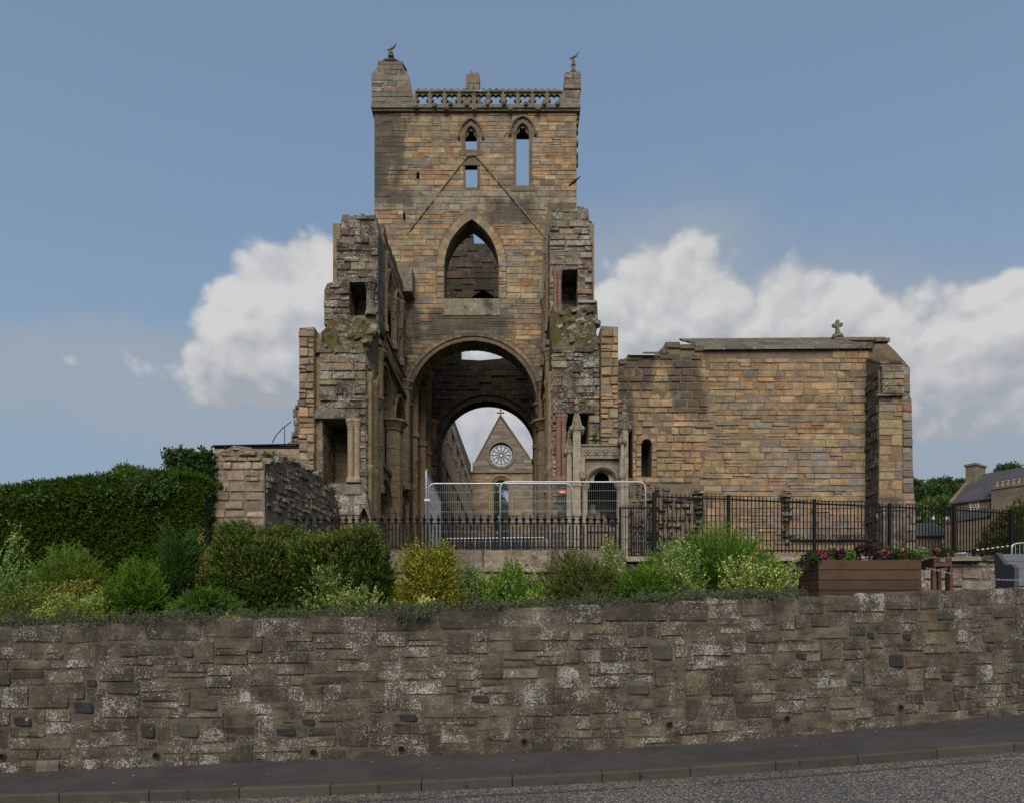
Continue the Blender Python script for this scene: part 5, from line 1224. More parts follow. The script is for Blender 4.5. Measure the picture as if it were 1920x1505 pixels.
# ------------------------------------------------------------------ nave and west front, seen through the arches
M_NAV = stone_pair('nave_stone', lichen=.15, stain=.42, moss=.1, mot=.45); M_NAVC = stone_mat('nave_core', 'const', color=(.20, .15, .10), lichen=.15, stain=.40, moss=.1)
M_NAVL = stone_mat('nave_shaft_stone', 'const', color=(.27, .205, .135), lichen=.1, stain=.3, moss=0)
nav = thing('nave_arcade', 'long row of tall narrow arches along the roofless nave beyond the tower', 'ruined wall', (-6.4, 70, TZ))
xn = -6.45; FN = facing_east(xn); y0, y1 = 47.3, 94.9; nb = 9; bw_ = (y1 - y0) / nb
outl = [(y0, TZ), (y1, TZ), (y1, 24.6), (60, 22.6), (y0, 21.5)]; hol, rings = [], []
for i in range(nb):
    c = y0 + bw_ * (i + .5)
    for cc, zs, a, H, sill in ((c, 7.0, 1.75, 2.1, TZ + .002), (c - 1.1, 12.6, .8, 1.1, 10.4), (c + 1.1, 12.6, .8, 1.1, 10.4)) + tuple((c + d, 18.4, .42, .9, 16.4) for d in (-1.8, -.6, .6, 1.8)):
        hol.append(pointed_window(cc, zs, a, H, sill)); rings.append((cc, zs, a, H))
mb = MB(); slab(mb, FN, outl, hol, 1.3); mb.build('wall', M_NAVC, nav)
mb = MB(); mb.box(xn - 2.2, xn - 1.8, y0, y1, TZ, 20.5); mb.build('aisle_wall', M_NAVC, nav)
mb = MB()
for cc, zs, a, H in rings: curve_strip(mb, FN, arc_point(cc, zs, a, H, 5), arc_point(cc, zs, a, H, 5, .28), -.16, .1)
mb.build('arch_moulding', M_NAVC, nav)
mb = MB()
for z_ in (9.6, 15.6, 20.4): mb.box(xn, xn + .28, y0, y1, z_, z_ + .28)
mb.build('string_course', M_NAVC, nav)
for i in range(nb + 1):
    y = min(max(y0 + bw_ * i, y0 + .3), y1 - .3); mb = MB(); mb.lathe(xn + .05, y, [(.75, TZ), (.62, TZ + .5), (.55, 6.6), (.8, 7.0), (.35, 7.4), (.28, 9.5)], 10); mb.build('pier', M_NAVC, nav)
    for dy in (-1.5, -.75, 0, .75, 1.5):
        if y0 + .2 < y + dy < y1 - .2:
            k = .22 if dy == 0 else .16
            mb = MB(); mb.lathe(xn + .10, y + dy, [(k, 15.9), (k, 18.2), (k * 1.8, 18.5), (k, 18.7), (k, 21.6)], 7); mb.build('shaft', M_NAVL, nav)
            mb = MB(); mb.lathe(xn + .10, y + dy, [(k, 9.9), (k, 12.4), (k * 1.8, 12.7), (k, 12.9), (k, 15.5)], 7); mb.build('shaft', M_NAVL, nav)
nn = thing('nave_wall', 'far side nave wall mostly hidden behind the tower arch', 'ruined wall', (2.6, 70, TZ)); mb = MB(); mb.box(2.6, 3.9, 47.4, 94.8, TZ, 17); mb.build('wall', M_NAVC, nn)
for i in range(9): mb = MB(); mb.lathe(2.5, 50 + i * 5, [(.5, TZ), (.4, 10), (.6, 10.5), (.3, 11), (.25, 17)], 9); mb.build('pier', M_NAVC, nn)

DWF = 95.0; FWF = front(DWF); qw = lambda px, py: q(px, py, DWF)
wf = thing('west_gable', 'distant pointed stone gable with round rose window seen through the tower arch', 'gable', (X(940, DWF), DWF, TZ))
gab = [qw(860, 1060), qw(1015, 1060), qw(1015, 884), qw(999, 884), qw(999, 860), qw(993, 858), qw(938, 782), qw(892, 864), qw(886, 867), qw(886, 884), qw(860, 884)]
rcx, rcz, rr_ = X(939.5, DWF), Z(851.5, DWF), 22.5 / FPX * DWF
rose = [(rcx + rr_ * math.cos(2 * math.pi * i / 32), rcz + rr_ * math.sin(2 * math.pi * i / 32)) for i in range(32)]
rose_o = [(rcx + rr_ * 1.2 * math.cos(2 * math.pi * i / 32), rcz + rr_ * 1.2 * math.sin(2 * math.pi * i / 32)) for i in range(32)]
dcx, dzs, da = X(939.5, DWF), Z(912, DWF), 13.5 / FPX * DWF
door = arc_round(dcx, dzs, da, 14, drop=dzs - TZ - .3); door_o = arc_round(dcx, dzs, da * 1.75, 14, drop=dzs - TZ - .3)
M_WFR = stone_pair('west_front_stone', lichen=.12, stain=.25, moss=0, mot=.4); M_WFC = stone_mat('west_front_core', 'const', color=(.17, .14, .105), lichen=.1, stain=.3, moss=0)
mb = MB(); slab(mb, FWF, gab, [rose, door], 1.3); mb.build('core', M_WFC, wf)
def wf_col(rnd, u, v): return jitc(rnd, rnd.choice([(.185, .155, .122), (.16, .138, .112), (.205, .17, .13)])) if v > Z(884, DWF) else jitc(rnd, rnd.choice([(.27, .20, .12), (.23, .175, .11), (.19, .155, .115), (.25, .18, .11)]))
mason(wf, FWF, [gab, rose_o, door_o], M_WFR, TZ, Z(784, DWF), (.35, .55), (.7, 1.5), wf_col, seed=121, limit=0, depth=.2, proud=(0, .06), minw=.3)
mb = MB(); curve_strip(mb, FWF, rose + [rose[0]], rose_o + [rose_o[0]], -.15, .4); mb.build('rose_surround', M_WFC, wf)
M_TRA = stone_mat('rose_tracery_stone', 'const', color=(.15, .115, .09), lichen=.05, stain=.2, moss=0)
mb = MB(); ring = lambda r: [(rcx + r * math.cos(2 * math.pi * i / 28), DWF + .4, rcz + r * math.sin(2 * math.pi * i / 28)) for i in range(28)]
mb.tube(ring(rr_ * .97), .10, 5, True); mb.tube(ring(rr_ * .16), .07, 5, True)
for k in range(12):
    a0 = 2 * math.pi * (k + .5) / 12; loop = []
    for i in range(14):
        t = 2 * math.pi * i / 14; r = rr_ * (.5 + .30 * math.cos(t)); w = rr_ * .165 * math.sin(t) * (.7 + .5 * (r / rr_))
        loop.append((rcx + r * math.cos(a0) - w * math.sin(a0), DWF + .4, rcz + r * math.sin(a0) + w * math.cos(a0)))
    mb.tube(loop, .055, 5, True)
    a1 = a0 + math.pi / 12; mb.tube([(rcx + rr_ * .68 * math.cos(a1), DWF + .4, rcz + rr_ * .68 * math.sin(a1)), (rcx + rr_ * .97 * math.cos(a1), DWF + .4, rcz + rr_ * .97 * math.sin(a1))], .06, 5)
mb.build('tracery', M_TRA, wf)
mb = MB(); mb.box(X(862, DWF), X(1012, DWF), DWF - .25, DWF - .01, Z(886, DWF), Z(883.5, DWF)); mb.build('string_course', M_WFC, wf)
mb = MB()
for a, b, w in ((1.75, 1.5, -.3), (1.48, 1.25, -.12), (1.23, 1.0, .1)): curve_strip(mb, FWF, arc_round(dcx, dzs, da * b, 14, drop=4), arc_round(dcx, dzs, da * a, 14, drop=4), w, .6)
mb.build('door_moulding', stone_mat('west_door_stone', 'const', color=(.26, .19, .11), lichen=.1, stain=.3, moss=0), wf)
for s in (-1, 1):
    mb = MB(); a = qw(938 + (s > 0) * .6, 780); b = qw(891.5, 866) if s < 0 else qw(993.5, 860)
    mb.hexa([(a[0], DWF - .15, a[1]), (b[0], DWF - .15, b[1]), (b[0], DWF - .15, b[1] + .3), (a[0], DWF - .15, a[1] + .3)], [(a[0], DWF + 1.4, a[1]), (b[0], DWF + 1.4, b[1]), (b[0], DWF + 1.4, b[1] + .3), (a[0], DWF + 1.4, a[1] + .3)]); mb.build('gable_coping', M_WFC, wf)
cx2 = thing('gable_cross', 'thin dark stone cross on the apex of the distant gable', 'cross', (X(938.5, DWF), DWF + .5, Z(780, DWF)))
x, y, z = cx2.location; mb = MB(); mb.box(x - .09, x + .09, y - .1, y + .1, z, z + 1.05); mb.box(x - .42, x - .092, y - .08, y + .08, z + .56, z + .72); mb.box(x + .092, x + .42, y - .08, y + .08, z + .56, z + .72)
for dx, dz in ((-.40, .64), (.40, .64), (0, 1.0)): mb.lathe(x + dx, y, [(.05, z + dz - .13), (.15, z + dz), (.05, z + dz + .13)], 6)
mb.build('cross', M_TRA, cx2)

# ------------------------------------------------------------------ gatehouse wall on the left
DG = 17.0; FG = front(DG); qg = lambda px, py: q(px, py, DG)
M_GAT = stone_pair('gate_wall_stone', lichen=.40, stain=.30, moss=.3, mot=.7, lichen_scale=14, bumpd=.04, grime=.4)
M_GATC = stone_mat('gate_wall_core', 'const', color=(.17, .135, .105), lichen=.25, stain=.2, moss=.4)
gt = thing('corner_wall', 'block of warm square stones with a dark streaked curved side beside the hedge', 'ruined wall', (X(440, DG), DG, 2.6))
gpoly = [qg(368, 1060), qg(497, 1060), qg(496, 868), qg(488, 850), qg(470, 838), qg(440, 834), qg(402, 852), qg(394, 880), qg(392, 940), qg(370, 1010)]
mb = MB(); slab(mb, FG, gpoly, [], .9); mb.build('core', M_GATC, gt)
gp = palette([((.27, .20, .13), 2), ((.235, .168, .112), 2), ((.29, .23, .16), 1.5), ((.20, .158, .12), 1)])
mason(gt, FG, [gpoly], M_GAT, 2.3, Z(856, DG), (.17, .30), (.2, .52), gp, seed=131, joint=.02, depth=.16, proud=(.0, .05), style='rubble')
mason(gt, FG, [gpoly], M_MOSS, Z(855, DG), Z(834, DG), (.12, .16), (.3, .6), palette([((.22, .19, .15), 1)]), seed=132, joint=.02, depth=.4, proud=(.0, .06), style='rubble', name='cope_stone')
def streaks(nt, P, c):
    n = nt.noise(nt.vmul(P, (9, 9, 1.1)), 1.0, 7, .72)
    return nt.mix(nt.math('MULTIPLY', nt.step(n, .585, .64), .75), c, (.42, .40, .36))
M_STR = stone_pair('streaked_stone', lichen=.38, stain=.52, moss=.2, mot=.8, patch=streaks); M_STRC = stone_mat('streaked_core', 'const', color=(.14, .11, .08), lichen=.3, stain=.5, moss=.3, patch=streaks)
# curved side: from the front corner back to the choir wall
cp = [(X(497, DG), DG), (X(499, DG) + .12, 18.2), (-5.95, 19.6), (-5.75, 21.2), (-6.0, 22.8), (-6.5, 24.4), (-7.0, 26.1)]
ztops = [Z(866, DG), 6.25, 6.25, 6.05, 5.8, 5.9, 6.3]
mb = MB(); vs, fs = [], []
for (x, y), z in zip(cp, ztops): vs += [(x, y + .005, 2.5), (x, y + .005, z - .05), (x - .9, y + .005, z - .05), (x - .9, y + .005, 2.5)]
for i in range(len(cp) - 1):
    for a in range(3): fs.append((4 * i + a, 4 * i + 4 + a, 4 * i + 5 + a, 4 * i + a + 1))
mb.add(vs, fs).build('curved_core', M_STRC, gt)
for i in range(len(cp) - 1):
    (xa_, ya_), (xb_, yb_) = cp[i], cp[i + 1]; U = Vector((xb_ - xa_, yb_ - ya_, 0)); Ln = U.length
    Fc = Frame((xa_, ya_, 0), U); zt_ = min(ztops[i], ztops[i + 1])
    mason(gt, Fc, [[(0.02, 2.6), (Ln, 2.6), (Ln, zt_), (0.02, zt_)]], M_STR, 2.6, zt_, (.13, .24), (.18, .5), palette([((.20, .155, .108), 1), ((.25, .19, .13), 1), ((.16, .122, .088), 1)]), seed=140 + i, joint=.0, depth=.20, proud=(-.02, .05), style='round', limit=50, name='streaked_stone')
    for k in range(5):
        f = k / 5; mb = MB(); P = Fc.p(Ln * f, zt_ + (ztops[i] - zt_) * (1 - f) + (ztops[i + 1] - zt_) * f, 0); rr = random.Random(i * 9 + k); o = bpy.data.objects.new('cope_stone', shared_stone('round', (i * 5 + k) % 9, M_MOSS[0]))
        w, h = Ln / 5 * .97, rr.uniform(.14, .26); Uu = U.normalized()
        o.matrix_basis = Matrix(((Uu.x * w, Fc.W.x * .8, 0, P.x - gt.location.x), (Uu.y * w, Fc.W.y * .8, 0, P.y - gt.location.y), (0, 0, h, P.z - .08 - gt.location.z), (0, 0, 0, 1))); o.color = (*jitc(rr, (.2, .18, .15)), 1); link(o, gt)
# modern flat roof behind the corner wall
fr = thing('flat_roofed_building', 'low modern flat roof with a thin dark edge behind the corner wall', 'building', (X(490, 27), 27, TZ))
D2 = 27.0; mb = MB(); mb.box(X(402, D2), X(566, D2), D2, D2 + 4, TZ, Z(840, D2)); mb.build('wall', M_WRMC, fr)
mason(fr, front(D2), [[q(402, 900, D2), q(566, 900, D2), q(566, 841, D2), q(402, 841, D2)]], M_WRM, Z(900, D2), Z(841, D2), (.3, .4), (.5, .9), gp, seed=151, depth=.1, proud=(0, .02))
mb = MB(); mb.tube([(X(397, D2), D2 - .07, Z(840, D2)), (X(402, D2), D2 - .07, Z(836, D2)), (X(566, D2), D2 - .07, Z(833, D2))], .04, 6); mb.box(X(402, D2), X(566, D2), D2 - .03, D2 + 4, Z(839.8, D2), Z(835, D2)); mb.build('roof', M_BLACK, fr)
mb = MB(); mb.tube([(X(425, D2), D2 - .08, Z(835, D2)), (X(425, D2), D2 - .08, Z(900, D2))], .05, 6); mb.build('downpipe', M_BLACK, fr)
hr = thing('roof_handrail', 'thin curved wire handrail on the flat roof', 'handrail', (X(525, 27), 27, Z(830, 27)))
mb = MB(); D3 = 27.5; mb.tube([W(510, 830, D3), W(518, 815, D3), W(530, 802, D3), W(546, 790, D3)], .018, 5); mb.build('rail', M_BLACK, hr); mb = MB(); mb.tube([W(533.5, 832, D3), W(533.5, 799, D3)], .015, 5); mb.build('post', M_BLACK, hr)
# ------------------------------------------------------------------ railings and fencing
def sharemesh(mb, name, mat, smooth=False):
    me = bpy.data.meshes.new(name); me.from_pydata(mb.v, [], mb.f); me.materials.append(mat)
    if smooth: me.polygons.foreach_set('use_smooth', [True] * len(mb.f))
    return me
def put(me, name, loc, parent, sc_=(1, 1, 1), rz=0.0):
    o = bpy.data.objects.new(name, me); link(o, parent); o.location = Vector(loc) - origin(parent); o.scale = sc_; o.rotation_euler = (0, 0, rz); return o
RD = 12.68; zc = Z(1029, W2D)
rail = thing('railing', 'black spear-topped iron railing on the low pinkish terrace wall', 'railing', (X(900, RD), RD, zc))
rz_ = Z(982, RD); sp = FPX / RD
mb = MB(); mb.box(-.014, .014, -.014, .014, 0, rz_ - zc + .035); mb.lathe(0, 0, [(.012, rz_ - zc + .035), (.030, rz_ - zc + .05), (.016, rz_ - zc + .075), (.036, rz_ - zc + .10), (.044, rz_ - zc + .118), (.018, rz_ - zc + .128), (.014, rz_ - zc + .135), (.017, rz_ - zc + .15), (.004, rz_ - zc + .21)], 7)
spear = sharemesh(mb, 'spear_picket', M_BLACK)
mb = MB(); mb.box(-.013, .013, -.013, .013, 0, rz_ - zc - .002); plain = sharemesh(mb, 'plain_picket', M_BLACK)
n = 46
for i in range(n):
    px = 556 + i * 13.3; rr = random.Random(i); put(spear, 'spear_picket', (X(px, RD), RD, zc - .02), rail, rz=rr.uniform(-.05, .05)).rotation_euler.x = rr.uniform(-.012, .012)
    put(plain, 'picket', (X(px + 6.65, RD), RD, zc - .02), rail)
mb = MB(); mb.box(X(548, RD), X(1163, RD), RD - .009, RD + .009, rz_, rz_ + .022); mb.build('top_rail', M_BLACK, rail)
mb = MB(); mb.box(X(548, RD), X(1163, RD), RD - .009, RD + .009, zc + .05, zc + .07); mb.build('bottom_rail', M_BLACK, rail)
mb = MB(); mb.box(X(1161, RD), X(1165, RD), RD - .03, RD + .03, zc - .1, Z(949, RD)); mb.tube([(X(1163, RD), RD, Z(968, RD)), (X(1168, RD), RD + .5, zc - .05)], .014, 5); mb.build('end_post', M_BLACK, rail)

# temporary mesh fencing panels
def mesh_panel(px0, px1, D0, D1, ptop, lab, zbot=TZ, vis=True):
    A, B = Vector((X(px0, D0), D0, 0)), Vector((X(px1, D1), D1, 0)); L = (B - A).length; u = (B - A).normalized()
    t = thing('mesh_fence_panel', lab, 'fence panel', (A.x, A.y, zbot), 'temporary steel mesh fence panels')
    zt_ = Z(ptop, (D0 + D1) / 2); P = lambda s, z: A + u * s + Vector((0, 0, z)); r = .15; path = [P(0, zbot + .05), P(0, zt_ - r)]
    for k in range(1, 5): a = math.pi / 2 * k / 4; path.append(P(r - r * math.cos(a), zt_ - r + r * math.sin(a)))
    path += [P(L - r + r * math.sin(math.pi / 2 * k / 4), zt_ - r + r * math.cos(math.pi / 2 * k / 4)) for k in range(0, 5)] + [P(L, zbot + .05)]
    mb = MB(); mb.tube(path, .021, 8); mb.tube([P(0, zbot + .25), P(L, zbot + .25)], .018, 6); mb.build('frame', M_GALV, t, smooth=True)
    mb = MB(); nv = int(L / .048)
    for i in range(1, nv): s = L * i / nv; mb.tube([P(s, zbot + .26), P(s, zt_ - .01)], .0026, 3, caps=False)
    z = zt_ - .20
    while z > zbot + .3: mb.tube([P(0, z), P(L, z)], (.0028), 3, caps=False); z -= .235
    mb.build('wire_mesh', M_WIRE, t, kind='stuff')
    mb = MB(); mb.box(A.x - .22, A.x + .22, A.y - .35, A.y + .35, zbot - .01, zbot + .12); mb.build('base_block', plain_mat('fence_foot', (.05, .05, .05)) if 'fence_foot' not in MATS else MATS['fence_foot'], t)
    return t
M_WIRE = plain_mat('mesh_wire', (.16, .17, .18), .5, .5)
mesh_panel(803, 1073, 16.3, 16.3, 906, 'mesh fence panel at the left, standing in front of the tower arch')
mesh_panel(938, 1210, 16.0, 16.0, 903, 'mesh fence panel at the right, across the carved tomb canopy and the gate')
mesh_panel(799, 826, 16.2, 20.0, 909, 'mesh fence panel turned edge-on, running back towards the tower')
mb = MB(); cl = thing('fence_clamp', 'small steel clamp joining the two left fence uprights', 'clamp', W(800.5, 937, 16.2))
mb.box(X(796, 16.2), X(806, 16.2), 16.16, 16.2, Z(939, 16.2), Z(935, 16.2)); mb.build('clamp', M_GALV, cl)
sg_ = thing('red_sign', 'small red and white notice tied to the mesh fencing', 'sign', W(1056, 921, 16.2))
M_REDP = plain_mat('red_plastic', (.55, .035, .025), .45, var=.1); M_WHT = plain_mat('white_plastic', (.72, .70, .66), .5, var=.1)
D = 15.94; mb = MB(); mb.box(X(1048, D), X(1064, D), D, D + .006, Z(924, D), Z(918, D)); mb.build('plate', M_REDP, sg_)
mb = MB(); mb.box(X(1050, D), X(1060, D), D - .003, D - .001, Z(923, D), Z(922, D)); mb.box(X(1050, D), X(1058, D), D - .003, D - .001, Z(920.6, D), Z(919.6, D)); mb.build('print', M_WHT, sg_)
bar = thing('crowd_barrier', 'low silver crowd barrier standing behind the spiked railings', 'barrier', W(930, 1010, 18.5))
D = 18.5; zt_ = Z(1007, D); zb_ = TZ + .02; xa, xb = X(833, D), X(1026, D); r = .13
path = [(xa, D, zb_), (xa, D, zt_ - r - .03)] + [(xa + r - r * math.cos(math.pi / 2 * k / 4), D, zt_ - .03 - r + r * math.sin(math.pi / 2 * k / 4)) for k in range(1, 5)] + [(xb - r + r * math.sin(math.pi / 2 * k / 4), D, zt_ - r + r * math.cos(math.pi / 2 * k / 4)) for k in range(5)] + [(xb, D, zb_)]
mb = MB(); mb.tube(path, .022, 7); mb.tube([(xa, D, TZ + .22), (xb, D, TZ + .22)], .018, 6)
mb.build('frame', M_GALV, bar, smooth=True)
for i in range(1, 20): x = xa + (xb - xa) * i / 20; mb = MB(); mb.tube([(x, D, TZ + .22), (x, D, zt_ - .03)], .008, 5, caps=False); mb.build('upright', M_GALV, bar)

# gate beside the canopy
gate = thing('iron_gate', 'narrow black iron gate with diagonal brace between canopy pillar and tall fence', 'gate', W(1195, 1030, 15.2))
D = 15.2; zg0, zg1 = TZ + .1, Z(950, D)
mb = MB(); mb.box(X(1166, D), X(1226, D), D - .015, D + .015, zg1 - .03, zg1); mb.box(X(1166, D), X(1226, D), D - .015, D + .015, zg0, zg0 + .04); mb.box(X(1182, D), X(1185, D), D - .02, D + .02, zg0, zg1 - .032); mb.build('frame', M_BLACK, gate)
for i in range(12): px = 1168 + i * 5.0; mb = MB(); mb.box(X(px, D) - .008, X(px, D) + .008, D - .008, D + .008, zg0 + .042, zg1 + .06); mb.build('picket', M_BLACK, gate)
for i in range(10): px = 1190 + i * 3.8; mb = MB(); mb.box(X(px, 16.6) - .011, X(px, 16.6) + .011, 16.59, 16.61, TZ, Z(958 + (9 - i) * 5.5, 16.6)); mb.build('inner_picket', M_BLACK, gate)
mb = MB(); mb.tube([W(1186, 1006, 16.55), W(1224, 953, 16.55)], .022, 6); mb.tube([W(1186, 1034, 16.55), W(1224, 1034, 16.55)], .02, 6); mb.build('brace', M_BLACK, gate)

# tall plain railing running off to the right
tf = thing('tall_railing', 'long plain black vertical-bar railing in front of the honey-coloured chapel wall', 'railing', W(1500, 1035, 16))
posts = [(1227, 15.1, 922), (1366, 15.3, 927), (1527, 15.85, 935), (1668, 16.4, 942), (1789, 16.95, 947), (1896, 17.5, 954), (1990, 18.1, 959)]
zbot = lambda px: 1033 + (px - 1227) / 670 * 3
for k, (px, D, pt) in enumerate(posts):
    mb = MB(); h = .034 if k else .045; mb.cbox(X(px, D) - h, X(px, D) + h, D - h, D + h, TZ, Z(pt, D), .006); mb.build('post', M_BLACK, tf)
mb = MB(); mb.box(-.0095, .0095, -.0095, .0095, 0, 1); pk = sharemesh(mb, 'picket', M_BLACK)
for (pa_, Da, ta), (pb_, Db, tb) in zip(posts[:-1], posts[1:]):
    A, B = Vector((X(pa_, Da), Da, 0)), Vector((X(pb_, Db), Db, 0)); n = int((B - A).length / .097)
    zA, zB = Z(ta + 8, Da), Z(tb + 8, Db); bA, bB = Z(zbot(pa_) - 3, Da), Z(zbot(pb_) - 3, Db)
    for i in range(1, n):
        f = i / n; P = A + (B - A) * f; zt_ = zA + (zB - zA) * f + .085; z0 = bA + (bB - bA) * f - .06
        o = put(pk, 'picket', (P.x, P.y, z0), tf, (1, 1, zt_ - z0))
    for dz, nm in ((0, 'top_rail'), (None, 'bottom_rail')):
        z0, z1 = (zA, zB) if dz == 0 else (bA, bB); mb = MB()
        mb.hexa([(A.x, A.y - .012, z0 - .016), (B.x, B.y - .012, z1 - .016), (B.x, B.y - .012, z1 + .016), (A.x, A.y - .012, z0 + .016)], [(A.x, A.y + .012, z0 - .016), (B.x, B.y + .012, z1 - .016), (B.x, B.y + .012, z1 + .016), (A.x, A.y + .012, z0 + .016)]); mb.build(nm, M_BLACK, tf)
    P = A + (B - A) * .5; mb = MB(); mb.box(P.x - .02, P.x + .02, P.y - .02, P.y + .02, TZ, (bA + bB) / 2); mb.build('stay', M_BLACK, tf)

# ------------------------------------------------------------------ planters, bench, chain
def wood_mat(name, color):
    m, nt, b = base_mat(name); tc = nt.new('ShaderNodeNewGeometry').outputs['Position']
    g = nt.noise(nt.vmul(tc, (1.2, 6, 28)), 3.0, 6, .65, .6); g2 = nt.noise(tc, 3, 4, .6)
    v = nt.math('MULTIPLY_ADD', nt.math('SUBTRACT', g, .5), 1.3, nt.math('MULTIPLY_ADD', nt.math('SUBTRACT', g2, .5), .9, 1.0)); vc = nt.new('ShaderNodeCombineColor'); [nt.link(v, vc.inputs[i]) for i in range(3)]
    inf = nt.new('ShaderNodeObjectInfo').outputs['Random']; vv = nt.math('MULTIPLY_ADD', inf, .5, .75); vc2 = nt.new('ShaderNodeCombineColor'); [nt.link(vv, vc2.inputs[i]) for i in range(3)]
    nt.link(nt.mix(1.0, nt.mix(1.0, color, vc.outputs[0], 'MULTIPLY'), vc2.outputs[0], 'MULTIPLY'), b.inputs['Base Color']); b.inputs['Roughness'].default_value = .62; bump(nt, b, g, .5, .004); return m
M_WOOD = wood_mat('stained_planks', (.066, .037, .021)); M_WOOD2 = wood_mat('red_stained_planks', (.095, .042, .026))
pl = thing('long_planter', 'long dark brown plank planter box full of mixed flowers', 'planter', (X(1620, 10.3), 10.3, 2.1))
D0 = 10.3; zt_, zb_ = Z(1049, D0), Z(1106, D0); c0, c1, c2 = (X(1500, 10.75), 10.75), (X(1535, D0), D0), (X(1728, D0), D0)
def plank(a, b, z0, z1, th, mat, parent, name='plank'):
    A, B = Vector((*a, 0)), Vector((*b, 0)); u = (B - A).normalized(); n = Vector((u.y, -u.x, 0)); mb = MB(); c = .006
    f = lambda s, z, w: A + u * s + Vector((0, 0, z)) - n * w
    L = (B - A).length
    mb.add([f(0, z0, c), f(L, z0, c), f(L, z1, c), f(0, z1, c), f(c, z0 + c, 0), f(L - c, z0 + c, 0), f(L - c, z1 - c, 0), f(c, z1 - c, 0), f(0, z0, th), f(L, z0, th), f(L, z1, th), f(0, z1, th)],
           [(4, 5, 6, 7), (0, 1, 5, 4), (1, 2, 6, 5), (2, 3, 7, 6), (3, 0, 4, 7), (8, 9, 1, 0), (9, 10, 2, 1), (10, 11, 3, 2), (11, 8, 0, 3), (11, 10, 9, 8)]); return mb.build(name, mat, parent)
zl = Z(1108, D0) - .12
for i in range(4):
    h = (zt_ - Z(1106, D0)) / 3; z1 = zt_ - i * h; z0 = z1 - h + .006
    for a, b in ((c1, c2), (c0, c1), (c2, (c2[0] + .02, 11.3))): plank(a, b, z0, z1, .04, M_WOOD, pl)
mb = MB(); mb.box(c0[0] + .1, c2[0] - .03, 10.8, 11.3, zl, zt_ - .06); mb.box(c1[0] + .02, c2[0] - .03, 10.36, 10.79, zl, zt_ - .06); mb.build('soil', M_SOIL, pl)
p2 = thing('raised_planter', 'small red-brown planter box on four legs with pansies', 'planter', (X(1757, 10.9), 10.9, 2.1))
D1 = 10.8; zt2_, zb2 = Z(1044, D1), Z(1062, D1); a, b = (X(1751, D1), D1), (X(1785, D1), D1); k = (X(1728, 11.3), 11.3); h = (zt2_ - zb2) / 2
for i in range(2):
    z1 = zt2_ - i * h
    plank(a, b, z1 - h + .005, z1, .03, M_WOOD2, p2); plank(k, a, z1 - h + .005, z1, .03, M_WOOD2, p2); plank(b, (b[0] + .05, 11.4), z1 - h + .005, z1, .03, M_WOOD2, p2)
mb = MB(); mb.box(a[0] + .02, b[0] - .03, D1 + .05, D1 + .5, zb2, zt2_ - .03); mb.build('soil', M_SOIL, p2)
for px, D in ((1750, 10.84), (1782, 10.84), (1760.5, 11.3), (1777, 11.32)): mb = MB(); x = X(px, D); mb.cbox(x - .028, x + .028, D - .028, D + .028, 1.9, zb2 - .002, .004); mb.build('leg', M_WOOD2, p2)
mb = MB(); mb.box(X(1762, D1), X(1772, D1), D1 - .012, D1 - .002, Z(1053, D1), Z(1046, D1)); mb.build('plaque', plain_mat('grey_plaque', (.16, .15, .15), .4, .3), p2)

M_BEN = plain_mat('grey_bench_paint', (.048, .053, .060), .55, var=.12); M_BEN2 = plain_mat('grey_bench_slats', (.105, .118, .128), .5, var=.12)
be = thing('bench', 'grey-painted public bench with solid curved arm at the right edge', 'bench', (8.4, 11.05, 2.05))
xb_ = 7.93; prof = [(10.88, 2.02), (11.30, 2.02), (11.36, Z(1037, 11.33)), (11.30, Z(1036, 11.31)), (11.10, Z(1058, 11.12)), (10.96, Z(1057, 10.96)), (10.89, Z(1064, 10.9))]
for dx in (0, 1.62): mb = MB(); slab(mb, facing_west(xb_ + dx), [(-y, z) for y, z in prof][::-1], [], .07); mb.build('end_panel', M_BEN, be)
for i in range(4):
    f0, f1 = i / 4, (i + .94) / 4; z0, z1 = 2.42 + (Z(1037, 11.3) - 2.42) * f0, 2.42 + (Z(1037, 11.3) - 2.42) * f1; y0, y1 = 11.16 + .13 * f0, 11.16 + .13 * f1
    mb = MB(); mb.hexa([(xb_ + .072, y0, z0), (xb_ + 1.61, y0, z0), (xb_ + 1.61, y1, z1), (xb_ + .072, y1, z1)], [(xb_ + .072, y0 + .03, z0), (xb_ + 1.61, y0 + .03, z0), (xb_ + 1.61, y1 + .03, z1), (xb_ + .072, y1 + .03, z1)]); mb.build('back_slat', M_BEN2, be)
for i in range(3): mb = MB(); mb.box(xb_ + .072, xb_ + 1.61, 10.90 + i * .085, 10.975 + i * .085, 2.36, 2.385); mb.build('seat_slat', M_BEN2, be)
M_CHN = plain_mat('chain_metal', (.28, .28, .28), .5, .4)
ch = thing('chain', 'thin pale chain sagging from the raised planter past the bench', 'chain', W(1820, 1080, 10.6))
A, B = W(1737, 1064, 10.75), W(1950, 1086, 10.6); pts = [A + (B - A) * (i / 60) - Vector((0, 0, .07 * math.sin(math.pi * i / 60))) for i in range(61)]
for i in range(60):
    mb = MB(); d = (pts[i + 1] - pts[i]); o_ = Vector((0, .012, .004)) if i % 2 else Vector((0, .003, .011)); mid = (pts[i] + pts[i + 1]) / 2
    mb.tube([mid - d * .62, mid - d * .3 + o_, mid + d * .3 + o_, mid + d * .62, mid + d * .3 - o_, mid - d * .3 - o_], .0032, 4, True); mb.build('link', M_CHN, ch)
tp = thing('barrier_tape', 'striped rope rising from a short post to the barrier near the bench', 'rope', W(1860, 1028, 15.5))
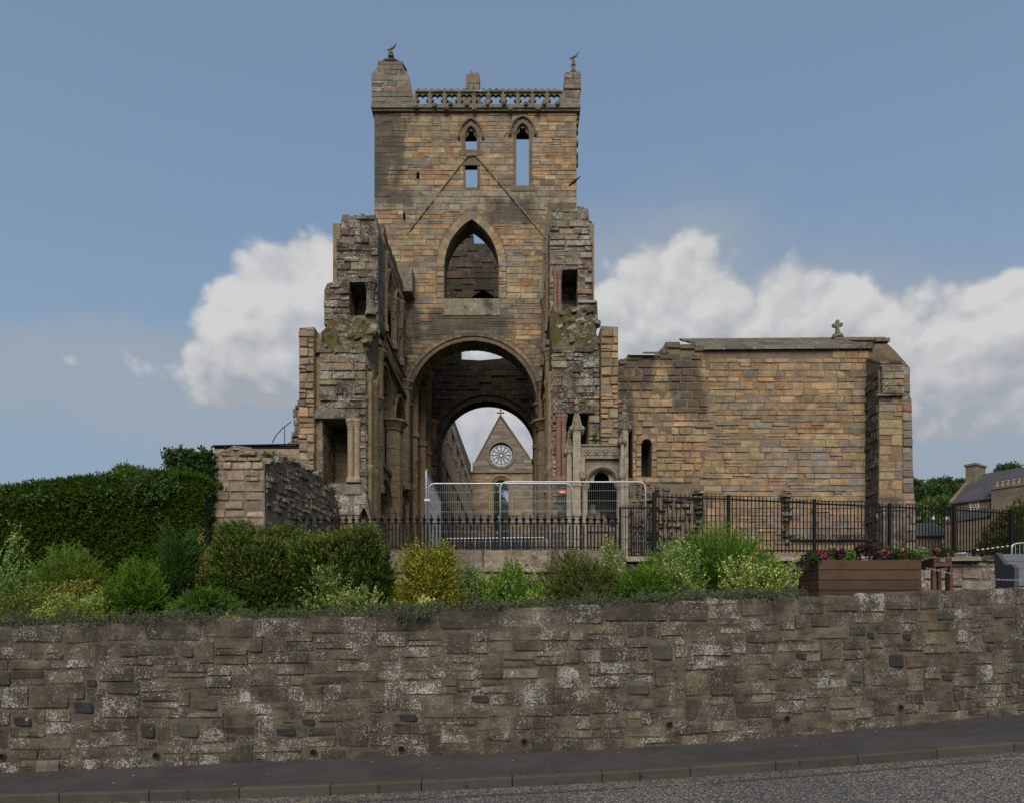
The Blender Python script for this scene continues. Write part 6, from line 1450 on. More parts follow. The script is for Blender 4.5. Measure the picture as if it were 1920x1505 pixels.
for i in range(16):
    f0, f1 = i / 16, (i + 1) / 16; P, Q = W(1826, 1031, 15.5), W(1900, 1021.5, 15.7); mb = MB(); mb.tube([P + (Q - P) * f0, P + (Q - P) * f1], .012, 5); mb.build('stripe', M_WHT if i % 2 else M_BLACK, tp)
mb = MB(); mb.box(X(1824, 15.5), X(1828, 15.5), 15.48, 15.52, TZ, Z(1028, 15.5)); mb.build('post', M_BLACK, tp)
b2 = thing('crowd_barrier', 'silver crowd barrier end rising behind the bench', 'barrier', W(1900, 1030, 15.2)); D = 15.2
mb = MB(); mb.tube([W(1897, 1075, D), W(1897, 1026, D), W(1900, 1020, D), W(1908, 1018, D), W(1990, 1012, D), W(1990, 1075, D)], .02, 6); mb.build('frame', M_GALV, b2)
for i in range(10): mb = MB(); px = 1904 + i * 8; mb.tube([W(px, 1075, D), W(px, 1018.5, D)], .007, 5); mb.build('upright', M_GALV, b2)
b3 = thing('crowd_barrier', 'silver barrier rail low behind the wall right of the raised planter', 'barrier', W(1805, 1036, 14.5)); mb = MB(); D = 14.5
mb.tube([W(1790, 1075, D), W(1791, 1037, D), W(1810, 1036, D), W(1813, 1040, D), W(1814, 1075, D)], .02, 6); mb.build('frame', M_GALV, b3)

# ------------------------------------------------------------------ houses beyond
def brickish(name, c1, c2, sx=.55, sz=.22):
    m, nt, b = base_mat(name); P = nt.new('ShaderNodeNewGeometry').outputs['Position']
    s = nt.new('ShaderNodeSeparateXYZ'); nt.link(P, s.inputs[0]); cv = nt.new('ShaderNodeCombineXYZ'); nt.link(nt.math('ADD', s.outputs[0], s.outputs[1]), cv.inputs[0]); nt.link(s.outputs[2], cv.inputs[1])
    br = nt.new('ShaderNodeTexBrick'); nt.link(cv.outputs[0], br.inputs['Vector']); br.inputs['Scale'].default_value = 1; br.inputs['Brick Width'].default_value = sx; br.inputs['Row Height'].default_value = sz; br.inputs['Mortar Size'].default_value = .012
    br.inputs['Color1'].default_value = (*c1, 1); br.inputs['Color2'].default_value = (*c2, 1); br.inputs['Mortar'].default_value = (*[x * .7 for x in c1], 1)
    n = nt.noise(P, 1.3, 6, .65); v = nt.math('MULTIPLY_ADD', n, 1.0, .5); vc = nt.new('ShaderNodeCombineColor'); [nt.link(v, vc.inputs[i]) for i in range(3)]
    nt.link(nt.mix(1.0, br.outputs['Color'], vc.outputs[0], 'MULTIPLY'), b.inputs['Base Color']); b.inputs['Roughness'].default_value = .9; return m
M_HST = brickish('house_stone', (.21, .155, .10), (.155, .118, .082)); M_SLR = brickish('house_slate', (.072, .069, .075), (.056, .055, .062), .35, .3); M_CHM = brickish('chimney_stone', (.20, .158, .108), (.15, .122, .088), .5, .28)
M_WHP = plain_mat('white_window_paint', (.62, .62, .58), .5, var=.1); M_GLS = plain_mat('window_glass', (.03, .035, .04), .1, spec=.6, var=.05); M_POT = plain_mat('chimney_pot_clay', (.27, .21, .15), .8)
ho = thing('stone_house', 'brown stone house with long slate roof and tall chimneys behind the railing', 'house', W(1850, 1040, 62))
# front wall recedes to the left; right end nearer
HA, HB = Vector((X(1784, 64), 64, 0)), Vector((X(2060, 55), 55, 0)); hu = (HB - HA).normalized(); HF = Frame((HA.x, HA.y, 0), hu); HL = (HB - HA).length
ze = Z(943, 64); zr_ = Z(897, 68)
mb = MB(); slab(mb, HF, [(0, TZ), (HL, TZ), (HL, ze), (0, ze)], [], .5); g_ = [HF.p(.02, TZ, .5), HF.p(.02, TZ, 9), HF.p(.02, ze, 9), HF.p(.02, zr_, 4.6), HF.p(.02, ze, .5)]; mb.face(g_); mb.build('wall', M_HST, ho)
mb = MB(); mb.hexa([HF.p(-.1, ze - .12, -.25), HF.p(HL, ze - .12, -.25), HF.p(HL, ze, -.25), HF.p(-.1, ze, -.25)], [HF.p(-.1, zr_ - .12, 4.5), HF.p(HL, zr_ - .12, 4.5), HF.p(HL, zr_, 4.5), HF.p(-.1, zr_, 4.5)]); mb.build('roof', M_SLR, ho)
mb = MB(); mb.hexa([HF.p(-.15, ze, -.2), HF.p(.16, ze, -.2), HF.p(.16, ze + .14, -.2), HF.p(-.15, ze + .14, -.2)], [HF.p(-.15, zr_, 4.5), HF.p(.16, zr_, 4.5), HF.p(.16, zr_ + .14, 4.5), HF.p(-.15, zr_ + .14, 4.5)]); mb.build('skew', M_CHM, ho)
def chimney(u0, u1, w0, w1, z0, z1, pots, nm='chimney'):
    mb = MB(); mb.hexa([HF.p(u0, z0, w0), HF.p(u1, z0, w0), HF.p(u1, z1, w0), HF.p(u0, z1, w0)], [HF.p(u0, z0, w1), HF.p(u1, z0, w1), HF.p(u1, z1, w1), HF.p(u0, z1, w1)])
    mb.hexa([HF.p(u0 - .1, z1 + .002, w0 - .1), HF.p(u1 + .1, z1 + .002, w0 - .1), HF.p(u1 + .1, z1 + .2, w0 - .1), HF.p(u0 - .1, z1 + .2, w0 - .1)], [HF.p(u0 - .1, z1 + .002, w1 + .1), HF.p(u1 + .1, z1 + .002, w1 + .1), HF.p(u1 + .1, z1 + .2, w1 + .1), HF.p(u0 - .1, z1 + .2, w1 + .1)])
    c = mb.build(nm, M_CHM, ho)
    for i in range(pots): u = u0 + (u1 - u0) * (i + .5) / pots; P = HF.p(u, 0, (w0 + w1) / 2); m = MB(); m.lathe(P.x, P.y, [(.17, z1 + .202), (.14, z1 + .3), (.13, z1 + .6), (.17, z1 + .66), (.16, z1 + .75)], 8); m.build('chimney_pot', M_POT, c)
chimney(-.05, .8, 3.0, 5.2, ze, Z(880, 67), 0)
uA = (X(1850, 62) - HA.x) / hu.x; uB = (X(1894, 61) - HA.x) / hu.x
chimney(uA, uB, -.35, .9, TZ + 4, Z(920, 61.5), 6)
w0_, w1_ = (X(1812, 63.2) - HA.x) / hu.x, (X(1826, 62.8) - HA.x) / hu.x; zw0, zw1 = Z(957, 63), Z(938, 63)
def window(F, u0, u1, z0, z1, parent, nx=3, nz=4, out=-.06):
    mb = MB(); slab(mb, F, [(u0, z0), (u1, z0), (u1, z1), (u0, z1)], [[(u0 + .07, z0 + .07), (u1 - .07, z0 + .07), (u1 - .07, z1 - .07), (u0 + .07, z1 - .07)]], .1, out)
    for i in range(1, nx): u = u0 + (u1 - u0) * i / nx; slab(mb, F, [(u - .018, z0 + .07), (u + .018, z0 + .07), (u + .018, z1 - .07), (u - .018, z1 - .07)], [], .04, out + .02)
    for j in range(1, nz): z = z0 + (z1 - z0) * j / nz; slab(mb, F, [(u0 + .07, z - .02), (u1 - .07, z - .02), (u1 - .07, z + .02), (u0 + .07, z + .02)], [], .035, out + .03)
    fr_ = mb.build('window', M_WHP, parent); mb = MB(); slab(mb, F, [(u0 + .06, z0 + .06), (u1 - .06, z0 + .06), (u1 - .06, z1 - .06), (u0 + .06, z1 - .06)], [], .01, out + .07); mb.build('pane', M_GLS, fr_)
window(HF, w0_, w1_, zw0, zw1, ho)
mb = MB(); u0_, u1_ = (X(1810, 62) - HA.x) / hu.x, uA + .2; mb.hexa([HF.p(u0_, Z(974, 61), -1.6), HF.p(u1_, Z(972, 61), -1.6), HF.p(u1_, Z(972, 61) + .12, -1.6), HF.p(u0_, Z(974, 61) + .12, -1.6)], [HF.p(u0_ + 1.2, Z(955, 62), -.01), HF.p(u1_, Z(955, 62), -.01), HF.p(u1_, Z(955, 62) + .12, -.01), HF.p(u0_ + 1.2, Z(955, 62) + .12, -.01)]); mb.build('lean_to_roof', M_SLR, ho)
mb = MB(); slab(mb, HF, [(u0_ + .15, TZ), (u1_ - .1, TZ), (u1_ - .1, Z(974, 61) - .01), (u0_ + .15, Z(974, 61) - .01)], [], 1.5, -1.52); mb.build('lean_to_wall', M_HST, ho)
mb = MB(); u2 = uB + .1; mb.hexa([HF.p(u2, Z(957, 58), -2.5), HF.p(u2 + 5, Z(957, 58), -2.5), HF.p(u2 + 5, Z(957, 58) + .12, -2.5), HF.p(u2, Z(957, 58) + .12, -2.5)], [HF.p(u2, Z(940, 60), -.01), HF.p(u2 + 5, Z(940, 60), -.01), HF.p(u2 + 5, Z(940, 60) + .12, -.01), HF.p(u2, Z(940, 60) + .12, -.01)]); mb.build('porch_roof', M_SLR, ho)
h2 = thing('low_house', 'low house with grey slate roof between the chapel wall and the stone house', 'house', W(1755, 1020, 70))
D = 70; F2 = front(D); mb = MB(); mb.box(X(1700, D), X(1783, D), D, D + 6, TZ, Z(1004, D)); mb.build('wall', M_HST, h2)
mb = MB(); mb.hexa([(X(1698, D), D - .3, Z(1005, D)), (X(1786, D), D - .3, Z(1005, D)), (X(1786, D), D - .3, Z(1003, D)), (X(1698, D), D - .3, Z(1003, D))], [(X(1698, D), D + 3, Z(976, D)), (X(1786, D), D + 3, Z(972, D)), (X(1786, D), D + 3, Z(970, D)), (X(1698, D), D + 3, Z(974, D))]); mb.build('roof', M_SLR, h2)
window(F2, X(1766, D), X(1773, D), Z(1018, D), Z(1006, D), h2, 2, 2)
for px in (1725, 1751, 1778): mb = MB(); mb.lathe(X(px, D + 3), D + 3.2, [(.2, Z(973, D + 3)), (.16, Z(968, D + 3)), (.2, Z(966.5, D + 3))], 7); mb.build('chimney_pot', M_POT if px == 1725 else M_WHP, h2)

# flying bird
bd = thing('bird', 'dark bird in flight against the right edge of the tower', 'bird', W(1077, 340, 30.0)); M_BRD = plain_mat('dark_feathers', (.018, .017, .017), .7)
x, y, z = bd.location; s = 1.0
mb = MB(); mb.tube([(x - .17, y, z - .16), (x - .10, y, z - .09), (x, y, z - .02), (x + .07, y, z + .04), (x + .12, y, z + .07), (x + .17, y, z + .08)], [.015, .055, .075, .055, .035, .004], 7)
for sgn, tipx, tipz in ((1, .30, .12), (-1, .02, .10)):
    r0, r1 = Vector((x + .05, y, z + .03)), Vector((x - .08, y, z - .06)); el = Vector((x + .16 if sgn > 0 else x - .02, y + .12 * sgn * -1, z + .10)); tp_ = Vector((x + tipx, y - .18 * sgn, z + tipz))
    mb.add([r0, el, tp_, el + Vector((.0, 0, -.10)), r1] + [p + Vector((0, .012, .008)) for p in (r0, el, tp_, el + Vector((.0, 0, -.10)), r1)], [(0, 1, 2, 3, 4), (9, 8, 7, 6, 5), (0, 5, 6, 1), (1, 6, 7, 2), (2, 7, 8, 3), (3, 8, 9, 4)])
mb.add([(x - .12, y - .03, z - .10), (x - .26, y - .06, z - .19), (x - .22, y + .05, z - .23), (x - .12, y + .03, z - .12)], [(0, 1, 2, 3)]); mb.build('body', M_BRD, bd)
# ------------------------------------------------------------------ plants
M_LEAF = leaf_mat('leaves'); M_TWIG = plain_mat('twigs', (.030, .026, .014), .9, var=.4, scale=25); M_BARK = plain_mat('bark', (.06, .048, .036), .9, var=.4, scale=12); M_PETAL = leaf_mat('petals', .25, .5)  # twig colour also fills the solid dark cores standing for inner shade
def hemi(rs, n, lo=-.25):
    d = unit3(rs.normal(size=(n * 3, 3))); d = d[d[:, 2] > lo][:n]
    while len(d) < n: e = unit3(rs.normal(size=(n, 3))); d = np.concatenate([d, e[e[:, 2] > lo]])[:n]
    return d
def sprays(rs, base, d, n_leaf, length, leaf, spread=.7, curl=.0, flat=.0):
    """points and directions of leaves set along little twigs starting at base, heading d"""
    m = len(base); t = np.linspace(.08, 1, n_leaf)[None, :, None]; L = length * rs.uniform(.6, 1.25, (m, 1, 1))
    P = base[:, None, :] + d[:, None, :] * t * L; P[:, :, 2] += (curl * (t * t) * L)[:, :, 0]
    side = unit3(np.cross(d, rs.normal(size=(m, 3))))[:, None, :] * np.where(np.arange(n_leaf) % 2 == 0, 1, -1)[None, :, None]
    D = d[:, None, :] + side * spread + rs.normal(size=(m, n_leaf, 3)) * .18
    return P.reshape(-1, 3), unit3(D.reshape(-1, 3))
def shade_core_mesh(t, c, r, seed, k=.72):  # solid dark twig-coloured lump standing in for the shaded inside of a plant
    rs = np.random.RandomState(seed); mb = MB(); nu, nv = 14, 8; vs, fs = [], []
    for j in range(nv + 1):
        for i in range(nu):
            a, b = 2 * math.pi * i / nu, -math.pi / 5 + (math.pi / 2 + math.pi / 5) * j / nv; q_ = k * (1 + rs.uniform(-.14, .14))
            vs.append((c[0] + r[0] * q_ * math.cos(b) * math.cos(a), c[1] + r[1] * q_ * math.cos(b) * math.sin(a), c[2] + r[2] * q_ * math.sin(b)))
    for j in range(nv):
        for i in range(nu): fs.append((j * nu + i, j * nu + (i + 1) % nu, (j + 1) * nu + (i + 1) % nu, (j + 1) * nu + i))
    mb.add(vs, fs).build('shade_core', M_TWIG, t)
def plume_bush(t, rs, c, r, n, cs, w, leaf, var):
    """arching feathery fronds from the middle of the plant, each with side twigs full of needles"""
    m = int(n * .30); cs = [(k[0] * 1.7, k[1] * 1.6, k[2] * 1.0) for k in cs]; shade_core_mesh(t, c, r, int(r[0] * 1000), .42)
    d = unit3(hemi(rs, m, .02) * np.array([1, 1, .9]) + np.array([0, -.12, .12])); L = np.linalg.norm(d * r, axis=1, keepdims=True) * rs.uniform(.72, 1.14, (m, 1)); d = unit3(d * r)
    k = 13; tt = np.linspace(.30, 1, k)[None, :, None]; A = c + np.array([0, 0, .02]) + d[:, None, :] * L[:, None, :] * tt; A[:, :, 2] -= (.16 * L[:, None, :] * tt ** 2.5)[:, :, 0]
    sd = unit3(np.cross(d, rs.normal(size=(m, 3)) * .4 + np.array([0, 0, 1.0])))[:, None, :] * np.where(np.arange(k) % 2 == 0, 1, -1)[None, :, None]
    D2 = unit3((d[:, None, :] * 1.0 + sd * .55 + rs.normal(size=(m, k, 3)) * .16).reshape(-1, 3)); B = A.reshape(-1, 3); ln = np.tile(np.linspace(1.2, .55, k), m)
    nl = 8; P, Dn = [], []
    t2 = np.linspace(.0, 1, nl)[None, :, None]; Lb = (.13 * ln * rs.uniform(.7, 1.2, len(B)))[:, None, None]
    P = (B[:, None, :] + D2[:, None, :] * t2 * Lb).reshape(-1, 3); s2 = unit3(np.cross(D2, rs.normal(size=D2.shape)))[:, None, :] * np.where(np.arange(nl) % 2 == 0, 1, -1)[None, :, None]
    Dn = unit3((D2[:, None, :] + s2 * .38 + rs.normal(size=(len(B), nl, 3)) * .1).reshape(-1, 3))
    col = np.repeat(np.repeat(colors(rs, m, cs, w, .22), k, 0) * (.75 + .5 * np.tile(np.linspace(0, 1, k), m))[:, None], nl, 0) * rs.uniform(.8, 1.2, (len(P), 1))
    leaves('foliage', P, Dn, leaf[0] * 1.05 * rs.uniform(.6, 1.2, len(P)), leaf[1] * 1.15, col, M_LEAF, t, rs=rs)
    mb = MB()
    for i in range(0, m, 6): mb.tube([A[i][0] * .4 + c * .6, A[i][0], A[i][k // 2], A[i][-1]], [.008, .006, .004, .001], 4)
    mb.build('stems', M_BARK, t); return t
def bush(name, label, cat, c, r, style, n, cs, w=None, seed=1, leaf=(.035, .02), group=None, lumps=7, amp=.16, spray=.18, up=.25, nl=9, var=.3, core=.72, kind_tips=None, spread=.7, curl=0.0, boxy=False):
    """c: centre of the base, r: radii; shell of twigs over a lumpy half-ellipsoid"""
    t = thing(name, label, cat, c, group); rs = np.random.RandomState(seed); c = np.array(c); r = np.array(r)
    if style == 'plume': return plume_bush(t, rs, c, r, n, cs, w, leaf, var)
    feather = style == 'feather'; n = int(n * DENS * (1.0 if boxy else .70 if feather else .62)); leaf = (leaf[0] * 1.45, leaf[1] * 1.5); cs = [(k[0] * 1.6, k[1] * 1.65, k[2] * 1.1) for k in cs]; r = r * 1.06
    spray *= .8 if boxy else 1.2 if feather else 1.35; nl = int(nl * (1.7 if feather else 1.4)); amp *= 1.5
    if core: shade_core_mesh(t, c, r, seed, core * .86)
    d = hemi(rs, n); q_ = lumpy(np.random.RandomState(seed + 50), d, lumps, amp)[:, None]; fill = np.clip(1 - np.abs(rs.normal(0, .14, (n, 1))), .45, 1)
    if boxy: q_ = q_ * ((np.abs(d) ** 3.4).sum(1) ** (-1 / 3.4))[:, None]
    P = c + d * r * q_ * fill
    clump = unit3(np.random.RandomState(seed + 9).normal(size=(40, 3))); k = np.argmax(d @ clump.T, 1)       # sprays lean together in clumps
    nd = unit3(d / r * r.mean() + clump[k] * .35 + rs.normal(size=(n, 3)) * (.28 if feather else .5) + np.array([0, 0, up / r.mean()]))
    Pl, Dl = sprays(rs, P - nd * spray * .8, nd, nl, spray, leaf, (spread if feather else .95), curl)
    col = colors(rs, len(Pl), cs, w, var)
    if kind_tips is not None:
        tip = (np.tile(np.linspace(0, 1, nl), n) > .62) & (np.repeat(rs.rand(n) < .16 + .55 * (d[:, 2] > .38), nl)); col[tip] = colors(rs, tip.sum(), kind_tips, None, var)
    taper = np.tile(np.linspace(1.15, .55, nl), n) if feather else 1.0; L = leaf[0] * rs.uniform(.6, 1.3, len(Pl)) * taper; leaves('foliage', Pl, Dl, L, leaf[1] * rs.uniform(.7, 1.3, len(Pl)), col, M_LEAF, t, rs=rs)
    return t
def P3(px, D, dz=0.0): x = X(px, D); return (x, D, WT(x) - .06 + (2.40 - WT(x)) * max(0, (D - wallY(x) - .34)) / max(.5, W2D + .5 - wallY(x) - .34) + dz)

DENS = 1.9
GRN, DGN, LGN, OLV, YLW, CRMG, BLG, BRG = (.055, .090, .020), (.025, .048, .013), (.10, .165, .030), (.085, .095, .030), (.185, .172, .030), (.33, .35, .19), (.036, .074, .026), (.10, .075, .028)

# tall clipped hedge -------------------------------------------------
hd = thing('hedge', 'long tall clipped dark green conifer hedge at the left, ivy threading its face', 'hedge', (X(180, 14.6), 14.6, 2.3))
rs = np.random.RandomState(11); xa, xb = X(-330, 14.4), X(379, 14.4); HYF = 14.3
def hedge_top(x):
    px = x / HYF * FPX + VPX; return Z(np.interp(px, [-330, 0, 60, 180, 290, 345, 379], [930, 912, 902, 892, 883, 884, 896]), HYF)
n = 26000; x = rs.uniform(xa, xb, n); zt = hedge_top(x); f = rs.rand(n); z = 2.45 + (zt - 2.45) * f
bulge = .16 * np.sin(x * 1.7 + 1) * np.sin(z * 2.3) + .08 * np.sin(x * 4.1 + z * 3); y = HYF - bulge * .45 + np.abs(rs.normal(0, .08, n)) + .35 * np.clip(f - .86, 0, 1) / .14 + .10 * (1 - f)
Pb = np.stack([x, y, z], 1); d = unit3(np.stack([rs.normal(.25, .55, n), np.full(n, -.75), rs.normal(-.05, .30, n) + .9 * np.clip(f - .85, 0, 1) / .15], 1))
P1, D1_ = sprays(rs, Pb, d, 9, .17, None, .55, -.15)
n2 = 4500; x = rs.uniform(xa, xb, n2); Pt = np.stack([x, HYF + rs.uniform(.1, 1.3, n2), hedge_top(x) - .06 + rs.uniform(-.05, .05, n2)], 1); P2, D2_ = sprays(rs, Pt, unit3(np.stack([rs.normal(0, .5, n2), rs.normal(-.2, .4, n2), np.full(n2, .8)], 1)), 9, .11, None, .6, 0)
Pa, Da = np.concatenate([P1, P2]), np.concatenate([D1_, D2_]); col = colors(rs, len(Pa), [(.058, .105, .012), (.080, .136, .014), (.038, .072, .010), (.10, .16, .02)], [4, 3, 3, 1.2])
leaves('foliage', Pa, Da, (.065 * rs.uniform(.6, 1.3, len(Pa))), .024, col, M_LEAF, hd, rs=rs)
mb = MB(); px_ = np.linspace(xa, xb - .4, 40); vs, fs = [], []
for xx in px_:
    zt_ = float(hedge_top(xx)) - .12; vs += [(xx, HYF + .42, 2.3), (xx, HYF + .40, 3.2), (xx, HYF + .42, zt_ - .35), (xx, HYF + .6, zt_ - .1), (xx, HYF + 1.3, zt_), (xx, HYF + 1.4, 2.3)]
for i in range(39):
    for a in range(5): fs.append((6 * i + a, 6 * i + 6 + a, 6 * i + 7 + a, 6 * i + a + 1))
fs.append(tuple(range(6 * 39, 6 * 39 + 6))); mb.add(vs, fs).build('shade_core', M_TWIG, hd)  # dark solid filling behind the leaves, in place of shade inside the hedge
n3 = 360; x = np.concatenate([rs.uniform(xa + 2, X(250, HYF), n3 - 180), rs.uniform(X(255, HYF), X(350, HYF), 180)]); zt = hedge_top(x); fz = np.clip(np.abs(rs.normal(0, .16, n3)) + .06, 0, .9); keep = np.sin(x * 2.2) + np.sin(x * 5.1 + fz * 9) > -.6
Pi = np.stack([x, HYF - .22 + rs.uniform(-.05, .05, n3), zt - (zt - 2.5) * fz * .75], 1)[keep]; Pl, Dl = sprays(rs, Pi, unit3(rs.normal(size=(len(Pi), 3)) + np.array([0, -.5, -.4])), 5, .2, None, 1.0, 0)
leaves('ivy', Pl, Dl, .058 * rs.uniform(.6, 1.2, len(Pl)), .048, colors(rs, len(Pl), [(.07, .13, .03), (.05, .10, .03), (.10, .15, .045)]), M_LEAF, hd, rs=rs)

def climber(name, label, F, boxes, seed, n, cs=((.05, .09, .022), (.035, .07, .02), (.075, .12, .03))):
    rs = np.random.RandomState(seed); Ps = []
    for u0, u1, v0, v1, dep, k in boxes:
        m = int(n * k); u = rs.uniform(u0, u1, m); v = rs.uniform(v0, v1, m); e = 1 - ((u - (u0 + u1) / 2) / ((u1 - u0) / 2)) ** 2 * rs.uniform(.2, 1.2, m)
        w = -dep * np.clip(e, 0, 1) * rs.uniform(.3, 1, m); ok = e > 0
        Ps.append(np.array([F.p(a, b, c) for a, b, c in zip(u[ok], v[ok], w[ok])]))
    P = np.concatenate(Ps); t = thing(name, label, 'ivy', tuple(P.min(0)))
    Pl, Dl = sprays(rs, P, unit3(rs.normal(size=P.shape) - np.array(F.W) * .6 + np.array([0, 0, -.5])), 4, .12, None, 1.0, 0)
    leaves('foliage', Pl, Dl, .085 * rs.uniform(.5, 1.2, len(Pl)), .07, colors(rs, len(Pl), cs), M_LEAF, t, rs=rs)
    mb = MB()
    for k, (u0, u1, v0, v1, dep, kk) in enumerate(boxes): u = (u0 + u1) / 2; mb.tube([F.p(u + .1, v0 - .1, -.02), F.p(u - .05, (v0 + v1) / 2, -.04), F.p(u, v1 - .1, -.03)], .018, 5)
    mb.build('stem', M_BARK, t); return t
ub = lambda px: X(px, DG)
climber('ivy', 'thick ivy clump draped over the top left corner of the square stone wall', FG, [(ub(325), ub(398), Z(898, DG), Z(852, DG), .7, .5), (ub(352), ub(404), Z(935, DG), Z(880, DG), .5, .3), (ub(366), ub(402), Z(1000, DG), Z(925, DG), .3, .25), (ub(376), ub(394), Z(1012, DG), Z(880, DG), .35, .4), (ub(382), ub(402), Z(905, DG), Z(848, DG), .2, .15)], 5, 1500)
climber('ivy', 'small pale creeper sprig on the coping of the dark streaked wall', Frame((0, 17.6, 0), (1, 0, 0)), [(X(492, 17.6), X(515, 17.6), Z(868, 17.6), Z(850, 17.6), .15, 1)], 6, 60, ((.12, .17, .04), (.09, .13, .03)))

# the big dark bushes --------------------------------------------------
yew = ((.030, .058, .013), (.021, .042, .011), (.044, .076, .017))
tips = ((.18, .205, .042), (.145, .195, .038), (.19, .16, .055))
bush('yew_bush', 'big rounded dark green yew with brownish tips, left of the pair', 'bush', P3(492, 10.2), (.80, .62, 1.10), 'feather', 2900, yew, [3, 2, 2], 21, (.036, .011), "clipped yew bushes", 9, .10, .24, .5, 12, core=.78, kind_tips=tips, spread=.9, boxy=True)
bush('yew_bush', 'big rounded dark green yew beside the golden shrub, pale sprigs showing through', 'bush', P3(640, 10.3), (.82, .62, 1.06), 'feather', 2900, yew, [3, 2, 2], 22, (.036, .011), "clipped yew bushes", 9, .10, .24, .5, 12, core=.78, kind_tips=tips, spread=.9, boxy=True)
var = ((.19, .22, .105), (.27, .29, .16), (.09, .14, .045), (.065, .11, .032))
bush('variegated_shrub', 'pale cream-edged sprigs growing through the middle of the two yews', 'shrub', P3(615, 9.72, .05), (.30, .2, .62), 'broad', 200, ((.15, .19, .08), (.21, .24, .12), (.07, .12, .035), (.05, .09, .025)), None, 23, (.030, .017), 'variegated shrubs', 7, .25, .18, .4, 8, core=0)
bush('variegated_shrub', 'cream-edged sprigs low in front of the right yew', 'shrub', P3(665, 9.5, .02), (.36, .2, .30), 'broad', 190, var, None, 24, (.030, .017), 'variegated shrubs', 7, .25, .16, .4, 8, core=0)
bush('golden_shrub', 'bright yellow-green shrub beside the pink wall, narrow golden leaves', 'shrub', P3(812, 10.0), (.52, .5, .92), 'broad', 1500, (YLW, (.135, .135, .026), (.08, .10, .02), (.23, .20, .045)), [3, 3, 2, 1], 25, (.044, .013), None, 8, .14, .22, .5, 9, core=.66)
bush('variegated_shrub', 'small cream-leaved shrub at the foot of the golden one', 'shrub', P3(797, 9.3, 0), (.14, .1, .2), 'broad', 60, ((.42, .40, .22), (.3, .3, .15)), None, 26, (.03, .017), 'variegated shrubs', 5, .2, .1, .3, 7, core=0)
bush('grey_green_shrub', 'grey-green upright shrub right of the golden one', 'shrub', P3(893, 9.8), (.26, .25, .56), 'broad', 420, ((.10, .13, .075), (.07, .10, .05), (.16, .19, .11)), None, 27, (.026, .014), None, 7, .2, .2, .6, 9, core=.6)
bush('green_shrub', 'fresh bright green small-leaved shrub in front of the pink wall', 'shrub', P3(950, 9.6), (.36, .3, .50), 'broad', 560, (LGN, (.06, .115, .022), (.12, .17, .05)), None, 28, (.030, .018), None, 7, .22, .18, .5, 9, core=.6)
bush('variegated_shrub', 'yellowish trailing sprigs right of the fresh green shrub', 'shrub', P3(1000, 9.4), (.24, .2, .17), 'broad', 160, ((.24, .25, .09), (.13, .16, .05)), None, 29, (.028, .016), 'variegated shrubs', 6, .25, .16, .3, 8, core=.5)
bush('cotoneaster', 'low spreading olive-green mound in the middle of the bed', 'shrub', P3(1085, 10.0), (.72, .5, .66), 'broad', 1700, (OLV, (.052, .068, .022), (.095, .09, .035), (.04, .055, .022)), None, 30, (.022, .013), None, 9, .15, .2, .45, 10, core=.78)
bush('variegated_shrub', 'cream-tipped sprigs along the top of the olive-green mound', 'shrub', P3(1148, 10.3, .1), (.26, .25, .74), 'broad', 220, var, None, 31, (.028, .016), 'variegated shrubs', 6, .2, .2, .5, 8, core=.5)
jun = ((.055, .115, .022), (.080, .150, .030), (.035, .080, .017))
bush('juniper', 'low feathery bright green juniper at the right of the olive mound', 'juniper', P3(1205, 9.7), (.44, .38, .56), 'plume', 900, jun, None, 32, (.040, .008), 'feathery junipers', 6, .2, .30, .9, 14, core=.6, spread=.45, curl=.1)
bush('juniper', 'largest feathery juniper, rising above the wall before the tall railing', 'juniper', P3(1345, 10.9), (1.0, .6, 1.28), 'plume', 2300, jun, None, 33, (.046, .009), 'feathery junipers', 8, .22, .42, .8, 16, core=.66, spread=.42, curl=.12)
bush('juniper', 'small pale feathery juniper left of the largest one', 'juniper', P3(1245, 10.6), (.42, .4, .95), 'plume', 600, ((.05, .11, .02), (.08, .14, .03)), None, 34, (.042, .008), 'feathery junipers', 6, .2, .34, .9, 14, core=.6, spread=.42)
bush('variegated_shrub', 'upright cream-variegated shrub in front of the largest juniper', 'shrub', P3(1268, 9.8), (.44, .34, .60), 'broad', 620, var, [2, 2, 3, 3], 35, (.028, .016), 'variegated shrubs', 8, .25, .2, .5, 9, core=.62)
bush('variegated_shrub', 'broad cream and green shrub nearest the long planter', 'shrub', P3(1415, 10.0), (.46, .36, .52), 'broad', 760, ((.22, .25, .10), (.30, .32, .17), (.12, .17, .04), (.07, .11, .03)), None, 36, (.030, .018), 'variegated shrubs', 8, .25, .2, .5, 9, core=.64)
bush('green_shrub', 'lime green shrub touching the end of the long planter', 'shrub', P3(1455, 10.2), (.20, .22, .40), 'broad', 260, ((.13, .21, .03), (.10, .17, .03), (.18, .22, .06)), None, 37, (.030, .018), None, 6, .2, .18, .5, 9, core=.6)
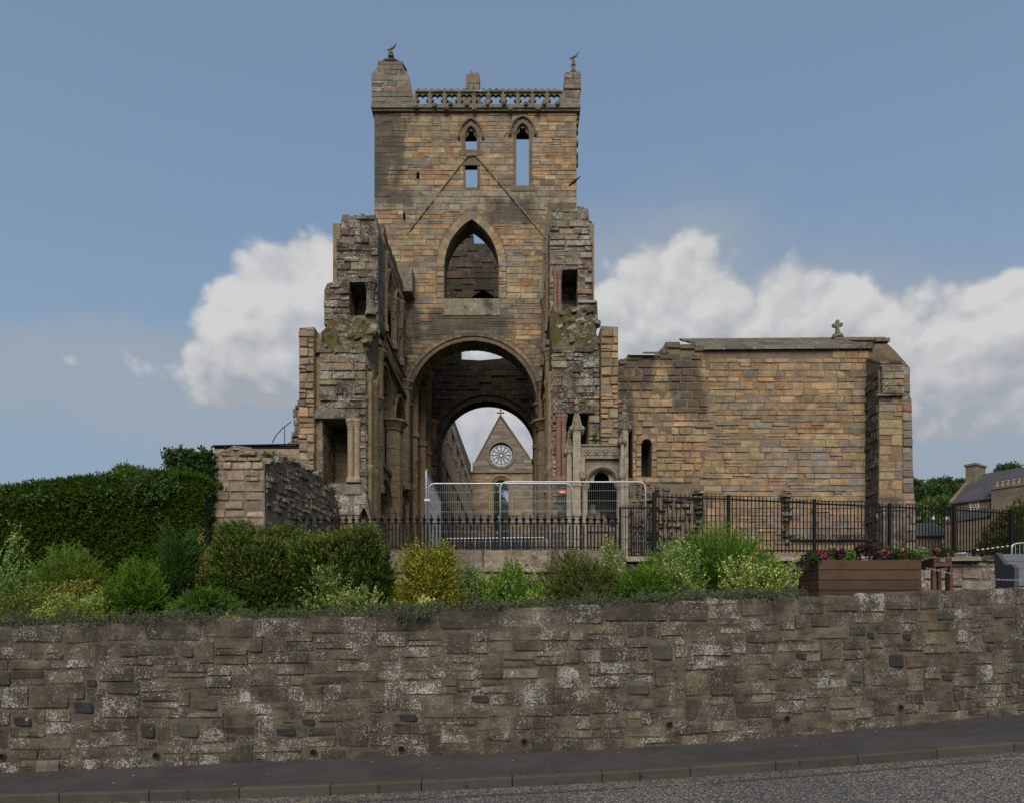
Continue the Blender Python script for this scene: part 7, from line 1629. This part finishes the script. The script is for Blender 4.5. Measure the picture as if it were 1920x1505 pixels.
# left end of the bed
bush('variegated_shrub', 'grey-white variegated shrub at the left edge of the picture', 'shrub', P3(2, 9.6), (.36, .34, .86), 'broad', 640, ((.17, .21, .10), (.12, .17, .06), (.07, .115, .035)), None, 41, (.028, .016), 'variegated shrubs', 8, .24, .22, .5, 9, core=.62)
bush('cotoneaster', 'low mottled yellow-green shrub in the left corner of the bed', 'shrub', P3(60, 9.3), (.52, .4, .42), 'broad', 900, ((.10, .115, .03), (.07, .09, .03), (.16, .15, .05)), None, 42, (.022, .013), None, 8, .18, .2, .4, 9, core=.7)
bush('variegated_shrub', 'cream variegated mound under the feathery juniper at the left', 'shrub', P3(150, 9.1), (.42, .3, .30), 'broad', 560, ((.23, .26, .11), (.17, .21, .07), (.09, .14, .035)), None, 43, (.028, .016), 'variegated shrubs', 8, .24, .18, .4, 9, core=.6)
bush('golden_shrub', 'small bronze and gold leaved shrub behind the cream mound at the left', 'shrub', P3(150, 9.8), (.36, .3, .46), 'broad', 420, ((.19, .16, .04), (.13, .13, .04), (.10, .08, .03)), None, 44, (.034, .016), None, 7, .2, .18, .4, 9, core=.6)
bush('juniper', 'wide arching feathery juniper in front of the hedge', 'juniper', P3(130, 10.8), (.70, .5, 1.05), 'plume', 1500, ((.075, .125, .028), (.055, .10, .022), (.10, .14, .035)), None, 45, (.046, .009), 'feathery junipers', 8, .2, .40, .8, 15, core=.6, spread=.42, curl=.1)
bush('dwarf_cypress', 'rounded vivid green cypress near the left of the wall', 'conifer', P3(256, 9.5), (.40, .36, .85), 'plume', 1700, ((.050, .105, .016), (.070, .135, .02), (.032, .07, .014)), None, 46, (.034, .010), 'dwarf conifers', 6, .12, .24, .7, 13, core=.74, spread=.5)
bush('dwarf_cypress', 'upright blue-green cypress in front of the hedge end', 'conifer', P3(338, 10.3), (.36, .34, 1.12), 'feather', 1500, (BLG, (.03, .065, .02), (.05, .095, .03)), None, 47, (.034, .010), 'dwarf conifers', 7, .2, .26, .6, 13, core=.66, spread=.5)
bush('dwarf_cypress', 'small yellow-green conifer between the vivid and blue-green cypresses', 'conifer', P3(298, 10.4), (.30, .3, .80), 'plume', 900, ((.09, .13, .03), (.07, .11, .025)), None, 48, (.034, .010), 'dwarf conifers', 7, .2, .26, .6, 13, core=.6, spread=.5)
bush('spreading_conifer', 'low blue-green conifer fanning out over the wall before the left yew', 'conifer', P3(390, 9.4), (.54, .34, .36), 'plume', 1200, ((.038, .088, .022), (.03, .066, .02), (.052, .105, .028)), None, 49, (.036, .010), 'dwarf conifers', 7, .25, .32, .5, 14, core=.6, spread=.5)
bush('golden_shrub', 'thin golden-spotted shrub between blue-green cypress and yew', 'shrub', P3(382, 10.5), (.30, .3, .86), 'broad', 420, ((.16, .14, .04), (.09, .10, .03), (.22, .19, .06)), None, 50, (.028, .015), None, 7, .25, .2, .6, 9, core=.5)
bush('variegated_shrub', 'little cream tuft hanging at the wall top below the blue-green conifer', 'shrub', P3(428, 8.7, -.03), (.17, .12, .12), 'broad', 110, ((.40, .38, .22), (.28, .29, .14)), None, 51, (.028, .016), 'variegated shrubs', 5, .2, .1, .2, 7, core=0)
bush('variegated_shrub', 'cream sprig at the wall top below the upright blue-green cypress', 'shrub', P3(322, 8.8, -.03), (.14, .1, .12), 'broad', 80, ((.34, .33, .18), (.22, .24, .10)), None, 52, (.026, .015), 'variegated shrubs', 5, .2, .1, .2, 7, core=0)

# trailing ground cover over the wall head
rs = np.random.RandomState(61); Ps = []
for px0, px1, k, over in ((0, 200, 500, .02), (190, 430, 800, .06), (430, 720, 350, .0), (700, 960, 500, .02), (742, 822, 420, .16), (960, 1250, 700, .03), (1230, 1500, 800, .03), (-250, 0, 200, .0)):
    x = X(rs.uniform(px0, px1, k), 8.5); y = np.array([wallY(a) for a in x]) + rs.uniform(.02 - over, .38, k); z = np.array([WT(a) for a in x]) + .0 + .03 * rs.rand(k) + .05 * np.sin(x * 5) ** 2
    ov = y < np.array([wallY(a) for a in x]) + .02; z[ov] -= rs.uniform(0, over * .8 + .001, ov.sum()); Ps.append(np.stack([x, y, z], 1))
P = np.concatenate(Ps); Pl, Dl = sprays(rs, P, unit3(rs.normal(size=P.shape) * .8 + np.array([0, -.4, .15])), 9, .10, None, 1.0, .05)
o = leaves('ground_cover', Pl, Dl, .021 * rs.uniform(.6, 1.3, len(Pl)), .015, colors(rs, len(Pl), [(.10, .125, .078), (.07, .095, .05), (.13, .11, .062), (.15, .17, .11)]), M_LEAF, None, 'stuff', rs); tag(o, 'grey-green ground cover creeping along the top of the front wall', 'ground cover')
rs = np.random.RandomState(63); n = 6000; x = rs.uniform(-9, 7.3, n); y = np.array([wallY(a) for a in x]) + .4 + rs.rand(n) * 3.6; f = (y - np.array([wallY(a) for a in x]) - .34) / (W2D + .5 - np.array([wallY(a) for a in x]) - .34); z = np.array([WT(a) for a in x]) - .06 + (2.40 - np.array([WT(a) for a in x])) * f
k = x < 4.2; P = np.stack([x, y, z], 1)[k]; Pl, Dl = sprays(rs, P, unit3(rs.normal(size=P.shape) * .6 + np.array([0, 0, .9])), 6, .11, None, .8, 0)
o = leaves('undergrowth', Pl, Dl, .04 * rs.uniform(.6, 1.3, len(Pl)), .016, colors(rs, len(Pl), [(.07, .10, .022), (.05, .075, .02), (.09, .10, .03)]), M_LEAF, None, 'stuff', rs); tag(o, 'low green undergrowth between the shrubs', 'undergrowth')
# weeds: wall foot, kerb joints, tall grass by the railing
rs = np.random.RandomState(64); n = 420; x = rs.uniform(-7, 7.5, n); P = np.stack([x, [wallY(a) - .015 for a in x], [baseZ(a) + .005 for a in x]], 1)
o = leaves('weeds', P, rs.normal(size=(n, 3)) * .6 + np.array([0, -.3, .6]), .03 * rs.uniform(.3, 1.3, n), .008, colors(rs, n, [(.05, .06, .02), (.08, .07, .035), (.06, .05, .03)]), M_LEAF, None, 'stuff', rs); tag(o, 'sparse weeds and moss along the foot of the front wall', 'weeds')
kp = [(710, 1478), (352, 1493), (875, 1464), (1042, 1456), (1201, 1446), (1500, 1425)]; Pk = []
for px, py in kp:
    x = X(px, 7.0); x = X(px, kerbY(x)); m = 26 if px in (710, 1201) else 12; Pk.append(np.stack([x + rs.normal(0, .008, m), kerbY(x) - .004 + rs.normal(0, .004, m), ROADZ(x) + rs.uniform(.0, .09, m)], 1))
Pk = np.concatenate(Pk); o = leaves('kerb_weeds', Pk, rs.normal(size=Pk.shape) * .6 + np.array([0, -.4, .6]), .028, .010, colors(rs, len(Pk), [(.07, .11, .025), (.05, .08, .02)]), M_LEAF, None, 'stuff', rs); tag(o, 'small green weeds rooted in the joints of the kerb', 'weeds')
wg = thing('tall_weed', 'thin dry flowering weed stalk growing by the spiked railing', 'weed', W(775, 1030, 12.0)); rs = np.random.RandomState(65)
for px, py in ((770, 1000), (777, 992), (764, 1012)): mb = MB(); mb.tube([W(772, 1045, 12.0), W(px, py, 12.0)], .004, 4); mb.build('stalk', M_TWIG, wg)
P = np.concatenate([np.array([W(px + rs.uniform(-3, 3), py + rs.uniform(-3, 22), 12.0 + rs.uniform(-.05, .05)) for _ in range(22)]) for px, py in ((770, 1000), (777, 992), (764, 1012))]); leaves('foliage', P, rs.normal(size=P.shape) + np.array([0, 0, .5]), .035, .012, colors(rs, len(P), [(.16, .15, .06), (.12, .12, .05)]), M_LEAF, wg, rs=rs)

# flowers in the planters ----------------------------------------------
def flower_plant(kind, label, px, py, D, w, h, leafc, petc, np_, seed, lf=(.040, .026), ps=.031):
    t = thing(kind, label, 'flowering plant', W(px, py, D), 'flowering plants in the planter boxes'); rs = np.random.RandomState(seed); c = np.array(W(px, py, D)); n = int(60 + 2600 * w * h)
    d = hemi(rs, n, -.1); P = c + d * np.array([w, w * .8, h]) * np.clip(1 - np.abs(rs.normal(0, .25, (n, 1))), .2, 1); Pl, Dl = sprays(rs, P, unit3(d + rs.normal(size=(n, 3)) * .6), 4, .05, None, 1, 0)
    leaves('foliage', Pl, Dl, lf[0] * rs.uniform(.6, 1.3, len(Pl)), lf[1], colors(rs, len(Pl), leafc), M_LEAF, t, rs=rs)
    for k in range(int(np_ * 1.35)):
        dd = hemi(rs, 1, -.05)[0]; dd = unit3((dd + np.array([0, -.5, .35]))[None])[0]; C = c + dd * np.array([w, w * .8, h]) * 1.02; m = 6; pc = petc[k % len(petc)]
        u = unit3(np.cross(dd, [0.1, .2, 1])[None])[0]; v = np.cross(dd, u); an = np.arange(m) * 2 * math.pi / m + rs.rand()
        Dp = np.cos(an)[:, None] * u + np.sin(an)[:, None] * v + dd * .35; s = ps * rs.uniform(.8, 1.25)
        leaves('blossom', np.tile(C, (m, 1)), Dp, s, s * .95, np.clip(colors(rs, m, [pc], None, .12), 0, .9), M_PETAL, t, rs=rs)
FL = [('petunia', 'dark purple trailing flowers at the left end of the long planter', 1516, 1050, 10.65, .09, .10, [DGN, (.05, .03, .07)], [(.06, .03, .14), (.10, .06, .2)], 8),
      ('petunia', 'magenta flowers above two red blooms near the left of the long planter', 1539, 1048, 10.55, .13, .14, [GRN, DGN], [(.55, .03, .20), (.48, .02, .14), (.45, .02, .16)], 18),
      ('geranium', 'red bloom on the front edge of the long planter at its left end', 1529, 1050, 10.36, .05, .05, [GRN], [(.62, .02, .02)], 5),
      ('green_foliage', 'fine pale green leafy plant between the magenta and plum flowers', 1562, 1048, 10.6, .10, .15, [(.10, .15, .05), (.07, .12, .035)], [(.1, .16, .05)], 2),
      ('petunia', 'plum purple flowers left of the lime leaves in the long planter', 1577, 1048, 10.55, .10, .13, [DGN, (.06, .02, .05)], [(.14, .015, .07), (.2, .02, .10)], 10),
      ('green_foliage', 'lime green leafy plant left of the dark purple foliage', 1592, 1048, 10.5, .08, .13, [(.12, .21, .035), (.09, .16, .03)], [(.12, .2, .04)], 2),
      ('heuchera', 'large almost black purple leafy plant in the middle of the long planter', 1622, 1047, 10.6, .20, .19, [(.035, .012, .022), (.05, .016, .03), (.025, .012, .016)], [(.06, .015, .03)], 3),
      ('marigold', 'orange flowers over purple pansies in the long planter', 1658, 1048, 10.55, .13, .14, [GRN, (.05, .03, .08)], [(.75, .20, .02), (.8, .27, .03), (.10, .05, .24)], 15),
      ('pink_flower', 'bright pink bloom standing above the orange flowers', 1665, 1036, 10.7, .05, .05, [GRN], [(.75, .16, .42)], 6),
      ('pansy', 'dark violet pansies hanging over the planter front', 1675, 1050, 10.42, .07, .07, [DGN], [(.03, .015, .10), (.06, .03, .18)], 7),
      ('peach_flower', 'pale peach pink bloom near the right end of the long planter', 1690, 1038, 10.7, .07, .08, [GRN, (.1, .15, .06)], [(.78, .45, .36), (.8, .55, .45)], 8),
      ('geranium', 'bright red blooms near the right end of the long planter', 1700, 1047, 10.45, .07, .08, [GRN], [(.6, .02, .02), (.5, .015, .02)], 8),
      ('green_foliage', 'green leaves with dark violet blooms at the right corner of the long planter', 1716, 1049, 10.45, .08, .09, [GRN, (.08, .13, .03)], [(.04, .02, .12)], 3),
      ('green_foliage', 'cream-green leafy plant between the two planters', 1730, 1040, 10.9, .11, .11, [(.24, .28, .14), (.12, .17, .06)], [(.4, .4, .2)], 2),
      ('petunia', 'pink blooms at the top of the small raised planter', 1754, 1040, 11.05, .11, .11, [GRN, DGN], [(.6, .10, .32), (.5, .05, .22), (.75, .3, .5)], 12),
      ('pansy', 'violet pansies with an orange one at the right of the raised planter', 1773, 1042, 11.0, .12, .07, [DGN, GRN], [(.09, .05, .25), (.06, .03, .18), (.6, .22, .03)], 12)]
for i, f in enumerate(FL): flower_plant(*f, seed=200 + i)

# ------------------------------------------------------------------ trees and bushes beyond
def tree(name, label, px, D, base, top, wid, cs, seed, n=5000, leaf=.22, trunk=.2, conifer=False, group=None, w=None):
    n = n * 3; leaf = leaf * 1.25
    x, z0, z1 = X(px, D), base, Z(top, D); t = thing(name, label, 'tree', (x, D, z0), group); rs = np.random.RandomState(seed); H = z1 - z0; R_ = wid / FPX * D / 2
    mb = MB(); mb.tube([(x, D, z0), (x + R_ * .05, D, z0 + H * .35), (x, D, z0 + H * .7), (x, D, z0 + H * .95)], [trunk, trunk * .75, trunk * .4, trunk * .1], 7)
    for k in range(9): a = rs.uniform(0, 6.28); zz = z0 + H * rs.uniform(.3, .75); l = R_ * rs.uniform(.5, .85); mb.tube([(x, D, zz), (x + l * .5 * math.cos(a), D + l * .5 * math.sin(a), zz + H * .08), (x + l * math.cos(a), D + l * math.sin(a), zz + H * .14)], [trunk * .35, trunk * .22, trunk * .06], 5)
    mb.build('trunk', M_BARK, t)
    if conifer:
        f = rs.rand(n) ** .7; zz = z0 + H * (.12 + .88 * f); rad = R_ * (1 - f) ** .8 * (.75 + .35 * np.sin(f * 60)) * np.sqrt(rs.uniform(.35, 1, n)); a = rs.uniform(0, 6.28, n); P = np.stack([x + rad * np.cos(a), D + rad * np.sin(a), zz], 1); d = np.stack([np.cos(a), np.sin(a), np.full(n, -.25)], 1)
    else:
        m = 34; cc = hemi(rs, m, -.7) * rs.uniform(.45, .85, (m, 1)) * np.array([R_, R_ * .9, H * .36]) + np.array([x, D, z0 + H * .62]); cr = rs.uniform(.20, .40, m) * R_
        k = rs.randint(0, m, n); dd = unit3(rs.normal(size=(n, 3))); P = cc[k] + dd * (cr[k] * rs.uniform(.6, 1.05, n))[:, None] * np.array([1, 1, .8]); d = dd + rs.normal(size=(n, 3)) * .5
    Pl, Dl = sprays(rs, P, unit3(d), 4, leaf * 1.6, None, .8, -.1); leaves('crown', Pl, Dl, leaf * rs.uniform(.6, 1.2, len(Pl)), leaf * .55, colors(rs, len(Pl), cs, w, .35), M_LEAF, t, rs=rs); return t
WD = [(.060, .100, .034), (.045, .078, .030), (.085, .130, .042)]; LT = [(.095, .155, .036), (.07, .12, .032), (.12, .18, .045)]
tree('ash_tree', 'tree top showing above the hedge at the left', 238, 55, TZ - 1, 842, 92, LT, 301, 2600, .22)
tree('ash_tree', 'small bush-like tree top just left of the taller one over the hedge', 272, 50, TZ - 1, 862, 56, LT, 302, 900, .2)
G = 'trees on the hill beyond the houses'
for i, (px, D, top, wd, con, cs, lab) in enumerate(((1724, 120, 882, 80, 0, WD, 'dark broad tree closest to the chapel corner'), (1742, 112, 884, 76, 0, WD, 'tall ragged dark tree left of the house chimney'), (1764, 125, 884, 90, 0, WD, 'rounded dark tree between the ragged tree and the house chimney'), (1758, 95, 912, 104, 0, LT, 'mid green tree in front of the dark ones'), (1724, 90, 930, 84, 0, LT, 'lower green tree at the chapel corner'),
        (1780, 92, 925, 80, 0, WD, 'dark tree hugging the gable of the stone house'), (1800, 130, 884, 50, 0, WD, 'small tree top just right of the gable chimney'), (1838, 105, 874, 74, 0, LT, 'round tree rising over the slate roof'), (1868, 130, 880, 46, 0, WD, 'low tree top between two taller ones over the slate roof'), (1892, 100, 862, 90, 0, WD, 'tall airy tree over the right of the slate roof'), (1930, 104, 866, 64, 0, LT, 'tree top over the roof at the right edge'))):
    tree('fir_tree' if con else 'woodland_tree', lab, px, D, TZ, top, wd, cs, 310 + i, 3600, .42, .3, bool(con), G)
hl = MB(); vs, fs = [], []
for i in range(25):
    xx = 60 + i * 8; vs += [(xx, 135, TZ), (xx, 150, TZ + 15 + 4 * math.sin(i * .9)), (xx, 220, TZ + 18)]
for i in range(24):
    for a in range(2): fs.append((3 * i + a, 3 * i + 3 + a, 3 * i + 4 + a, 3 * i + a + 1))
hl.add(vs, fs).build('hill', M_GRASSY, kind='structure', smooth=True)
tree('willow', 'drooping green tree seen through the doorway of the distant gable', 938, 112, TZ, 880, 70, [(.07, .11, .03), (.05, .085, .025)], 330, 2600, .22)
bush('round_bush', 'broad dark green and bronze bush behind the railing at the right edge', 'bush', (X(1905, 27), 27, TZ + .2), (1.75, 1.3, 3.35), 'broad', 2400, ((.035, .045, .012), (.055, .055, .016), (.075, .06, .018)), None, 340, (.07, .045), None, 7, .08, .35, .3, 8, core=.85)
bush('round_bush', 'fresh green bush behind the raised planter, below the slate roofed house', 'bush', (X(1750, 40), 40, TZ), (1.5, 1.2, 3.1), 'broad', 1200, ((.06, .10, .02), (.045, .08, .018)), None, 341, (.09, .06), None, 7, .14, .4, .3, 8, core=.8)

# wall plants and fallen leaves
fx = thing('foxglove', 'tiny purple-flowered plant rooted in the ruined wall above the canopy', 'wild flower', W(1116, 812, 26.05)); rs = np.random.RandomState(71)
P = np.array([W(1116 + rs.uniform(-3, 3), 812 + rs.uniform(0, 16), 26.05 + rs.uniform(-.05, .05)) for _ in range(60)]); leaves('foliage', P, rs.normal(size=P.shape) + np.array([0, -.5, .2]), .11, .05, colors(rs, 60, [(.06, .09, .025)]), M_LEAF, fx, rs=rs)
P = np.array([W(1116 + rs.uniform(-1.5, 1.5), 794 + rs.uniform(0, 6), 26.0) for _ in range(14)]); leaves('blossom', P, rs.normal(size=P.shape) + np.array([0, -.5, 0]), .09, .07, colors(rs, 14, [(.36, .09, .36)]), M_PETAL, fx, rs=rs)
rl = random.Random(77)
lm_ = plain_mat('dry_leaf', (.42, .22, .05), .7, var=.3)
mb = MB(); mb.add([(0, 0, 0), (.022, .010, .006), (.050, 0, .003), (.022, -.012, .008), (.022, 0, .0)], [(0, 4, 1), (1, 4, 2), (2, 4, 3), (3, 4, 0)]); lfm = sharemesh(mb, 'fallen_leaf', lm_)
spots = [(250, 1454), (290, 1443), (215, 1466), (445, 1467), (505, 1449), (985, 1410), (990, 1412), (978, 1412), (820, 1438), (963, 1425), (981, 1441), (1160, 1411), (1330, 1395), (1380, 1396), (1427, 1412), (1770, 1350), (1787, 1360), (1535, 1393), (700, 1428), (645, 1424), (1490, 1398), (1026, 1428), (85, 1453), (1640, 1372)]
for px, py in spots:
    x = X(px, 7.8)
    for _ in range(6): Dp = (EYE - baseZ(x)) * FPX / (py - HPY); x = X(px, Dp)
    f = max(0, min(1, (Dp - kerbY(x)) / max(.1, wallY(x) - kerbY(x)))); o = put(lfm, 'fallen_leaf', (x, Dp, KZ(x) + .02 * f + .004), None, [rl.uniform(.8, 1.35)] * 3, rl.uniform(0, 6.28)); tag(o, 'small dry orange-brown leaf lying on the pavement', 'leaf', 'fallen leaves on the pavement')
